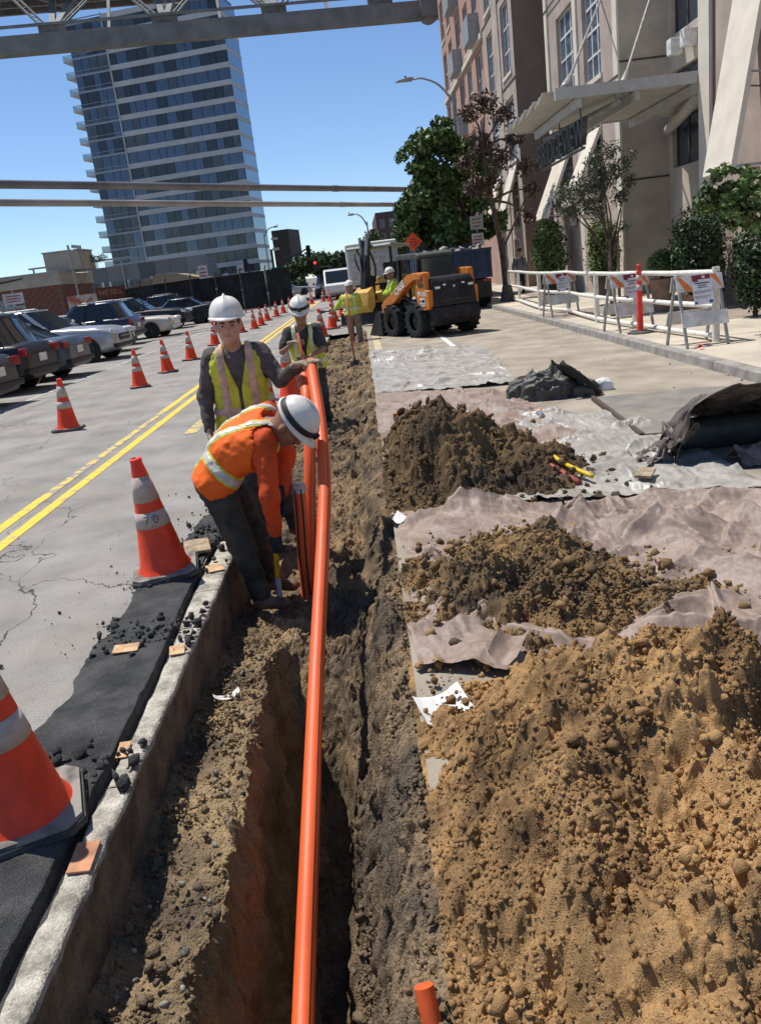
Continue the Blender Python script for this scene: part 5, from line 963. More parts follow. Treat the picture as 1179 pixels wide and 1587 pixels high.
for s_ in (-1, 1):
    V = MB()
    for k in range(6): x = -0.20 + 0.12 * k; V.bar((x, s_ * 0.44, 1.0), (x - 0.04, s_ * 0.435, 1.84), 0.014)
    V.build('side_mesh', M_BLK, cb)
MB().box((-0.02, 0, 0.98), (0.42, 0.46, 0.14)).build('seat', M_BLK, cb, bevel=0.04); MB().box((-0.22, 0, 1.28), (0.12, 0.44, 0.55)).build('seat_back', M_BLK, cb, bevel=0.05)
# lift arms: tower plate at the rear, arm over the wheels dropping to the bucket
for s_ in (-1, 1):
    y0, y1 = (0.50, 0.66) if s_ > 0 else (-0.66, -0.50)
    tw = MB().prism([(-1.16, 0.66), (-0.66, 0.62), (-0.60, 1.02), (-0.66, 1.44), (-0.84, 1.52), (-1.02, 1.50), (-1.06, 1.12), (-1.18, 1.08)], y0 * 0.98 + 0.01 * s_, y1 + 0.02 * s_).build('tower_plate', M_CASEO, sk, bevel=0.015)
    arm = MB().prism([(-0.98, 1.48), (-0.62, 1.52), (-0.30, 1.48), (0.45, 1.10), (0.98, 0.92), (1.14, 0.80), (1.10, 0.40), (0.96, 0.34), (0.90, 0.66), (0.55, 0.80), (-0.20, 1.20), (-0.60, 1.36), (-0.92, 1.36)], y0 + 0.02 * s_, y1 + 0.05 * s_).build('lift_arm', M_CASEO, sk, bevel=0.015)
    MB().tube([(-0.62, s_ * 0.60, 0.74), (0.10, s_ * 0.60, 0.98), (0.12, s_ * 0.60, 0.985)], [0.045, 0.045, 0.03], 10).build('cylinder', M_BLK, arm, smooth='auto'); MB().tube([(0.1, s_ * 0.60, 0.98), (0.55, s_ * 0.60, 1.0)], 0.024, 8).build('piston', M_CHR, arm)
    d_ = s_ * 0.001 + (y1 + 0.05 * s_ if s_ > 0 else y0 - 0.03)
    if s_ > 0:
        c_, s2 = math.cos(rad(-27)), math.sin(rad(-27)); X_ = (-c_, 0, -s2); Y_ = (-s2 * -1 * -1, 0, c_)
        # lettering reads from the nose backwards on the left side (seen from +y, +x is on the left)
        ax = Vector((-math.cos(rad(26)), 0, math.sin(rad(26)))); ay = Vector((math.sin(rad(26)), 0, math.cos(rad(26))))
        text('lettering', 'CASE', 0.235, M_WPRINT, arm, Vector((0.10, 0.7145, 1.19)), rotm(ax, ay, ax.cross(ay)), 0.002, 0.006)
        zx, zy = Vector((-1, 0, 0)), Vector((0, 0, 1)); yo = 0.684
        text('lettering', 'SV185', 0.155, M_WPRINT, tw, Vector((-0.90, yo, 1.02)), rotm(zx, zy, zx.cross(zy)), 0.002, 0.003)
        MB().box((-0.90, yo, 1.36), (0.17, 0.006, 0.11)).build('red_decal', mat('red decal', (0.45, 0.05, 0.03), 0.6), tw); MB().box((-0.88, yo, 1.22), (0.24, 0.006, 0.09)).build('brown_decal', mat('brown decal', (0.10, 0.05, 0.03), 0.6), tw)
        dc = MB().box((-0.90, yo, 0.86), (0.24, 0.006, 0.13)).build('white_decal', M_WPRINT, tw); MB().box((-0.94, yo + 0.003, 0.86), (0.12, 0.004, 0.07)).build('decal_print', M_BLK, dc); MB().lathe([(0.03, -0.002), (0.03, 0.003)], 12, (-0.82, yo + 0.003, 0.86), Matrix.Rotation(PI / 2, 3, 'X')).build('decal_print', M_BLK, dc)
        MB().box((-0.90, yo, 0.76), (0.20, 0.006, 0.05)).build('white_decal', mat('pale decal', (0.6, 0.5, 0.4), 0.6), tw)
# bucket
bk = MB().prism([(1.00, 0.30), (1.02, 0.62), (1.18, 0.66), (1.20, 0.34), (1.72, 0.06), (1.72, 0.035), (1.10, 0.035), (1.00, 0.14)], -0.80, 0.80).build('bucket', mat('worn bucket steel', (0.05, 0.048, 0.045), 0.6, metal=0.4, var=0.3), sk, bevel=0.01)
for s_ in (-1, 1): MB().prism([(1.02, 0.05), (1.02, 0.66), (1.25, 0.62), (1.74, 0.05)], s_ * 0.802, s_ * 0.825).build('bucket_cheek', mat('worn bucket steel', (0.05, 0.048, 0.045), 0.6), sk)
# ------------------------------------------------ mini excavator behind the loader: x forward (toward the camera-left)
M_YELM = mat('excavator yellow', (0.62, 0.38, 0.075), 0.5, var=0.12, vs=5)
ex = thing('mini_excavator', 'yellow mini excavator with raised black boom and canopy behind the loader', 'excavator', (0.75, 28.2, 0), rad(-118))
for s_ in (-1, 1):
    tr = MB().prism(smoothp([(-1.15, 0.25), (-1.05, 0.05), (-0.8, 0.0), (0.8, 0.0), (1.05, 0.05), (1.15, 0.25), (1.05, 0.48), (0.8, 0.55), (-0.8, 0.55), (-1.05, 0.48), (-1.15, 0.25)], 2)[:-1], s_ * 0.55, s_ * 0.93).build('track', M_RUB, ex)
    for k in range(4): MB().lathe([(0.13, -0.2), (0.13, 0.2)], 14, (-0.75 + 0.5 * k, s_ * 0.74, 0.25), Matrix.Rotation(PI / 2, 3, 'X')).build('roller', M_BLK, tr)
MB().bx(-0.75, 0.75, -0.55, 0.55, 0.30, 0.62).build('undercarriage', M_BLK, ex)
bl = MB().prism([(1.30, 0.06), (1.42, 0.10), (1.36, 0.45), (1.28, 0.44)], -0.95, 0.95).build('blade', M_BLK, ex)
hs = MB().prism([(-0.95, 0.66), (-1.05, 0.95), (-1.0, 1.35), (-0.7, 1.45), (-0.35, 1.42), (-0.25, 0.95), (0.75, 0.92), (0.80, 0.66)], -0.80, 0.80).build('house', M_YELM, ex, bevel=0.06)
MB().bx(-0.5, 0.6, -0.78, -0.70, 0.9, 1.0).build('step', M_BLK, hs)
cn = MB()
for x, y in ((-0.6, 0.72), (-0.6, -0.72), (0.62, 0.72), (0.62, -0.3)): cn.bar((x, y, 0.9), (x * 0.92, y * 0.96, 2.34), 0.07)
cn.bx(0.5, 0.62, -0.7, 0.7, 1.2, 1.26); cnp = cn.build('canopy_posts', M_BLK, ex)
MB().prism([(-0.75, 2.30), (-0.75, 2.38), (0.70, 2.46), (0.78, 2.40), (0.76, 2.34)], -0.80, 0.80).build('canopy_roof', mat('grey green canopy', (0.23, 0.26, 0.23), 0.6), cnp, bevel=0.02)
MB().box((-0.15, 0.15, 1.12), (0.5, 0.5, 0.16)).build('seat', M_BLK, ex, bevel=0.05); MB().box((-0.40, 0.15, 1.50), (0.14, 0.5, 0.75)).build('seat_back', M_BLK, ex, bevel=0.05)
bm = MB().prism([(0.70, 0.75), (0.95, 0.70), (1.25, 1.45), (1.12, 2.20), (0.88, 2.62), (0.74, 2.55), (0.92, 2.05), (0.98, 1.5)], -0.12, 0.12).build('boom', M_BLK, ex, bevel=0.03)
st = MB().prism([(0.78, 2.70), (0.98, 2.62), (1.42, 1.15), (1.30, 1.10), (0.86, 2.3), (0.68, 2.5)], -0.10, 0.10).build('stick', M_BLK, ex, bevel=0.02)
MB().tube([(0.72, -0.0, 0.85), (0.66, 0, 1.5)], 0.07, 10).build('cylinder', M_BLK, bm, smooth='auto'); MB().tube([(0.66, 0, 1.5), (0.86, 0, 2.3)], 0.035, 8).build('piston', M_CHR, bm)
MB().tube([(1.20, 0.14, 2.15), (1.02, 0.14, 2.75)], 0.05, 10).build('cylinder', mat('grey steel', (0.35, 0.35, 0.34), 0.4, metal=0.6), st); MB().tube([(0.98, -0.14, 1.5), (0.98, -0.14, 2.7)], 0.05, 10).build('cylinder', mat('grey steel', (0.35, 0.35, 0.34), 0.4, metal=0.6), st)
for k in range(3): MB().tube(smooth_path([(0.66, -0.16 + 0.12 * k, 1.3), (0.60, -0.3 + 0.2 * k, 1.8), (0.85, -0.36 + 0.2 * k, 2.35), (1.15, -0.3 + 0.2 * k, 2.1), (1.25, -0.14 + 0.1 * k, 1.7)], 5), 0.03, 6).build('hose', M_BLK, bm, smooth=True)
MB().prism([(1.26, 1.20), (1.62, 1.05), (1.72, 0.62), (1.45, 0.40), (1.20, 0.62), (1.16, 1.0)], -0.28, 0.28).build('bucket', M_YELM, ex, bevel=0.03)
# ------------------------------------------------ dump trucks and box truck in the lane
M_BLU = mat('dump body dark blue', (0.020, 0.036, 0.085), 0.5, var=0.2, vs=2.5, fine=0.06); M_BLU2 = mat('dump body bright blue', (0.025, 0.05, 0.13), 0.5)
def dump_truck(label, loc, H0, H1, W, L, m_, stripe=False):
    t = thing('dump_truck', label, 'dump truck', loc); w2 = W / 2
    bd = MB().bx(-w2, w2, 0, 0.06, H0, H1).build('tailgate', m_, t)
    for s_ in (-1, 1): MB().bx(min(s_ * w2, s_ * (w2 - 0.06)), max(s_ * w2, s_ * (w2 - 0.06)), 0.061, L, H0, H1).build('side_wall', m_, t)
    MB().bx(-w2 + 0.062, w2 - 0.062, 0.062, L, H0, H0 + 0.08).build('bed_floor', m_, t); MB().bx(-w2 + 0.062, w2 - 0.062, L - 0.07, L - 0.001, H0 + 0.09, H1 + 0.25).build('headboard', m_, t)
    for k in range(5): x = -w2 + 0.06 + (W - 0.12) * k / 4; MB().bx(x - 0.05, x + 0.05, -0.05, -0.001, H0 + 0.03, H1 - 0.10).build('rib', m_, bd)
    MB().bx(-w2 - 0.02, w2 + 0.02, -0.06, -0.002, H1 - 0.09, H1 + 0.01).build('top_rail', M_WPRINT if stripe else m_, bd)
    MB().bx(-0.45, 0.45, 0.3, L + 2.2, 0.55, H0 - 0.02).build('frame', M_BLK, t)
    for y in (0.9, 2.2, L + 1.2):
        for s_ in (-1, 1):
            e = wheel(t, 0, 0, 0.50, 0.55 if y < L else 0.3, out=s_, rimr=0.55, rimmat=M_BLK, tread=0); e.rotation_euler = (0, 0, PI / 2); e.location = (s_ * (w2 - 0.30), y, 0.50)
    MB().bx(-w2 + 0.05, w2 - 0.05, L + 0.2, L + 2.1, 0.6, H1 + 0.15).build('cab', m_, t, bevel=0.08)
    for s_ in (-1, 1): MB().bx(s_ * 0.95 - 0.3, s_ * 0.95 + 0.3, 0.25, 0.27, 0.35, H0 - 0.05).build('mud_flap', M_BLK, t); MB().box((s_ * 1.05, -0.02, H0 - 0.08), (0.22, 0.05, 0.09)).build('tail_light', M_TAIL, t)
    return t
tr = dump_truck('dark blue dump truck loaded with concrete rubble, seen from behind right of the loader', (3.42, 30.0, -0.06), 1.02, 2.02, 2.55, 4.6, M_BLU)
zx, zy = Vector((1, 0, 0)), Vector((0, 0, 1)); text('lettering', '714', 0.10, M_WPRINT, tr, Vector((0.35, -0.056, 1.35)), rotm(zx, zy, zx.cross(zy)), 0.002)
dump_truck('taller blue dump truck with pale top rail behind the dark blue one', (4.05, 37.6, -0.06), 1.1, 2.62, 2.6, 5.0, M_BLU2, stripe=True)
rs = np.random.RandomState(12); M_RBL = mat('concrete rubble', (0.33, 0.30, 0.26), 0.95, var=0.3, vs=5, bump=0.4, bs=30)
k = 0
for lab in ('leftmost', 'second from the left', 'third from the left', 'middle', 'third from the right', 'second from the right', 'rightmost'):
    x = -1.0 + 0.33 * k; s_ = (0.16, 0.13, 0.22, 0.15, 0.17, 0.13, 0.19)[k]; k += 1
    o = stones('rubble_chunk', 'broken concrete chunk on the dark blue truck, ' + lab + ' of the row', np.array([(3.42 + x, 30.45 + 0.2 * rs.rand(), 2.02)]), np.array([s_]), M_RBL, 60 + k, kind=None); o['category'] = 'rubble'; o['group'] = 'rubble on the dump truck'
x = rs.uniform(-1.1, 1.1, 160); y = rs.uniform(0.2, 4.2, 160); stones('rubble_load', 'broken rubble filling the dump body', np.stack([3.42 + x, 30 + y, 1.62 + 0.25 * rs.rand(160)], 1), 0.12 + 0.12 * rs.rand(160), M_RBL, 77)
t = thing('box_truck', 'white box truck parked behind the excavator', 'truck', (0.72, 40.0, 0))
M_TRW = mat('box truck white', (0.66, 0.64, 0.60), 0.55, var=0.06, vs=2)
MB().bx(-1.22, 1.22, 0.0, 5.5, 1.0, 2.95).build('cargo_box', M_TRW, t, bevel=0.10); dr = MB().bx(-1.08, 1.08, -0.03, -0.002, 1.1, 2.75).build('roll_door', mat('box door', (0.52, 0.50, 0.46), 0.6), t)
for i in range(6): MB().bx(-1.05, 1.05, -0.05, -0.031, 1.14 + 0.27 * i, 1.36 + 0.27 * i).build('door_slat', mat('box door', (0.52, 0.50, 0.46), 0.6), dr)
MB().bx(-0.45, 0.45, 0.2, 7.2, 0.55, 0.98).build('frame', M_BLK, t); MB().bx(-1.1, 1.1, 5.7, 7.4, 0.6, 2.3).build('cab', M_TRW, t, bevel=0.1); MB().bx(-1.1, 1.1, -0.2, 0.0, 0.5, 0.62).build('bumper', M_BLK, t)
for y in (1.2, 6.6):
    for s_ in (-1, 1):
        e = wheel(t, 0, 0, 0.45, 0.4, out=s_, rimr=0.55); e.rotation_euler = (0, 0, PI / 2); e.location = (s_ * 0.9, y, 0.45)
# motorcycle by the row end
t = thing('motorcycle', 'dark motorcycle standing left of the crossing white sedan', 'motorcycle', (-10.6, 63.0, 0), rad(20))
for x in (-0.65, 0.7): wheel(t, x, 0, 0.31, 0.14, rimr=0.7)
MB().prism([(-0.6, 0.75), (-0.75, 0.95), (-0.1, 0.82), (0.35, 1.02), (0.5, 0.9), (0.35, 0.4), (-0.2, 0.35)], -0.14, 0.14).build('body', M_BLK, t, bevel=0.04); MB().tube([(0.7, 0, 0.31), (0.45, 0, 1.1)], 0.04, 8).build('fork', M_CHR, t); MB().tube([(0.4, -0.35, 1.12), (0.46, 0, 1.08), (0.4, 0.35, 1.12)], 0.02, 6).build('handlebar', M_CHR, t)
# ================================================================ cones, barricades, railing, signs, poles
M_CONE = mat('fluorescent orange cone', (0.80, 0.060, 0.018), 0.48, var=0.10, vs=7, fine=0.05, fs=40); M_CTOP = mat('bright cone tip', (0.92, 0.05, 0.03), 0.45)
M_COLLAR = mat('dirty white collar', (0.47, 0.39, 0.34), 0.55, col2=(0.33, 0.22, 0.18), vs=16, patch=(0.30, 0.52)); M_BASE = mat('black rubber base', (0.035, 0.034, 0.034), 0.8, var=0.3, vs=12, col2=(0.10, 0.095, 0.09))
CONE = {}
def cone_meshes():
    n = 32; H = 0.74; r = lambda f: 0.032 + 0.118 * f      # f: 0 top .. 1 bottom
    z = lambda f: 0.045 + (H - 0.045) * (1 - f)
    CONE['tip'] = MB().lathe([(r(0.13), z(0.13)), (r(0.02), z(0.03)), (0.036, z(0.025)), (0.036, z(0.0)), (0.026, z(-0.01)), (0.024, z(0.03))], n, cap=False).mesh('tip', M_CTOP, True)
    CONE['body'] = MB().lathe([(0.168, 0.040), (0.160, 0.052), (r(0.95), z(0.95)), (r(0.60), z(0.60)), (r(0.45), z(0.45)), (r(0.36), z(0.36)), (r(0.16), z(0.16)), (r(0.12), z(0.12))], n, cap=False).mesh('body', M_CONE, True)
    CONE['c1'] = MB().lathe([(r(0.37) + 0.001, z(0.37)), (r(0.37) + 0.003, z(0.37)), (r(0.15) + 0.003, z(0.15)), (r(0.15) + 0.001, z(0.15))], n, cap=False).mesh('collar', M_COLLAR, True)
    CONE['c2'] = MB().lathe([(r(0.60) + 0.001, z(0.60)), (r(0.60) + 0.003, z(0.60)), (r(0.46) + 0.003, z(0.46)), (r(0.46) + 0.001, z(0.46))], n, cap=False).mesh('collar', M_COLLAR, True)
    b = MB(); s_ = 0.20; c = 0.05; P = [(-s_ + c, -s_), (s_ - c, -s_), (s_, -s_ + c), (s_, s_ - c), (s_ - c, s_), (-s_ + c, s_), (-s_, s_ - c), (-s_, -s_ + c)]
    b.prism(P, 0.0, 0.026, 'z'); CONE['base'] = b.mesh('base', M_BASE); CONE['top'] = MB().prism([(x * 0.96, y * 0.96) for x, y in P], 0.0262, 0.042, 'z').mesh('base_top', mat('dusty rubber', (0.27, 0.25, 0.22), 0.9, col2=(0.09, 0.085, 0.08), vs=9, patch=(0.36, 0.56)))
cone_meshes()
M_COLO = mat('sun faded cone', (0.62, 0.055, 0.02), 0.55, var=0.2, vs=7)
def cone(x, y, label, rz=0.0, tilt=(0, 0), z=0.0, sc=1.0):
    t = thing('traffic_cone', label, 'traffic cone', (x, y, z), rz, 'traffic cones along the work site', tilt[0], tilt[1]); t.scale = (sc, sc, sc)
    for k, nm in (('base', 'base'), ('top', 'base_top'), ('body', 'body'), ('tip', 'tip'), ('c1', 'collar'), ('c2', 'collar')): obj_from(nm, CONE[k], t)
    return t
cone(-1.375, 2.47, 'near traffic cone cut off by the left edge of the picture', 0.35, (0.02, -0.05), 0.02, 1.0)
cone(-1.44, 4.93, 'large traffic cone with number scrawl on black asphalt beside the bending worker', 0.2, (0.02, -0.06), 0.018, 1.02)
ORD = ['first', 'second', 'third', 'fourth', 'fifth', 'sixth', 'seventh', 'eighth', 'ninth', 'tenth', 'eleventh', 'twelfth', 'thirteenth']
LEFT = [(-4.44, 11.85), (-4.6, 16.55), (-4.6, 19.05), (-4.59, 21.75), (-4.75, 26.4), (-4.66, 31.9), (-4.35, 33.4), (-4.30, 35.4), (-4.45, 39.2), (-4.35, 42.6), (-4.3, 46.0), (-4.2, 49.5), (-4.05, 53.0)]
for i, (x, y) in enumerate(LEFT): cone(x, y, ORD[i] + ' cone from the camera in the row along the parked cars', 0.3 * i, (0.02 * math.sin(i * 2.1), 0.03 * math.cos(i * 1.7)))
cone(-1.22, 12.3, 'cone standing at the trench edge behind the worker with the shovel', 0.5, sc=1.12); cone(-1.35, 10.2, 'cone half hidden behind the arm of the worker at the conduit', 0.1, (0.05, 0.1))
for (x, y), w_ in zip(((-1.25, 24.2), (-1.05, 27.4), (-0.62, 28.2), (-1.1, 31.5), (-0.85, 34.5)), ('nearest', 'second', 'third', 'fourth', 'farthest')): cone(x, y, w_ + ' cone of the cluster left of the worker in lime shirt', 0.7 * y, (0.0, 0.04), sc=1.1)
for i, (x, y) in enumerate(((-3.3, 56.0), (-2.6, 58.0), (-2.1, 56.5), (-1.7, 60.5), (-3.6, 61.0))): cone(x, y, ('leftmost', 'second', 'middle', 'fourth', 'farthest')[i] + ' cone of the far group across the street by the intersection')
# number scrawled on the large cone
cn = [o for o in COL.objects if o.get('label', '').startswith('large traffic cone')][0]
for ch_, off in (('7', -0.030), ('0', 0.022)):
    a_ = -1.29 - 0.2 + off / 0.095; nx_ = Vector((math.cos(a_), math.sin(a_), 0.17)).normalized(); tx = Vector((-math.sin(a_), math.cos(a_), 0)); text('scrawl', ch_, 0.075, mat('smudged marker', (0.24, 0.16, 0.13), 0.8), cn, Vector((0.1005 * math.cos(a_), 0.1005 * math.sin(a_), 0.375)), rotm(tx, nx_.cross(tx), nx_), 0.0005)
# ---- A-frame barricades
M_ALU = mat('grey barricade leg', (0.36, 0.355, 0.34), 0.5, metal=0.3, var=0.15, vs=8); M_BWHT = mat('scuffed white board', (0.62, 0.61, 0.59), 0.55, var=0.12, vs=6, fine=0.06); M_BORG = mat('barricade orange', (0.72, 0.19, 0.05), 0.5, var=0.08)
M_PAP = mat('notice paper', (0.68, 0.67, 0.70), 0.8, var=0.05); M_MARO = mat('maroon print', (0.22, 0.03, 0.045), 0.8); M_INK = mat('dark print', (0.07, 0.06, 0.09), 0.8)
def barricade(label, loc, rz, w=0.66):
    t = thing('a_frame_barricade', label, 'barricade', loc, rz, 'A-frame barricades on the sidewalk'); H = 1.04
    for s_ in (-1, 1):
        MB().bar((s_ * w / 2, -0.36, 0.0), (s_ * w / 2, -0.02, H), 0.045, 0.035, (1, 0, 0)).build('leg', M_ALU, t); MB().bar((s_ * w / 2, 0.36, 0.0), (s_ * w / 2, 0.02, H), 0.045, 0.035, (1, 0, 0)).build('leg', M_ALU, t)
        MB().tube([(s_ * w / 2 - 0.03, 0, H - 0.03), (s_ * w / 2 + 0.03, 0, H - 0.03)], 0.03, 10).build('hinge', M_ALU, t)
    a = math.atan2(0.34, H)
    def panel(z0, z1, name, m_, side=-1, y=0.03):
        y0 = side * (0.36 - 0.34 * z0 / H + y); y1 = side * (0.36 - 0.34 * z1 / H + y); b = MB(); th = 0.022 * side
        b.add([(-w / 2 - 0.04, y0, z0), (w / 2 + 0.04, y0, z0), (w / 2 + 0.04, y1, z1), (-w / 2 - 0.04, y1, z1), (-w / 2 - 0.04, y0 + th, z0), (w / 2 + 0.04, y0 + th, z0), (w / 2 + 0.04, y1 + th, z1), (-w / 2 - 0.04, y1 + th, z1)], [(0, 3, 2, 1), (4, 5, 6, 7), (0, 1, 5, 4), (1, 2, 6, 5), (2, 3, 7, 6), (3, 0, 4, 7)]); return b.build(name, m_, t)
    up_ = panel(0.80, 1.02, 'striped_board', M_BWHT); panel(0.30, 0.50, 'lower_board', M_BWHT); panel(0.30, 0.50, 'lower_board', M_BWHT, 1); panel(0.80, 1.02, 'striped_board', M_BWHT, 1)
    yf = lambda z, e: -(0.36 - 0.34 * z / H + 0.03 + 0.022 + e)
    for x in (-0.30, -0.02, 0.26):    # diagonal orange stripes
        x0, x1 = max(x - 0.02, -w / 2 - 0.038), min(x + 0.11, w / 2 + 0.038); k = 0.10
        MB().add([(max(x0 + k, -w / 2 - 0.038), yf(0.803, 0.003), 0.803), (min(x1 + k, w / 2 + 0.038), yf(0.803, 0.003), 0.803), (x1 - k if x1 - k > -w / 2 else -w / 2, yf(1.017, 0.003), 1.017), (max(x0 - k, -w / 2 - 0.038), yf(1.017, 0.003), 1.017)], [(0, 1, 2, 3)]).build('stripe', M_BORG, up_)
    q = lambda x0, x1, z0, z1, e: MB().add([(x0, yf(z0, e), z0), (x1, yf(z0, e), z0), (x1, yf(z1, e), z1), (x0, yf(z1, e), z1)], [(0, 1, 2, 3)])
    n_ = q(-0.13, 0.17, 0.60, 1.03, 0.008).build('notice', M_PAP, t)
    q(-0.12, 0.16, 0.955, 1.02, 0.011).build('notice_header', M_MARO, n_); q(-0.115, -0.03, 0.925, 0.955, 0.011).build('notice_header', M_MARO, n_); q(0.03, 0.075, 0.97, 1.005, 0.013).build('notice_logo', M_PAP, n_)
    for z, x0, x1, hh in ((0.895, -0.09, 0.13, 0.016), (0.865, -0.04, 0.08, 0.012), (0.838, -0.05, 0.09, 0.012), (0.79, -0.115, 0.15, 0.005), (0.775, -0.115, 0.14, 0.005), (0.76, -0.115, 0.05, 0.005), (0.72, -0.115, 0.12, 0.004), (0.705, -0.115, 0.14, 0.004), (0.69, -0.115, 0.08, 0.004)): q(x0, x1, z, z + hh, 0.011).build('notice_text', M_INK, n_)
    zx, zy = Vector((1, 0, 0)), Vector((0, 0.31, 0.95)).normalized()
    text('notice_title', 'TOW-AWAY', 0.032, M_PAP, n_, Vector((0.02, yf(0.985, 0.0125), 0.985)), rotm(zx, zy, zx.cross(zy)), 0.0005) if False else None
    q(0.10, 0.155, 0.615, 0.655, 0.011).build('notice_logo', mat('blue print', (0.06, 0.08, 0.20), 0.8), n_); q(-0.12, -0.08, 0.615, 0.645, 0.011).build('notice_logo', mat('blue print', (0.06, 0.08, 0.20), 0.8), n_)
    return t
barricade('nearest A-frame barricade with orange stripes and a large paper notice', (4.98, 12.55, 0.038), rad(3), 0.62)
barricade('A-frame barricade with paper notice half hidden by the red delineator post', (4.95, 15.75, 0.038), rad(8), 0.66)
barricade('farthest A-frame barricade with paper notice, by the street end of the railing', (4.93, 21.05, 0.038), rad(6), 0.68)
# ---- delineator
t = thing('delineator_post', 'red plastic delineator post on black rubber base beside the middle barricade', 'delineator', (4.93, 15.0, 0.038))
MB().lathe([(0.24, 0.0), (0.24, 0.02), (0.18, 0.035), (0.07, 0.045)], 8).build('base', M_BASE, t)
MB().lathe([(0.062, 0.03), (0.056, 0.06), (0.045, 1.0), (0.042, 1.06), (0.055, 1.062), (0.055, 1.08), (0.03, 1.085), (0.026, 1.16), (0.04, 1.165), (0.04, 1.19), (0.03, 1.20)], 20).build('post', mat('red plastic post', (0.78, 0.045, 0.03), 0.45), t, smooth='auto')
for z in (0.80, 0.97): MB().lathe([(0.051, z - 0.05), (0.0525, z - 0.049), (0.0505, z + 0.05), (0.049, z + 0.05)], 20, cap=False).build('collar', M_COLLAR, t, smooth=True)
# ---- white pipe railing
M_PVC = mat('white pvc pipe', (0.72, 0.69, 0.62), 0.5, var=0.08, vs=6)
t = thing('pipe_railing', 'white plastic pipe railing running along the sidewalk behind the barricades', 'railing', (5.2, 12.6, 0.036)); O = np.array((5.2, 12.6, 0.036))
RP = [(5.30, 12.62), (5.12, 15.9), (5.02, 18.1), (5.22, 21.5), (4.98, 23.7), (5.33, 28.6), (5.42, 31.0)]
for i, (x, y) in enumerate(RP): MB().tube([np.array((x, y, 0.036)) - O, np.array((x, y, 1.08 if i else 1.14)) - O], 0.055 if i in (0, 2, 4) else 0.04, 12).build('post', M_PVC, t, smooth='auto')
for i in range(len(RP) - 1):
    for z in (0.09, 0.54, 1.03): a, c = np.array((*RP[i], z + 0.03)) - O, np.array((*RP[i + 1], z + 0.03)) - O; MB().tube([a, (a + c) / 2 + np.array((0, 0, -0.012)), c], 0.042, 12).build('rail', M_PVC, t, smooth='auto')
# ---- signs, poles
M_GALV = mat('galvanised pole', (0.33, 0.33, 0.32), 0.5, metal=0.5, var=0.12, vs=4); M_DKP = mat('dark pole', (0.05, 0.05, 0.05), 0.6)
t = thing('weighted_sign_stand', 'black weighted base and post at the far end of the railing', 'sign stand', (5.20, 30.2, 0.036)); MB().lathe([(0.30, 0), (0.26, 0.1), (0.16, 0.55), (0.10, 0.6)], 8).build('base', M_BASE, t); MB().tube([(0, 0, 0.5), (0, 0, 2.2)], 0.035, 8).build('post', M_DKP, t)
def street_lamp(label, base, H, arm_to, head_l=0.75, r=0.09, group='street lamps'):
    t = thing('street_lamp', label, 'street lamp', base, group=group); ax, az = arm_to
    MB().tube([(0, 0, 0), (0, 0, H * 0.6), (0, 0, H)], [r * 1.3, r, r * 0.8], 12).build('pole', M_GALV, t, smooth='auto')
    MB().tube(smooth_path([(0, 0, H - 0.3), (ax * 0.35, 0, H + (az - H) * 0.55), (ax * 0.75, 0, az), (ax, 0, az)], 5), [0.05 - 0.0012 * i for i in range(16)], 8).build('arm', M_GALV, t, smooth=True)
    s_ = 1 if ax > 0 else -1
    hd = MB().prism([(ax - s_ * 0.05, az + 0.06), (ax + s_ * 0.12, az + 0.10), (ax + s_ * head_l * 0.8, az + 0.03), (ax + s_ * head_l, az - 0.03), (ax + s_ * 0.05, az - 0.05)], -0.14, 0.14).build('lamp_head', mat('lamp head grey', (0.30, 0.30, 0.30), 0.5), t, bevel=0.02)
    MB().lathe([(0.04, 0), (0.04, 0.10)], 8, (ax + s_ * 0.3, 0, az + 0.07)).build('photocell', M_DKP, hd); return t
street_lamp('tall street lamp arching over the lane in front of the pink building', (4.85, 38.0, 0.03), 8.35, (-1.62, 9.05))
street_lamp('distant street lamp above the white box truck', (1.0, 60.0, 0), 4.9, (-0.85, 5.45), 0.45, 0.06)
street_lamp('distant street lamp in front of the tower base', (-7.4, 72.0, 0), 5.6, (0.9, 6.0), 0.4, 0.06)
def diamond(label, loc, s_=0.36, h=2.5, txt=True):
    t = thing('work_sign', label, 'road sign', loc); MB().tube([(0, 0, 0), (0, 0, h - 0.1)], 0.025, 8).build('post', M_GALV, t)
    MB().lathe([(s_, -0.01), (s_, 0.01)], 4, (0, -0.02, h), Matrix.Rotation(PI / 2, 3, 'X')).build('panel', mat('sign orange', (0.80, 0.10, 0.03), 0.6), t)
    for k in (-1, 0, 1): MB().box((0, -0.034, h + 0.10 * k), (0.30 - 0.06 * abs(k), 0.004, 0.035)).build('sign_text', mat('sign print', (0.25, 0.03, 0.02), 0.7), t)
    return t
diamond('orange diamond work sign standing above the loader cab', (2.22, 33.0, 0.0), 0.36, 2.52)
t = thing('traffic_signal', 'black traffic signal hanging from a mast arm over the intersection', 'traffic signal', (-7.0, 72.0, 0))
MB().tube([(0, 0, 0), (0, 0, 4.3)], 0.10, 10).build('pole', M_DKP, t); MB().tube([(0, 0, 2.6), (1.2, 0, 3.3), (3.1, 0, 4.05)], 0.06, 8).build('mast_arm', M_DKP, t)
h_ = MB().bx(2.9, 3.25, -0.2, 0.1, 3.3, 4.25).build('signal_head', M_BLK, t, bevel=0.03)
for k in range(3): MB().lathe([(0.11, 0), (0.11, 0.12)], 12, (3.075, -0.2, 4.06 - 0.29 * k), Matrix.Rotation(PI / 2, 3, 'X'), cap=False).build('visor', M_BLK, h_)
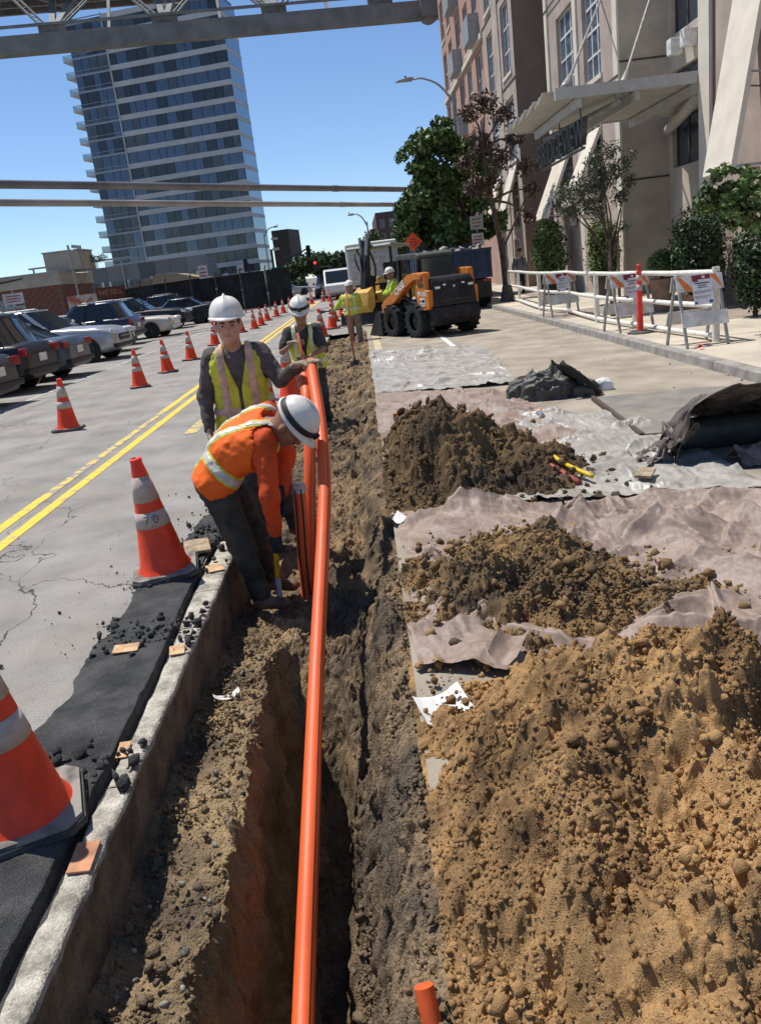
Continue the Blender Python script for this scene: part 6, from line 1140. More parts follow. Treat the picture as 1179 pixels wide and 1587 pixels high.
for z, w_ in ((2.55, 0.9), (1.7, 0.5)): MB().bx(-0.2, w_, -0.14, -0.12, z, z + 0.28).build('street_sign', mat('green sign', (0.03, 0.12, 0.07), 0.6), t)
t = thing('traffic_signal', 'far traffic signal showing red in front of the trees', 'traffic signal', (-2.75, 88.0, 0)); MB().tube([(0, 0, 0), (0, 0, 2.6)], 0.07, 8).build('pole', M_DKP, t)
h_ = MB().bx(-1.75, -1.35, -0.15, 0.15, 2.2, 3.3).build('signal_head', M_BLK, t); MB().tube([(0, 0, 2.5), (-1.4, 0, 2.6)], 0.05, 8).build('mast_arm', M_DKP, t)
MB().lathe([(0.14, -0.01), (0.12, 0.03), (0.0, 0.05)], 12, (-1.55, -0.16, 3.05), Matrix.Rotation(PI / 2, 3, 'X'), cap=False).build('red_lamp', mat('lit red lamp', (1.0, 0.03, 0.02), 0.4, emit=3.0), h_)
t = thing('traffic_signal', 'pedestrian signal on a pole before the tower base', 'traffic signal', (-9.6, 76.0, 0)); MB().tube([(0, 0, 0), (0, 0, 3.6)], 0.08, 8).build('pole', M_DKP, t); MB().bx(-0.35, 0.0, -0.3, -0.05, 3.0, 3.9).build('signal_head', M_BLK, t, bevel=0.03)
def post_sign(label, loc, h, panels, group='parking sign posts'):
    t = thing('street_sign', label, 'street sign', loc, group=group); MB().tube([(0, 0, 0), (0, 0, h)], 0.035, 8).build('post', M_GALV, t)
    for z, w_, hh, m_ in panels:
        p_ = MB().bx(-w_ / 2, w_ / 2, -0.05, -0.036, z, z + hh).build('panel', m_, t)
        for k in range(3): MB().bx(-w_ * 0.36, w_ * 0.36, -0.054, -0.051, z + hh * (0.2 + 0.25 * k), z + hh * (0.30 + 0.25 * k)).build('sign_text', mat('red sign print', (0.42, 0.10, 0.08), 0.7), p_)
    return t
M_SGN = mat('white sign', (0.60, 0.60, 0.58), 0.6); M_SGNG = mat('pale green sign', (0.34, 0.42, 0.36), 0.6)
post_sign('parking sign post with red and green panels at the left edge', (-12.5, 31.0, 0), 2.5, ((2.02, 0.75, 0.38, M_SGN), (1.40, 0.75, 0.55, M_SGNG)))
post_sign('parking sign post between the parked cars and the wood hoarding', (-10.4, 58.0, 0), 3.4, ((2.4, 0.6, 0.9, M_SGN), (1.7, 0.6, 0.6, mat('green sign', (0.03, 0.12, 0.07), 0.6))))
post_sign('tall white sign post left of the crossing sedan', (-9.3, 68.5, 0), 3.4, ((1.9, 0.55, 1.4, M_SGN),)); post_sign('shorter white sign post farther left of the crossing sedan', (-10.7, 69.5, 0), 3.0, ((1.6, 0.5, 1.2, M_SGN),))
post_sign('parking sign post under the green street tree', (5.15, 36.2, 0.03), 3.4, ((2.75, 0.55, 0.55, M_SGNG), (2.1, 0.5, 0.5, M_SGN)))
t = thing('camera_pole', 'thin pole with a surveillance camera above the brick building', 'pole', (-14.75, 45.0, 0)); MB().tube([(0, 0, 0), (-0.02, 0, 4.75)], 0.06, 8).build('pole', M_GALV, t); MB().tube([(0, 0, 4.45), (0.3, 0, 4.5)], 0.03, 6).build('bracket', M_GALV, t); MB().box((0.42, -0.05, 4.62), (0.45, 0.18, 0.16), (0, 0.2, 0)).build('camera', M_GALV, t); MB().tube([(0.5, -0.1, 4.55), (0.62, -0.1, 3.2), (0.1, 0, 2.6)], 0.012, 5).build('cable', M_DKP, t)
MB().tube([(0, 0, 3.35), (0.75, 0, 3.3)], 0.025, 6).build('bracket', M_GALV, t)
# ================================================================ buildings, bridge, overhead pipes
M_PINK = mat('pinkish stucco', (0.42, 0.335, 0.285), 0.9, var=0.10, vs=0.9, fine=0.05, fs=60); M_TAN = mat('tan stucco', (0.45, 0.385, 0.315), 0.9, var=0.10, vs=0.9, fine=0.05, fs=60); M_CREAM = mat('cream trim', (0.66, 0.59, 0.49), 0.85, var=0.05, vs=2)
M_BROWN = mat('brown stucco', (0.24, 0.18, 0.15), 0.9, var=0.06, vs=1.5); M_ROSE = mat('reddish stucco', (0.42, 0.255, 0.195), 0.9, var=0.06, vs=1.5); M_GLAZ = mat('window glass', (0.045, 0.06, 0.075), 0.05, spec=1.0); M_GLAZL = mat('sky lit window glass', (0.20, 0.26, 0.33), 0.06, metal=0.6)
M_FRAME = mat('white window frame', (0.66, 0.65, 0.62), 0.6); M_DFR = mat('dark window frame', (0.06, 0.06, 0.065), 0.6); M_JOINT = mat('dark joint', (0.07, 0.055, 0.05), 0.9); M_CANW = mat('white canopy steel', (0.45, 0.44, 0.41), 0.55, var=0.06, vs=3)
def holes_wall(b, to3, u0, u1, z0, z1, H, d=0.22):
    """wall face with rectangular holes and reveals; to3(u, z, depth) -> point"""
    us = sorted({u0, u1} | {h[0] for h in H} | {h[1] for h in H}); zs = sorted({z0, z1} | {h[2] for h in H} | {h[3] for h in H})
    for i in range(len(us) - 1):
        for j in range(len(zs) - 1):
            um, zm = (us[i] + us[i + 1]) / 2, (zs[j] + zs[j + 1]) / 2
            if not any(h[0] < um < h[1] and h[2] < zm < h[3] for h in H): b.quad(to3(us[i], zs[j], 0), to3(us[i + 1], zs[j], 0), to3(us[i + 1], zs[j + 1], 0), to3(us[i], zs[j + 1], 0))
    for a, c, e, f in H:
        for p, q in (((a, e), (c, e)), ((c, e), (c, f)), ((c, f), (a, f)), ((a, f), (a, e))): b.quad(to3(*p, 0), to3(*q, 0), to3(*q, d), to3(*p, d))
def window(root, to3, u0, u1, z0, z1, nu=3, nz=4, d=0.12, frame=None, glass=None, trim=None, t=0.035):
    fr = frame or M_FRAME
    def slab(a, c, e, f, d0, d1, b=None):
        b = b or MB(); P = [to3(u, z, dd) for dd in (d0, d1) for u, z in ((a, e), (c, e), (c, f), (a, f))]; b.add(P, [(0, 1, 2, 3), (7, 6, 5, 4), (0, 4, 5, 1), (1, 5, 6, 2), (2, 6, 7, 3), (3, 7, 4, 0)]); return b
    w_ = slab(u0, u1, z0, z1, d + 0.03, d + 0.05).build('window', glass or M_GLAZ, root)
    b = MB()
    for k in range(nu + 1): u = u0 + (u1 - u0) * k / nu; q = t * (1.6 if k in (0, nu) else 1); slab(max(u - q, u0), min(u + q, u1), z0, z1, d, d + 0.028, b)
    b2 = MB()
    for k in range(nz + 1): z = z0 + (z1 - z0) * k / nz; q = t * (1.6 if k in (0, nz) else 1); slab(u0, u1, max(z - q, z0), min(z + q, z1), d - 0.004, d + 0.02, b)
    o = b.build('frame', fr, w_); o['kind'] = 'stuff'
    if trim is not None: slab(u0 - 0.12, u1 + 0.12, z0 - 0.14, z0 - 0.004, -0.06, 0.02).build('sill', trim, w_)
    return w_
BX = 8.0; TOP = 25.0
bd = thing('apartment_building', 'tall pinkish stucco apartment building with recessed bays along the right sidewalk', 'building', (BX, 19.7, 0.03)); OB = Vector((BX, 19.7, 0.03))
fx = lambda X: (lambda u, z, d: Vector((X + d, u, z)) - OB)      # faces the street, u = world y
fy = lambda Y: (lambda u, z, d: Vector((u, Y + d, z)) - OB)      # faces the camera, u = world x
def wall(name, m_, faces):
    b = MB()
    for f, u0, u1, z0, z1, H in faces: holes_wall(b, f, u0, u1, z0, z1, H)
    return b.build(name, m_, bd)
G = -0.2
# near bay
Hn = [(13.2, 15.0, 3.3, 6.2), (13.2, 15.0, 7.2, 10.0), (9.6, 11.6, 3.3, 6.2)]
wall('near_bay', M_PINK, [(fx(BX), 6.0, 19.15, G, TOP, Hn)])
for h in Hn: window(bd, fx(BX), *h, 3, 4, trim=M_CREAM)
MB().bx(BX - 0.10 - OB.x, BX + 1.4 - OB.x, 19.15 - OB.y, 19.72 - OB.y, G, TOP).build('pilaster', M_CREAM, bd); MB().bx(BX - 0.02 - OB.x, BX + 0.05 - OB.x, 19.06 - OB.y, 19.148 - OB.y, G, TOP).build('downpipe', mat('brown downpipe', (0.13, 0.08, 0.07), 0.7), bd)
MB().bx(BX - 0.03 - OB.x, BX - 0.003 - OB.x, 6 - OB.y, 16.3 - OB.y, G, 1.25).build('plinth', M_TAN, bd); MB().bx(BX - 0.05 - OB.x, BX + 0.003 - OB.x, 15.2 - OB.y, 15.6 - OB.y, G, TOP).build('pilaster', M_CREAM, bd)
# recess 1 (entrance)
RX = 9.35; Hr = [(22.6, 25.2, 5.0, 5.95), (22.6, 25.1, 0.2, 1.95), (22.6, 25.2, 3.45, 4.75), (22.6, 25.2, 6.85, 9.0), (22.6, 25.2, 10.0, 12.2)]
wall('recess_wall', M_TAN, [(fx(RX), 19.72, 25.5, G, TOP, Hr), (fy(25.5), BX, RX, G, TOP, [])])
for h in Hr: window(bd, fx(RX), *h, 3, 1, frame=M_DFR, glass=M_GLAZ, t=0.04)
for z in (3.25, 6.4, 9.6, 12.8): MB().bx(BX - 0.012 - OB.x, RX - OB.x, 25.478 - OB.y, 25.497 - OB.y, z, z + 0.045).build('joint', M_JOINT, bd)
lbs = [(23.35, 6.22), (24.3, 6.22)]
for i, (y, z) in enumerate(lbs): MB().bx(RX - 0.35 - OB.x, RX - 0.004 - OB.x, y - OB.y, y + 0.32 - OB.y, z, z + 0.40).build('light_box', M_FRAME, bd, bevel=0.02)
# bay A
Ha = [(30.3, 32.6, 6.55, 9.35), (27.3, 29.2, 6.55, 9.35), (30.3, 32.6, 10.6, 13.4), (27.3, 29.2, 10.6, 13.4), (27.4, 29.2, 3.2, 5.6), (31.2, 33.4, 3.2, 5.6)]
wall('bay', M_PINK, [(fx(BX), 25.5, 34.2, G, TOP, Ha), (fy(34.2), BX, 9.6, G, TOP, [])])
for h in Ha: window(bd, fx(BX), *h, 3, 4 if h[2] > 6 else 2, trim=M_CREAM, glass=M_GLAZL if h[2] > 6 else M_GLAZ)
for y in (25.5, 29.75, 33.75): MB().bx(BX - 0.06 - OB.x, BX - 0.002 - OB.x, y + 0.004 - OB.y, y + 0.42 - OB.y, G, TOP).build('pilaster', M_CREAM, bd)
for z in (6.05, 9.9): MB().bx(BX - 0.075 - OB.x, BX - 0.061 - OB.x, 25.5 - OB.y, 34.2 - OB.y, z, z + 0.06).build('joint', M_JOINT, bd)
MB().bx(BX - 0.05 - OB.x, BX - 0.003 - OB.x, 25.93 - OB.y, 29.74 - OB.y, G, 2.5).build('plinth', M_TAN, bd)
# recess 2 and bay B
wall('recess_wall', M_BROWN, [(fx(9.6), 34.2, 40.4, G, TOP, [(35.5, 38.5, 0.3, 2.6)]), (fy(40.4), BX, 9.6, G, TOP, [])]); window(bd, fx(9.6), 35.5, 38.5, 0.3, 2.6, 2, 1, frame=M_DFR)
Hb = [(41.2, 43.2, 9.6, 12.6), (41.2, 43.2, 5.9, 8.6), (45.6, 47.4, 9.6, 12.4), (45.6, 47.4, 5.9, 8.6), (41.4, 43.0, 2.8, 5.0), (45.6, 47.4, 13.4, 16.2), (41.2, 43.2, 13.8, 16.6), (42.0, 43.4, 0.2, 2.3), (45.4, 46.6, 0.2, 2.3)]
wall('bay', M_PINK, [(fx(BX), 40.4, 48.5, G, TOP, Hb), (fy(48.5), BX, 9.2, G, TOP, [])])
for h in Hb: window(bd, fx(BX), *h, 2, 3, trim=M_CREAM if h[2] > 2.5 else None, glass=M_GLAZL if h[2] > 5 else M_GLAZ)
for z in (5.3, 9.1, 12.95): MB().bx(BX - 0.03 - OB.x, BX - 0.003 - OB.x, 40.4 - OB.y, 48.5 - OB.y, z, z + 0.07).build('joint', M_JOINT, bd)
MB().bx(BX - 0.05 - OB.x, BX - 0.004 - OB.x, 43.75 - OB.y, 45.2 - OB.y, G, TOP).build('pilaster', M_TAN, bd)
# far section with balconies
Hc = [(y, y + 1.9, z, z + 2.5) for y in (49.6, 53.2, 57.0, 61.0, 64.4) for z in (3.2, 6.6, 9.9, 13.3, 16.6)]
wall('far_bay', M_ROSE, [(fx(BX), 48.5, 67.0, G, TOP, Hc), (fy(67.0), BX, 20, G, TOP, [])])
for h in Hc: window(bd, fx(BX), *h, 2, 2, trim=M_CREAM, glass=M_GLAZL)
M_BALC = mat('grey balcony panel', (0.30, 0.32, 0.33), 0.55, var=0.08)
for y, z in ((49.4, 13.0), (49.4, 16.9), (56.8, 9.4), (56.8, 13.0), (56.8, 16.6)):
    bb = MB().bx(BX - 0.60 - OB.x, BX - 0.003 - OB.x, y - OB.y, y + 2.3 - OB.y, z - 0.12, z).build('balcony', M_BALC, bd); MB().bx(BX - 0.60 - OB.x, BX - 0.56 - OB.x, y - OB.y, y + 2.3 - OB.y, z + 0.003, z + 1.1).build('balustrade', M_BALC, bb)
    for yy in (y, y + 2.26): MB().bx(BX - 0.558 - OB.x, BX - 0.004 - OB.x, yy - OB.y, yy + 0.04 - OB.y, z + 0.003, z + 1.1).build('balustrade', M_BALC, bb)
for z in (5.9, 12.7): MB().bx(BX - 0.12 - OB.x, BX - 0.003 - OB.x, 48.5 - OB.y, 67 - OB.y, z, z + 0.25).build('string_course', M_CREAM, bd)
MB().bx(BX + 0.3 - OB.x, 22 - OB.x, 6 - OB.y, 66.9 - OB.y, TOP - 0.5, TOP - 0.02).build('roof', M_BROWN, bd); MB().bx(9.9 - OB.x, 10.2 - OB.x, 6 - OB.y, 66.9 - OB.y, G, TOP - 0.6).build('core', M_BROWN, bd)
# slanted awning panels
def slant(label, y0, y1, xo, zb, zt, xt=BX - 0.03, sh=0.0):
    t = thing('slanted_awning', label, 'awning', (BX, y0, zb), group='slanted awning panels'); o = Vector((BX, y0, zb)); th = 0.10
    P = [Vector((xo, y0, zb)), Vector((xo, y1, zb)), Vector((xt, y1 + sh, zt)), Vector((xt, y0 + sh, zt))]; N = (P[1] - P[0]).cross(P[3] - P[0]).normalized() * th
    MB().add([p - o for p in P] + [p - o + N for p in P], [(0, 1, 2, 3), (7, 6, 5, 4), (0, 4, 5, 1), (1, 5, 6, 2), (2, 6, 7, 3), (3, 7, 4, 0)]).build('panel', M_CREAM, t)
    for y in (y0 + 0.04, y1 - 0.04): MB().bar(Vector((xo + 0.12, y, zb + 0.05)) - o, Vector((BX, y, zb + 0.05)) - o, 0.05, 0.05).build('bottom_bar', M_GALV, t); MB().bar(Vector((xo + (xt - xo) * 0.35, y, zb + (zt - zb) * 0.35)) - o, Vector((BX, y, zb + (zt - zb) * 0.33)) - o, 0.03, 0.03).build('stay', M_GALV, t)
    return t
slant('large cream slanted awning panel at the upper right edge', 15.8, 17.05, 6.9, 2.66, 7.2, sh=0.5)
slant('cream slanted awning panel under the dark letters', 31.2, 33.2, 6.95, 2.75, 5.1); slant('narrow cream slanted awning panel right of the dark letters', 27.6, 28.9, 6.95, 2.95, 5.1)
slant('cream slanted awning panel behind the dry tree', 41.4, 43.2, 6.95, 2.7, 5.6); slant('farther cream slanted awning panel behind the green tree', 45.7, 47.4, 6.95, 2.7, 5.6)
# canopy with hanging letters
t = thing('entrance_canopy', 'white slatted steel canopy hung on rods over the building entrance', 'canopy', (BX, 19.72, 4.8)); O = Vector((BX, 19.72, 4.8)); cy0, cy1, cx0 = 19.72, 24.4, 4.75
for y in (cy0, cy1): MB().bx(cx0 - O.x, BX - 0.11 - O.x if y == cy0 else RX - O.x, y - O.y, y + 0.10 - O.y, -0.03, 0.21).build('edge_beam', M_CANW, t)
for k in range(9): y = cy0 + 0.16 + 0.5 * k; MB().prism([(y - O.y, 0.15), (y + 0.52 - O.y, 0.0), (y + 0.52 - O.y, 0.03), (y - O.y, 0.18)], cx0 - 0.25 + 0.04 * (k % 2) - O.x, RX - 0.01 - O.x, 'x').build('slat', M_CANW, t)
for x in (5.3, 6.6, 7.9): MB().bx(x - 0.05 - O.x, x + 0.05 - O.x, cy0 + 0.11 - O.y, cy1 - 0.01 - O.y, -0.22, -0.02).build('joist', M_CANW, t)
MB().tube([Vector((6.25, 19.95, 4.62)) - O, Vector((5.45, 24.1, 4.5)) - O], 0.07, 12).build('strut', M_GALV, t, smooth=True)
for a, c in (((6.22, 19.95, 4.72), (9.3, 25.3, 9.05)), ((5.02, 19.9, 5.0), (8.0, 27.1, 8.45))):
    a, c = Vector(a) - O, Vector(c) - O; d_ = (c - a).normalized(); MB().tube([a, a + d_ * 0.1, a + d_ * 0.9, a + d_ * 1.2], [0.11, 0.12, 0.06, 0.03], 12).build('rod_socket', M_GALV, t, smooth=True); MB().tube([a + d_ * 1.1, c], 0.032, 8).build('rod', M_GALV, t)
MB().tube([Vector((8.05, 20.1, 4.55)) - O, Vector((9.2, 25.2, 4.45)) - O], 0.14, 16).build('duct', mat('pale duct', (0.50, 0.47, 0.42), 0.5), t, smooth=True)
M_LET = mat('dark steel letters', (0.10, 0.095, 0.09), 0.5, metal=0.3)
s_ = thing('hanging_sign_letters', 'dark steel letters reading BRIDGEVIEW hanging under the white canopy', 'sign', (5.35, 21.95, 4.05)); zx, zy = Vector((0, -1, 0)), Vector((0, 0, 1))
text('lettering', 'BRIDGEVIEW', 0.80, M_LET, s_, Vector((0, 0, 0)), rotm(zx, zy, zx.cross(zy)), 0.06, 0.004, space=1.02); MB().bar((0, -2.2, -0.31), (0, 2.2, -0.31), 0.05).build('bottom_rail', M_LET, s_)
for y in (-2.0, 0, 2.0): MB().bar((0, y, 0.28), (0, y, 0.62), 0.03).build('hanger', M_LET, s_)
# plaque and lamps on the wall
t = thing('wall_plaque', 'tan no parking plaque with round symbol on the wall between the hedges', 'sign', (BX - 0.06, 29.1, 1.2)); MB().bx(-0.03, 0, -0.62, 0.0, 0, 1.05).build('panel', mat('tan sign', (0.42, 0.33, 0.17), 0.7), t)
MB().lathe([(0.17, 0), (0.17, 0.01), (0.13, 0.012), (0.13, 0.0)], 20, (-0.032, -0.31, 0.80), Matrix.Rotation(-PI / 2, 3, 'Y'), cap=False).build('symbol', M_MARO, t); MB().bar((-0.037, -0.20, 0.91), (-0.037, -0.42, 0.69), 0.03, 0.01).build('symbol', M_MARO, t)
for k in range(4): MB().bx(-0.036, -0.031, -0.54, -0.08, 0.12 + 0.11 * k, 0.15 + 0.11 * k).build('sign_text', M_MARO, t)
t = thing('wall_lamp', 'small square wall lamp above the hedge by the awnings', 'lamp', (BX - 0.06, 30.9, 2.35)); MB().bx(-0.22, 0, -0.2, 0.2, 0, 0.4).build('housing', M_GALV, t, bevel=0.02)
# ---- truss bridge, triangular in section
M_STEEL = mat('bridge steel', (0.20, 0.20, 0.19), 0.7, var=0.12, vs=0.8); M_DECK = mat('bridge deck', (0.11, 0.11, 0.105), 0.85, var=0.15, vs=0.3)
A, B = Vector((-24.2, 67.9, 0)), Vector((8.37, 72.0, 0)); e = (B - A).normalized(); nrm = Vector((-e.y, e.x, 0))
br = thing('truss_bridge', 'grey steel truss bridge crossing high above the street', 'bridge', (A.x, A.y, 0)); Z0 = 19.75
pt = lambda s_, n_, z: e * s_ + nrm * n_ + Vector((0, 0, z))
MB().bar(pt(-30, 0, Z0 + 0.62), pt(48, 0, Z0 + 0.62), 0.9, 1.24).build('bottom_chord', M_STEEL, br); MB().bar(pt(-30, -0.2, Z0 + 1.85), pt(48, -0.2, Z0 + 1.85), 0.18, 0.18).build('service_rail', M_STEEL, br)
MB().bar(pt(-30, 9.6, 27.4), pt(48, 9.6, 27.4), 8.4, 0.5).build('deck', M_DECK, br)
for n_ in (6.0, 7.9, 9.8, 11.7, 13.5): MB().bar(pt(-30, n_, 26.7), pt(48, n_, 26.7), 0.30, 0.7).build('stringer', M_STEEL, br)
L0 = 8.2
def lattice(a, c, w_=0.55):
    d_ = (c - a); s2 = d_.cross(Vector((0, 0, 1))).normalized() * (w_ / 2); b = MB(); b.bar(a + s2, c + s2, 0.12, 0.14); b.bar(a - s2, c - s2, 0.12, 0.14); k = int(d_.length / 0.55)
    for i in range(k): p = a + d_ * (i / k); q = a + d_ * ((i + 1) / k); b.bar(p + s2 * (1 if i % 2 else -1), q + s2 * (-1 if i % 2 else 1), 0.07, 0.05)
    b.build('lattice_brace', M_STEEL, br)
for i in range(-3, 6):
    s0 = i * L0 + 4.0; a = pt(s0, 0, Z0 + 1.2)
    for q in (-1, 1):
        lattice(a, pt(s0 + q * L0 / 2, 6.2, 26.3)); MB().bar(a, pt(s0 + q * 1.0, 10.0, 26.6), 0.45, 0.45).build('brace', M_STEEL, br); MB().bar(pt(s0 + q * L0 / 2, 6.2, 26.3), pt(s0, 13.5, 26.5), 0.3, 0.3).build('brace', M_STEEL, br)
    MB().box(pt(s0, 0.3, Z0 + 1.5), (1.9, 0.5, 0.9), (0, 0, math.atan2(e.y, e.x))).build('gusset', M_STEEL, br); MB().box(pt(s0 + L0 / 2, 6.2, 26.2), (1.3, 1.3, 0.4), (0, 0, math.atan2(e.y, e.x))).build('gusset', M_STEEL, br)
    MB().bar(pt(s0 + L0 / 2, 0, Z0 + 1.2), pt(s0 + L0 / 2, 5.9, 26.3), 0.22, 0.22).build('hanger', M_STEEL, br)
MB().tube([pt(32.2, -0.2, Z0 + 0.1), pt(32.2, -0.2, Z0 - 0.25), pt(32.2, -0.2, Z0 - 0.4)], [0.55, 0.55, 0.25], 8).build('pin', M_STEEL, br); MB().box(pt(32.2, -0.2, Z0 + 0.9), (1.3, 1.2, 1.7), (0, 0, math.atan2(e.y, e.x))).build('gusset', M_STEEL, br)
for s0 in (-28, 46): MB().bar(pt(s0, 6, 0), pt(s0, 6, 27), 2.0, 2.0).build('pier', M_DECK, br); MB().bar(pt(s0, 0, Z0 + 0.6), pt(s0, 6, Z0 + 0.6), 1.0, 1.0).build('brace', M_STEEL, br)
# ---- two pipes spanning diagonally from the left to the building
M_PIPEG = mat('grey overhead pipe', (0.20, 0.195, 0.20), 0.45, metal=0.3, var=0.12, vs=0.6); M_PIPET = mat('tan grey overhead pipe', (0.36, 0.33, 0.31), 0.5, metal=0.2, var=0.1, vs=0.5)
pr_ = [((-15.4, 32.9, 6.66), (7.98, 65.75, 6.66), 0.17, M_PIPEG, 'upper dark grey pipe spanning high across the street'), ((-14.6, 29.2, 5.63), (7.98, 67.0 - 0.7, 5.63), 0.135, M_PIPET, 'lower tan grey pipe spanning high across the street')]
for a, c, r, m_, lab in pr_:
    t = thing('overhead_pipe', lab, 'pipe', a, group='pipes across the street'); a, c = Vector(a), Vector(c); d_ = (c - a)
    MB().tube([Vector((0, 0, 0)), d_], r, 16).build('pipe', m_, t, smooth='auto')
    for f in (0.055, 0.42, 0.62): MB().tube([d_ * f, d_ * (f + 0.012)], r * 1.12, 16).build('joint_collar', m_, t, smooth='auto')
    MB().tube([Vector((0, 0, -a.z)), Vector((0, 0, 0.3))], 0.2, 12).build('support_post', M_GALV, t)
# ---- tower
tw = thing('glass_tower', 'tall residential tower with banded windows and corner balconies behind the street', 'tower', (-43.8, 155.7, 0), rad(-12)); FL = 2.58; NF = 18; TW, TD = 27.4, 7.2; LW = 6.6
M_SPAN = mat('tower spandrel', (0.52, 0.50, 0.485), 0.8, var=0.05, vs=0.3); M_TGL = mat('tower blue glass', (0.155, 0.185, 0.235), 0.07, metal=0.5, var=0.25, vs=0.08, bump=0.10, bs=1.6); M_TGD = mat('tower dark glass', (0.03, 0.033, 0.038), 0.08, spec=0.8, bump=0.10, bs=1.6); M_TGG = mat('tower grey blind', (0.10, 0.115, 0.13), 0.2, spec=0.8, var=0.3, vs=0.3); M_MUL = mat('tower mullion', (0.35, 0.36, 0.38), 0.5, metal=0.3)
MB().bx(0.25, TW - 0.25, 0.35, TD + 14 * 0 - 0.25, 0, NF * FL + 0.6).build('core', M_TGD, tw)
for k in range(NF + 1): z = k * FL; MB().bx(LW + 0.2, TW, 0.0, 0.34, z, z + 0.80).build('spandrel', M_SPAN, tw); MB().bx(0, LW, 0.05, 0.34, z, z + 0.30).build('floor_band', M_MUL, tw)
for k in range(NF + 1): MB().bx(0, LW, 0.03, 0.34, k * FL + 0.8, k * FL + 0.88).build('transom', M_MUL, tw)
MB().bx(LW, LW + 0.2, -0.12, 0.34, 0, NF * FL + 1.02).build('fin', M_SPAN, tw)
rs = np.random.RandomState(8); PM = [MB().bx(0, 1, 0, 0.03, 0, 1).mesh('pane', m_) for m_ in (M_TGL, M_TGD, M_TGG)]
for k in range(NF):
    n_ = 12; ws = rs.uniform(0.7, 1.5, n_); ws = ws / ws.sum() * (TW - LW - 0.3); x = LW + 0.25
    for i in range(n_): obj_from('pane', PM[rs.choice(3, p=(0.42, 0.36, 0.22))], tw, (x + 0.04, 0.18, k * FL + 0.81), None, (ws[i] - 0.08, 1, FL - 0.83)); x += ws[i]
    ws = rs.uniform(0.8, 1.3, 4); ws = ws / ws.sum() * (LW - 0.1); x = 0.05
    for i in range(4): obj_from('pane', PM[rs.choice(3, p=(0.5, 0.35, 0.15))], tw, (x + 0.04, 0.12, k * FL + 0.31), None, (ws[i] - 0.08, 1, FL - 0.33)); x += ws[i]
b = MB()
for k in range(NF):   # side glazing, all one mass of tiny panes
    for i in range(7): b.bx(TW - 0.2, TW + 0.02, 0.35 + i * 0.98, 0.35 + i * 0.98 + 0.92, k * FL + 0.5, k * FL + FL - 0.1)
b.build('side_panes', mat('tower side glass', (0.30, 0.38, 0.48), 0.1, metal=0.7), tw)['kind'] = 'stuff'
for k in range(NF): MB().bx(TW - 0.2, TW + 0.06, 0.345, TD, k * FL - 0.1, k * FL + 0.45).build('side_band', M_SPAN, tw)
M_BGL = mat('balcony glass', (0.45, 0.58, 0.60), 0.1, alpha=0.4, spec=0.8)
for k in range(NF + 1):
    z = k * FL; sl_ = MB().bx(-1.7, -0.002, 0.3, 3.8, z - 0.10, z + 0.06).build('balcony', M_SPAN, tw); MB().bx(-1.7, -1.66, 0.3, 3.8, z + 0.063, z + 1.0).build('balustrade', M_BGL, sl_); MB().bx(-1.658, -0.003, 0.3, 0.34, z + 0.063, z + 1.0).build('balustrade', M_BGL, sl_)
MB().bx(-2.05, -0.5, 0.25, 4.0, NF * FL - 0.2, NF * FL + 0.1).build('canopy', M_SPAN, tw)
# podium of grey panels
pd = thing('podium_block', 'low grey panelled podium block at the foot of the tower', 'building', (-38.5, 118.0, 0)); M_PG = [mat('panel grey %d' % i, c, 0.85) for i, c in enumerate(((0.20, 0.195, 0.20), (0.13, 0.125, 0.13), (0.25, 0.245, 0.24)))]
MB().bx(0.05, 17.4, 0.06, 12, 0, 6.2).build('wall', M_PG[0], pd)
for i in range(8):
    for k in range(3): MB().bx(i * 2.18 + 0.02, i * 2.18 + 2.15, 0, 0.055, k * 2.1 + 0.02, k * 2.1 + 2.07).build('panel', M_PG[(i * 2 + k * 5 + i // 3) % 3], pd)
for i, x in enumerate((2.9, 3.9, 6.4, 9.7, 11.3, 12.4, 16.0)): w_ = MB().bx(x, x + 0.75, -0.06, -0.003, 2.9, 4.4).build('window', M_TGD, pd); MB().bx(x + 0.4, x + 0.72, -0.075, -0.062, 2.95, 4.35).build('blind', M_FRAME, w_)
MB().bx(-1.5, 3.0, 1.0, 1.05, 6.25, 7.2).build('glass_rail', M_BGL, pd); MB().bx(-6, 8, -0.6, 0.2, 7.1, 7.3).build('pergola_beam', M_MUL, pd)
for i in range(3): MB().bx(-5.5 + 6 * i, -5.3 + 6 * i, -0.5, -0.3, 0, 7.1).build('pergola_post', M_MUL, pd)
# ground storey under the tower right part
gr = thing('tower_lobby', 'dark glazed lobby storeys under the right part of the tower', 'building', (-24.0, 128.0, 0)); MB().bx(0, 9.5, 0, 10, 0, 3.6).build('wall', M_TGD, gr)
for k in range(2): MB().bx(-0.1, 9.6, -0.12, -0.002, 1.7 * k + 1.5, 1.7 * k + 1.8).build('band', M_SPAN, gr)
# dark block right of the tower
db = thing('dark_brick_block', 'dark brown block with pale balconies just right of the tower', 'building', (-16.0, 170.0, 0), rad(-12)); MB().bx(0, 3.4, 0, 8, 0, 11.2).build('wall', mat('dark brown brick', (0.085, 0.075, 0.07), 0.9), db); MB().bx(3.402, 3.45, 0.5, 7, 3.0, 6.0).build('window', M_TGL, db); MB().bx(-0.1, 1.2, -0.5, -0.003, 7.5, 8.0).build('balcony', M_CREAM, db); MB().bx(-0.1, 1.2, -0.5, -0.003, 9.5, 9.9).build('balcony', M_CREAM, db)
for k in range(3): MB().bx(2.0 + 0.4 * k, 2.3 + 0.4 * k, -0.05, -0.003, 4.5, 6.6).build('window', M_TGG, db)
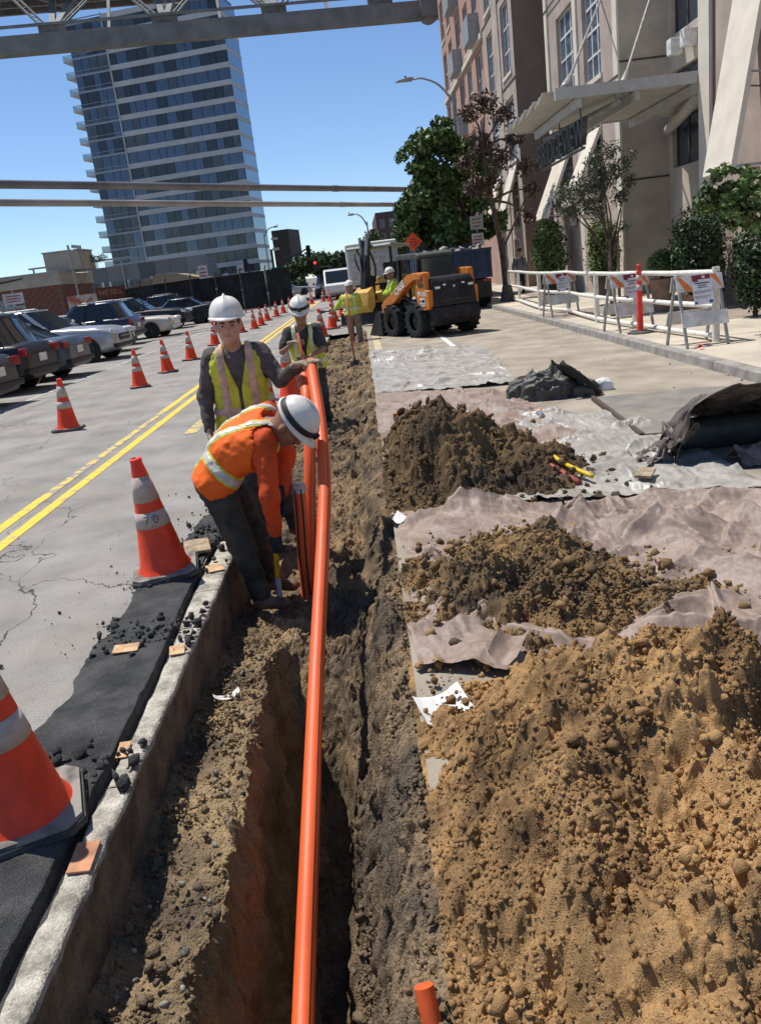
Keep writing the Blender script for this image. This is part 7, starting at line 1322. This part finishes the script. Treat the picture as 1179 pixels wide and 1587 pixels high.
# far brick apartment building behind the street tree
fb = thing('far_brick_building', 'far dark red brick apartment block rising above the box truck', 'building', (3.8, 140.0, 0)); MB().bx(0, 14, 0, 30, 0, 10.3).build('wall', mat('far dark brick', (0.11, 0.065, 0.055), 0.9), fb); MB().bx(-1.0, 0, 6, 30, 0, 8.2).build('wing', mat('far red brick', (0.20, 0.10, 0.075), 0.9), fb)
for i in range(6):
    for k in range(4): MB().bx(0.5 + 1.6 * i, 1.4 + 1.6 * i, -0.06, -0.003, 1.2 + 2.2 * k, 2.7 + 2.2 * k).build('window', M_TGG, fb)
# ---- brick building on the left
M_BRK = mat('brick red', (0.20, 0.085, 0.062), 0.9, var=0.2, vs=6); M_BRKM = mat('mortar', (0.19, 0.13, 0.11), 0.95)
bb = thing('brick_building', 'low red brick building with cream parapet behind the parked cars', 'building', (-16.6, 48.0, 0)); MB().bx(-12, -0.02, 0.02, 5.8, 0, 2.95).build('wall', M_BRKM, bb)
M_PARA = mat('cream parapet', (0.42, 0.365, 0.29), 0.9, var=0.08, vs=0.8); MB().bx(-12.1, 0.05, -0.05, 5.9, 2.953, 3.62).build('parapet', M_PARA, bb); MB().bx(-12.15, 0.10, -0.10, 5.95, 3.623, 3.70).build('coping', M_GALV, bb)
bkm = MB().bx(0, 0.40, 0, 0.022, 0, 0.165).mesh('brick', M_BRK); bkm2 = MB().bx(0, 0.022, 0, 0.40, 0, 0.165).mesh('brick', M_BRK); cnt = 0
for r_ in range(9):      # courses that show above the parked cars
    for i in range(14): 
        x = -5.9 + i * 0.42 + (0.21 if r_ % 2 else 0); z = 1.32 + r_ * 0.18
        if -4.35 < x < -2.75 and z < 2.4: continue
        if x + 0.40 < -0.03: obj_from('brick', bkm, bb, (x, -0.003, z)); cnt += 1
    for i in range(13): y = 0.05 + i * 0.42 + (0.21 if r_ % 2 else 0); obj_from('brick', bkm2, bb, (-0.021, y, 1.32 + r_ * 0.18)) if y < 5.3 else None
w_ = MB().bx(-4.1, -2.8, -0.06, -0.004, 0.9, 2.45).build('window', mat('dusty glass', (0.22, 0.24, 0.24), 0.3), bb)
for k in range(4): MB().bx(-4.1 + 0.42 * k, -4.05 + 0.42 * k, -0.075, -0.062, 0.9, 2.45).build('frame', M_FRAME, w_)
bx_ = thing('roof_box', 'tan stair box standing on the roof of the brick building', 'building', (-17.2, 50.0, 3.72)); MB().bx(-0.75, 1.35, 0, 2.4, 0, 1.05).build('wall', M_PARA, bx_, bevel=0.02); MB().bx(-0.8, 1.4, -0.05, 2.45, 1.053, 1.12).build('coping', M_GALV, bx_)
for i in range(2):
    b = MB(); b.tube([Vector((-11.5, -0.10, 3.55 - 0.05 * i)), Vector((-6, -0.12, 3.2 - 0.12 * i)), Vector((-2, -0.10, 3.5))], 0.03, 6); b.build('cable', M_DKP, bb)
tag(MB().box((0, 0, 0), (1.7, 0.03, 0.95)).build('banner', mat('banner cloth', (0.52, 0.42, 0.36), 0.8, col2=(0.36, 0.12, 0.07), vs=1.6, patch=(0.44, 0.5)), loc=(-14.4, 44.6, 1.75)), 'pale banner with red figure tied to the fence by the brick building', 'banner')
t = thing('we_sell_banner', 'dark red banner lettered WE SELL on the fence', 'banner', (-12.95, 44.6, 1.45)); MB().bx(-0.75, 0.75, -0.02, 0, 0, 1.0).build('cloth', mat('dark red cloth', (0.13, 0.045, 0.03), 0.8), t)
text('lettering', 'WE SELL', 0.34, mat('orange print', (0.42, 0.20, 0.09), 0.8), t, Vector((0, -0.024, 0.72)), rotm(Vector((1, 0, 0)), Vector((0, 0, 1)), Vector((0, -1, 0))), 0.002, 0.004); text('lettering', 'USED', 0.34, mat('orange print', (0.42, 0.20, 0.09), 0.8), t, Vector((0, -0.024, 0.32)), rotm(Vector((1, 0, 0)), Vector((0, 0, 1)), Vector((0, -1, 0))), 0.002, 0.004) if False else None
# picket fence and dark screen fence
fn = thing('picket_fence', 'black steel picket fence in front of the brick building', 'fence', (-15.0, 45.0, 0))
for k in range(36): MB().bar((0.13 * k - 0.4, 0, 0), (0.13 * k - 0.4, 0, 2.55 if k > 22 else 2.2), 0.035).build('picket', M_DKP, fn)
for z in (0.4, 2.05): MB().bar((-0.5, 0.03, z), (4.4, 0.03, z), 0.05).build('rail', M_DKP, fn)
sf = thing('screen_fence', 'tall black screened fence along the lot behind the parked cars', 'fence', (-15.5, 54.5, 0)); M_SCR = mat('black fence screen', (0.022, 0.022, 0.024), 0.85, var=0.3, vs=1.0)
for i in range(7): MB().bx(i * 1.6 + 0.05, i * 1.6 + 1.55, 0, 0.03, 0.2, 2.35 + 0.02 * i).build('screen', M_SCR, sf); MB().tube([(i * 1.6, 0.05, 0), (i * 1.6, 0.05, 2.55), (i * 1.6 + 0.12, -0.2, 2.75)], 0.04, 6).build('post', M_DKP, sf)
rt = thing('shed_roof', 'low tan gravel roof with ridge tiles behind the black fence', 'building', (-14.2, 60.0, 0)); MB().prism([(-2.2, 2.45), (0.2, 3.05), (1.6, 3.05), (3.4, 2.55)], 0, 5).build('roof', mat('tan roof', (0.34, 0.27, 0.19), 0.9), rt); MB().bx(-2.0, 3.2, 0.2, 4.8, 0, 2.44).build('wall', M_SCR, rt)
for i in range(6): MB().box((0.2 + 0.28 * i, 0.1, 3.10), (0.2, 0.3, 0.1)).build('ridge_tile', M_GALV, rt)
hd = thing('wood_hoarding', 'orange timber hoarding of horizontal boards behind the fence end', 'hoarding', (-13.6, 63.0, 0)); M_HRD = mat('orange timber', (0.42, 0.20, 0.085), 0.85, var=0.15, vs=3)
for k in range(8): MB().bx(0, 2.2, 0, 0.04, 0.30 * k + 0.2, 0.30 * k + 0.47).build('board', M_HRD, hd)
for k in range(3): MB().bx(2.21, 4.6, 0.1, 0.14, 1.9 + 0.22 * k, 2.10 + 0.22 * k).build('board', M_HRD, hd)
for x in (0.0, 1.1, 2.2, 4.5): MB().bx(x, x + 0.08, 0.045, 0.095, 0, 2.6).build('post', M_HRD, hd)
sf2 = thing('dark_fence', 'dark screened fence running right toward the intersection', 'fence', (-11.0, 78.0, 0))
for i in range(5): MB().bx(i * 0.9 - 2.3, i * 0.9 - 1.45, 0, 0.04, 0.1, 2.3).build('screen', M_SCR, sf2)
# ================================================================ trees, hedges
M_BARK = mat('bark', (0.12, 0.085, 0.06), 0.95, var=0.25, vs=8, bump=0.5, bs=25); M_BARKL = mat('pale bark', (0.24, 0.19, 0.14), 0.95, var=0.25, vs=8)
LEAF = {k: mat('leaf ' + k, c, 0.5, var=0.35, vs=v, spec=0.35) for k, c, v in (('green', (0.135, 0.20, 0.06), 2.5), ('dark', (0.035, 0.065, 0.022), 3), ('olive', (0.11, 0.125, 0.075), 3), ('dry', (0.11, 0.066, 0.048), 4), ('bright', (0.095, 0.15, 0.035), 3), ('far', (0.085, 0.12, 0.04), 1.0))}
def leaves(clumps, n, size, seed, shell=0.55, asp=0.5, up=0.3):
    """leaf-sized diamonds scattered in ragged clumps; returns verts, faces"""
    r = np.random.RandomState(seed); W = np.array([c[1] ** 2 for c in clumps]); W /= W.sum(); idx = r.choice(len(clumps), n, p=W); C = np.array([c[0] for c in clumps])[idx]; Rr = np.array([c[1] for c in clumps])[idx]
    d = r.randn(n, 3); d /= np.linalg.norm(d, axis=1)[:, None]; rad_ = (shell + (1 - shell) * r.rand(n)) ** 0.8 * (0.8 + 0.35 * r.rand(n))
    # twigs: cluster the leaves in tufts
    tuft = r.randn(n, 3) * 0.10; P = C + d * (Rr * rad_)[:, None] * np.array([1, 1, 0.85]) + tuft * Rr[:, None]
    nrm_ = d * 0.6 + r.randn(n, 3) * 0.7 + np.array([0, 0, up]); nrm_ /= np.linalg.norm(nrm_, axis=1)[:, None]; a = np.cross(nrm_, r.randn(n, 3)); a /= np.linalg.norm(a, axis=1)[:, None]; b_ = np.cross(nrm_, a)
    s = size * (0.6 + 0.8 * r.rand(n))[:, None]; fold = nrm_ * s * 0.18
    V = np.stack([P - a * s, P - b_ * s * asp + fold, P + a * s, P + b_ * s * asp + fold], 1).reshape(-1, 3); F = np.arange(n * 4).reshape(n, 4); return V, F
def tree(name, label, base, clumps, n, size, leaf, trunk, tr=0.12, seed=1, cat='tree', group=None, bark=None, asp=0.5, limbs=True, shell=0.5, second=None, top=None, ragged=False):
    t = thing(name, label, cat, base, group=group); B_ = np.array(base); bark = bark or M_BARK; r = random.Random(seed)
    full = clumps
    if ragged:
        q = np.random.RandomState(seed); clumps2 = []
        for c, rr in clumps:
            for _ in range(8): d = q.randn(3); d /= np.linalg.norm(d); clumps2.append((tuple(np.array(c) + d * rr * 0.75), rr * q.uniform(0.25, 0.6)))
        clumps = clumps2; second = (clumps[::2], second[1], second[2]) if second else None
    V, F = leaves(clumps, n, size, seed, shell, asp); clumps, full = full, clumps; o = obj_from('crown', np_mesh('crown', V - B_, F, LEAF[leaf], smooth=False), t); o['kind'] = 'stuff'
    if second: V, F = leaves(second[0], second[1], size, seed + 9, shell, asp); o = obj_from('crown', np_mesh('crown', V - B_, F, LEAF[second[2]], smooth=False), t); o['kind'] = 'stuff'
    if trunk:
        T = [np.array(p) - B_ for p in trunk]; k = len(T); MB().tube(smooth_path(T, 4), [tr * (1.25 - 0.75 * i / (4 * (k - 1))) for i in range(4 * (k - 1) + 1)], 10).build('trunk', bark, t, smooth='auto')
        if limbs:
            for c, rr in clumps:
                c = np.array(c) - B_; s = T[-1] * (0.5 + 0.5 * r.random()) if k == 2 else T[r.randrange(1, k)]; m_ = (s + c) / 2 + np.array([r.uniform(-.2, .2), r.uniform(-.2, .2), 0.15])
                MB().tube(smooth_path([s, m_, c], 3), [tr * 0.5 * (1 - 0.12 * i) for i in range(7)], 6).build('limb', bark, t, smooth=True)
                if rr > 0.5:
                    for q in range(3): e_ = c + np.array([r.uniform(-1, 1), r.uniform(-1, 1), r.uniform(-.5, 1)]) * rr * 0.8; MB().tube([c, (c + e_) / 2 + np.array([0, 0, 0.08]), e_], [tr * 0.2, tr * 0.14, tr * 0.05], 5).build('limb', bark, t)
    return t
R_ = random.Random(5)
def cl(cx, cy, cz, rx, ry, rz, n, r0, r1, seed):
    r = random.Random(seed); out = []
    while len(out) < n:
        x, y, z = r.uniform(-1, 1), r.uniform(-1, 1), r.uniform(-1, 1)
        if x * x + y * y + z * z < 1: out.append(((cx + x * rx, cy + y * ry, cz + z * rz), r.uniform(r0, r1)))
    return out
big = [((3.2, 42, 6.6), 0.75), ((3.6, 42, 5.6), 0.9), ((4.3, 41.6, 6.9), 0.95), ((5.1, 42, 7.2), 0.95), ((4.2, 41.4, 4.9), 1.2), ((3.0, 42, 3.9), 0.95), ((2.6, 42, 3.3), 0.6), ((3.9, 42, 3.2), 1.1), ((5.3, 41.6, 4.2), 1.2), ((6.0, 42, 5.4), 1.0), ((5.6, 42, 2.9), 0.9), ((4.7, 41.5, 2.7), 0.9), ((4.9, 42, 5.9), 1.0), ((6.9, 42.4, 3.4), 0.6), ((3.4, 42.3, 4.7), 0.8), ((6.6, 42.6, 2.9), 0.5), ((6.6, 42, 6.0), 0.5), ((2.5, 42, 4.4), 0.45), ((5.9, 41.8, 6.5), 0.55)]
big = [((x * 0.885, y * 0.885, 1.7 + (z - 1.7) * 0.885), r * 0.885) for (x, y, z), r in big]
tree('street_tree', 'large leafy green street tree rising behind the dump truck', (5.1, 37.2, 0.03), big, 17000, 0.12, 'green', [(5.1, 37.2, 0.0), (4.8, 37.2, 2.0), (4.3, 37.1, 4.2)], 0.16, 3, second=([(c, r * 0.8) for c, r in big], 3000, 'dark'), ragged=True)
tree('street_tree', 'smaller green street tree behind the box truck', (3.4, 56, 0.0), cl(3.6, 56, 3.2, 1.6, 1.2, 0.9, 8, 0.5, 0.9, 3), 3000, 0.16, 'bright', [(3.4, 56, 0.0), (3.5, 56, 2.6)], 0.12, 4)
dry = [((4.6, 32, 6.6), 0.5), ((5.2, 32, 6.9), 0.55), ((5.8, 32, 6.4), 0.5), ((6.2, 32.2, 5.6), 0.5), ((4.9, 32, 5.6), 0.6), ((5.6, 32, 5.0), 0.6), ((6.4, 31.8, 4.6), 0.45), ((4.3, 32, 5.0), 0.45), ((6.7, 32, 3.8), 0.4), ((5.2, 32, 4.2), 0.5), ((4.5, 32, 4.1), 0.45), ((6.5, 32, 2.9), 0.35), ((7.0, 32, 4.6), 0.3)]
tree('dry_street_tree', 'sparse withered street tree with brown leaves in front of the awnings', (5.55, 32.3, 0.03), dry, 2300, 0.085, 'dry', [(5.55, 32.3, 0.0), (5.45, 32.2, 1.8), (5.2, 32.1, 3.6), (4.95, 32, 5.4)], 0.11, 6, shell=0.1)
for i, (dx, lab) in enumerate(((0.0, 'x'),)): pass
ol = [((4.75, 19.2, 2.75), 0.36), ((5.1, 19.2, 2.85), 0.42), ((5.5, 19.2, 3.0), 0.45), ((5.85, 19.2, 3.15), 0.34), ((5.75, 19.2, 3.55), 0.28), ((6.15, 19.2, 3.35), 0.22), ((5.3, 19.2, 2.45), 0.36), ((4.85, 19.2, 2.35), 0.26), ((5.95, 19.2, 2.6), 0.26), ((6.0, 19.2, 1.95), 0.16), ((5.4, 19.2, 3.4), 0.26), ((6.15, 19.2, 2.9), 0.2), ((4.55, 19.2, 2.55), 0.2)]
tree('young_street_tree', 'slim olive green street tree staked on the sidewalk behind the delineator', (5.72, 19.2, 0.03), ol, 3600, 0.045, 'olive', [(5.72, 19.2, 0.0), (5.68, 19.2, 1.2), (5.5, 19.2, 2.5)], 0.055, 8, asp=0.33, shell=0.15)
t = thing('tree_stakes', 'pair of wooden stakes beside the slim olive tree', 'stakes', (5.74, 19.15, 0.03))
for dx in (-0.10, 0.10): MB().bar((dx, 0, 0), (dx, 0, 1.7), 0.05).build('stake', M_BARKL, t)
tr_ = cl(5.95, 13.2, 2.1, 0.55, 0.5, 0.30, 12, 0.18, 0.30, 11) + [((5.45, 13.2, 2.15), 0.2), ((6.5, 13.3, 2.2), 0.35), ((5.75, 13.2, 1.75), 0.15), ((6.3, 13.3, 1.75), 0.25)]
tree('small_street_tree', 'small bright leaved tree reaching in at the right edge', (6.75, 13.4, 0.03), tr_, 2600, 0.06, 'green', [(6.75, 13.4, 0.0), (6.7, 13.4, 1.4), (6.4, 13.35, 1.9)], 0.05, 12, shell=0.3, ragged=True)
tree('street_tree', 'leafy tree just showing at the left edge above the parked cars', (-13.6, 30, 0), cl(-13.55, 30, 4.2, 1.15, 1.0, 0.75, 10, 0.35, 0.6, 13), 2600, 0.12, 'bright', [(-13.6, 30, 0), (-13.6, 30, 3.4)], 0.13, 14, ragged=True)
# hedges and shrubs in pots
M_POT = mat('clay planter', (0.33, 0.20, 0.13), 0.85, var=0.12, vs=5); M_POTD = mat('dark planter', (0.10, 0.06, 0.05), 0.8)
def hedge(label, base, clumps, n, size, leaf, pot=None, seed=1, cat='hedge', second=None):
    t = tree('hedge', label, base, clumps, n, size, leaf, [base, (base[0], base[1], clumps[0][0][2])], 0.04, seed, cat, limbs=False, shell=0.75, asp=0.6, second=second)
    if pot: MB().lathe([(pot[0] * 0.75, 0), (pot[0], pot[1] * 0.9), (pot[0] * 1.06, pot[1] * 0.9), (pot[0] * 1.06, pot[1]), (pot[0] * 0.9, pot[1]), (pot[0] * 0.88, pot[1] * 0.9)], 20).build('planter', pot[2], t, smooth='auto')
    return t
col = lambda x, y, z0, z1, r, k: [((x, y, z0 + (z1 - z0) * i / (k - 1)), r * (1 - 0.12 * abs(2 * i / (k - 1) - 1) ** 2)) for i in range(k)]
hedge('leafy dark hedge column behind the far barricade, left of the pilaster', (7.15, 31.8, 0.03), col(7.15, 31.8, 0.7, 2.2, 0.62, 5) + [((6.95, 31.6, 1.9), 0.4), ((7.3, 31.9, 2.35), 0.3)], 4200, 0.06, 'green', (0.45, 0.5, M_POTD), 21)
hedge('clipped bright green hedge column beside the slim olive tree', (7.3, 25.4, 0.03), col(7.3, 25.4, 0.75, 1.95, 0.47, 5), 4200, 0.045, 'bright', (0.36, 0.62, M_POTD), 22)
hedge('large dark clipped shrub against the entrance recess', (7.3, 18.3, 0.03), col(7.3, 18.3, 0.8, 1.75, 0.58, 4) + [((7.35, 18.1, 0.55), 0.4)], 5200, 0.04, 'dark', (0.4, 0.5, M_POT), 23)
hedge('round clipped shrub in a clay planter left of the large dark shrub', (6.75, 18.9, 0.03), [((6.75, 18.9, 1.08), 0.30)], 1800, 0.035, 'green', (0.28, 0.72, M_POT), 24)
hedge('dark rounded shrub at the right edge below the small tree', (7.2, 15.4, 0.03), col(7.2, 15.4, 0.5, 1.3, 0.42, 3), 3000, 0.045, 'dark', None, 25)
# roof plants and far trees
tree('roof_plants', 'yellowish potted bamboo beside the stair box on the brick roof', (-16.0, 52.0, 3.72), [((-16.2 + 0.35 * i, 52.0, 4.25 + 0.06 * (i % 2)), 0.28) for i in range(4)], 700, 0.07, 'bright', [(-15.7, 52, 3.72), (-15.7, 52, 4.3)], 0.03, 31, cat='plant', limbs=False, asp=0.2)
far = [((-8.0, 104, 2.6), 1.2), ((-6.8, 105, 3.1), 1.4), ((-5.4, 105, 3.3), 1.5)]
tree('far_street_tree', 'left tree of the far clump beyond the intersection', (-6.8, 105, 0), far, 2400, 0.20, 'far', [(-6.8, 105, 0), (-6.8, 105, 3)], 0.15, 41, group='trees beyond the intersection', second=(far, 1200, 'dark'))
far = [((-4.3, 107, 3.3), 1.4), ((-3.4, 107, 3.0), 1.3), ((-4.2, 106, 2.2), 1.2)]
tree('far_street_tree', 'middle tree of the far clump beyond the intersection', (-4.0, 107, 0), far, 2200, 0.20, 'far', [(-4.0, 107, 0), (-4.0, 107, 3)], 0.15, 42, group='trees beyond the intersection', second=(far, 1200, 'dark'))
far = [((-2.2, 110, 3.4), 1.2), ((-1.4, 110, 2.8), 1.1), ((-2.6, 110, 2.4), 1.1)]
tree('far_street_tree', 'right tree of the far clump, beside the box truck', (-2.0, 110, 0), far, 2000, 0.20, 'dark', [(-2.0, 110, 0), (-2.0, 110, 3)], 0.15, 43, group='trees beyond the intersection', second=(far, 1200, 'far'))
far = [((-9.8, 100, 1.3), 0.9), ((-8.6, 100, 1.0), 0.8), ((-7.0, 101, 1.0), 0.9)]
tree('far_shrub', 'dark low shrubs under the far clump of trees', (-8.6, 100, 0), far, 1600, 0.16, 'dark', [(-8.6, 100, 0), (-8.6, 100, 0.8)], 0.08, 44, cat='shrub')
tree('far_street_tree', 'distant tree top above the white box truck', (2.6, 118, 0), [((2.2, 118, 6.0), 0.9), ((3.2, 118, 5.8), 0.9), ((2.6, 118, 4.6), 1.3), ((3.0, 118, 3.2), 1.4)], 1800, 0.2, 'far', [(2.6, 118, 0), (2.6, 118, 5)], 0.15, 45, group='trees beyond the intersection')
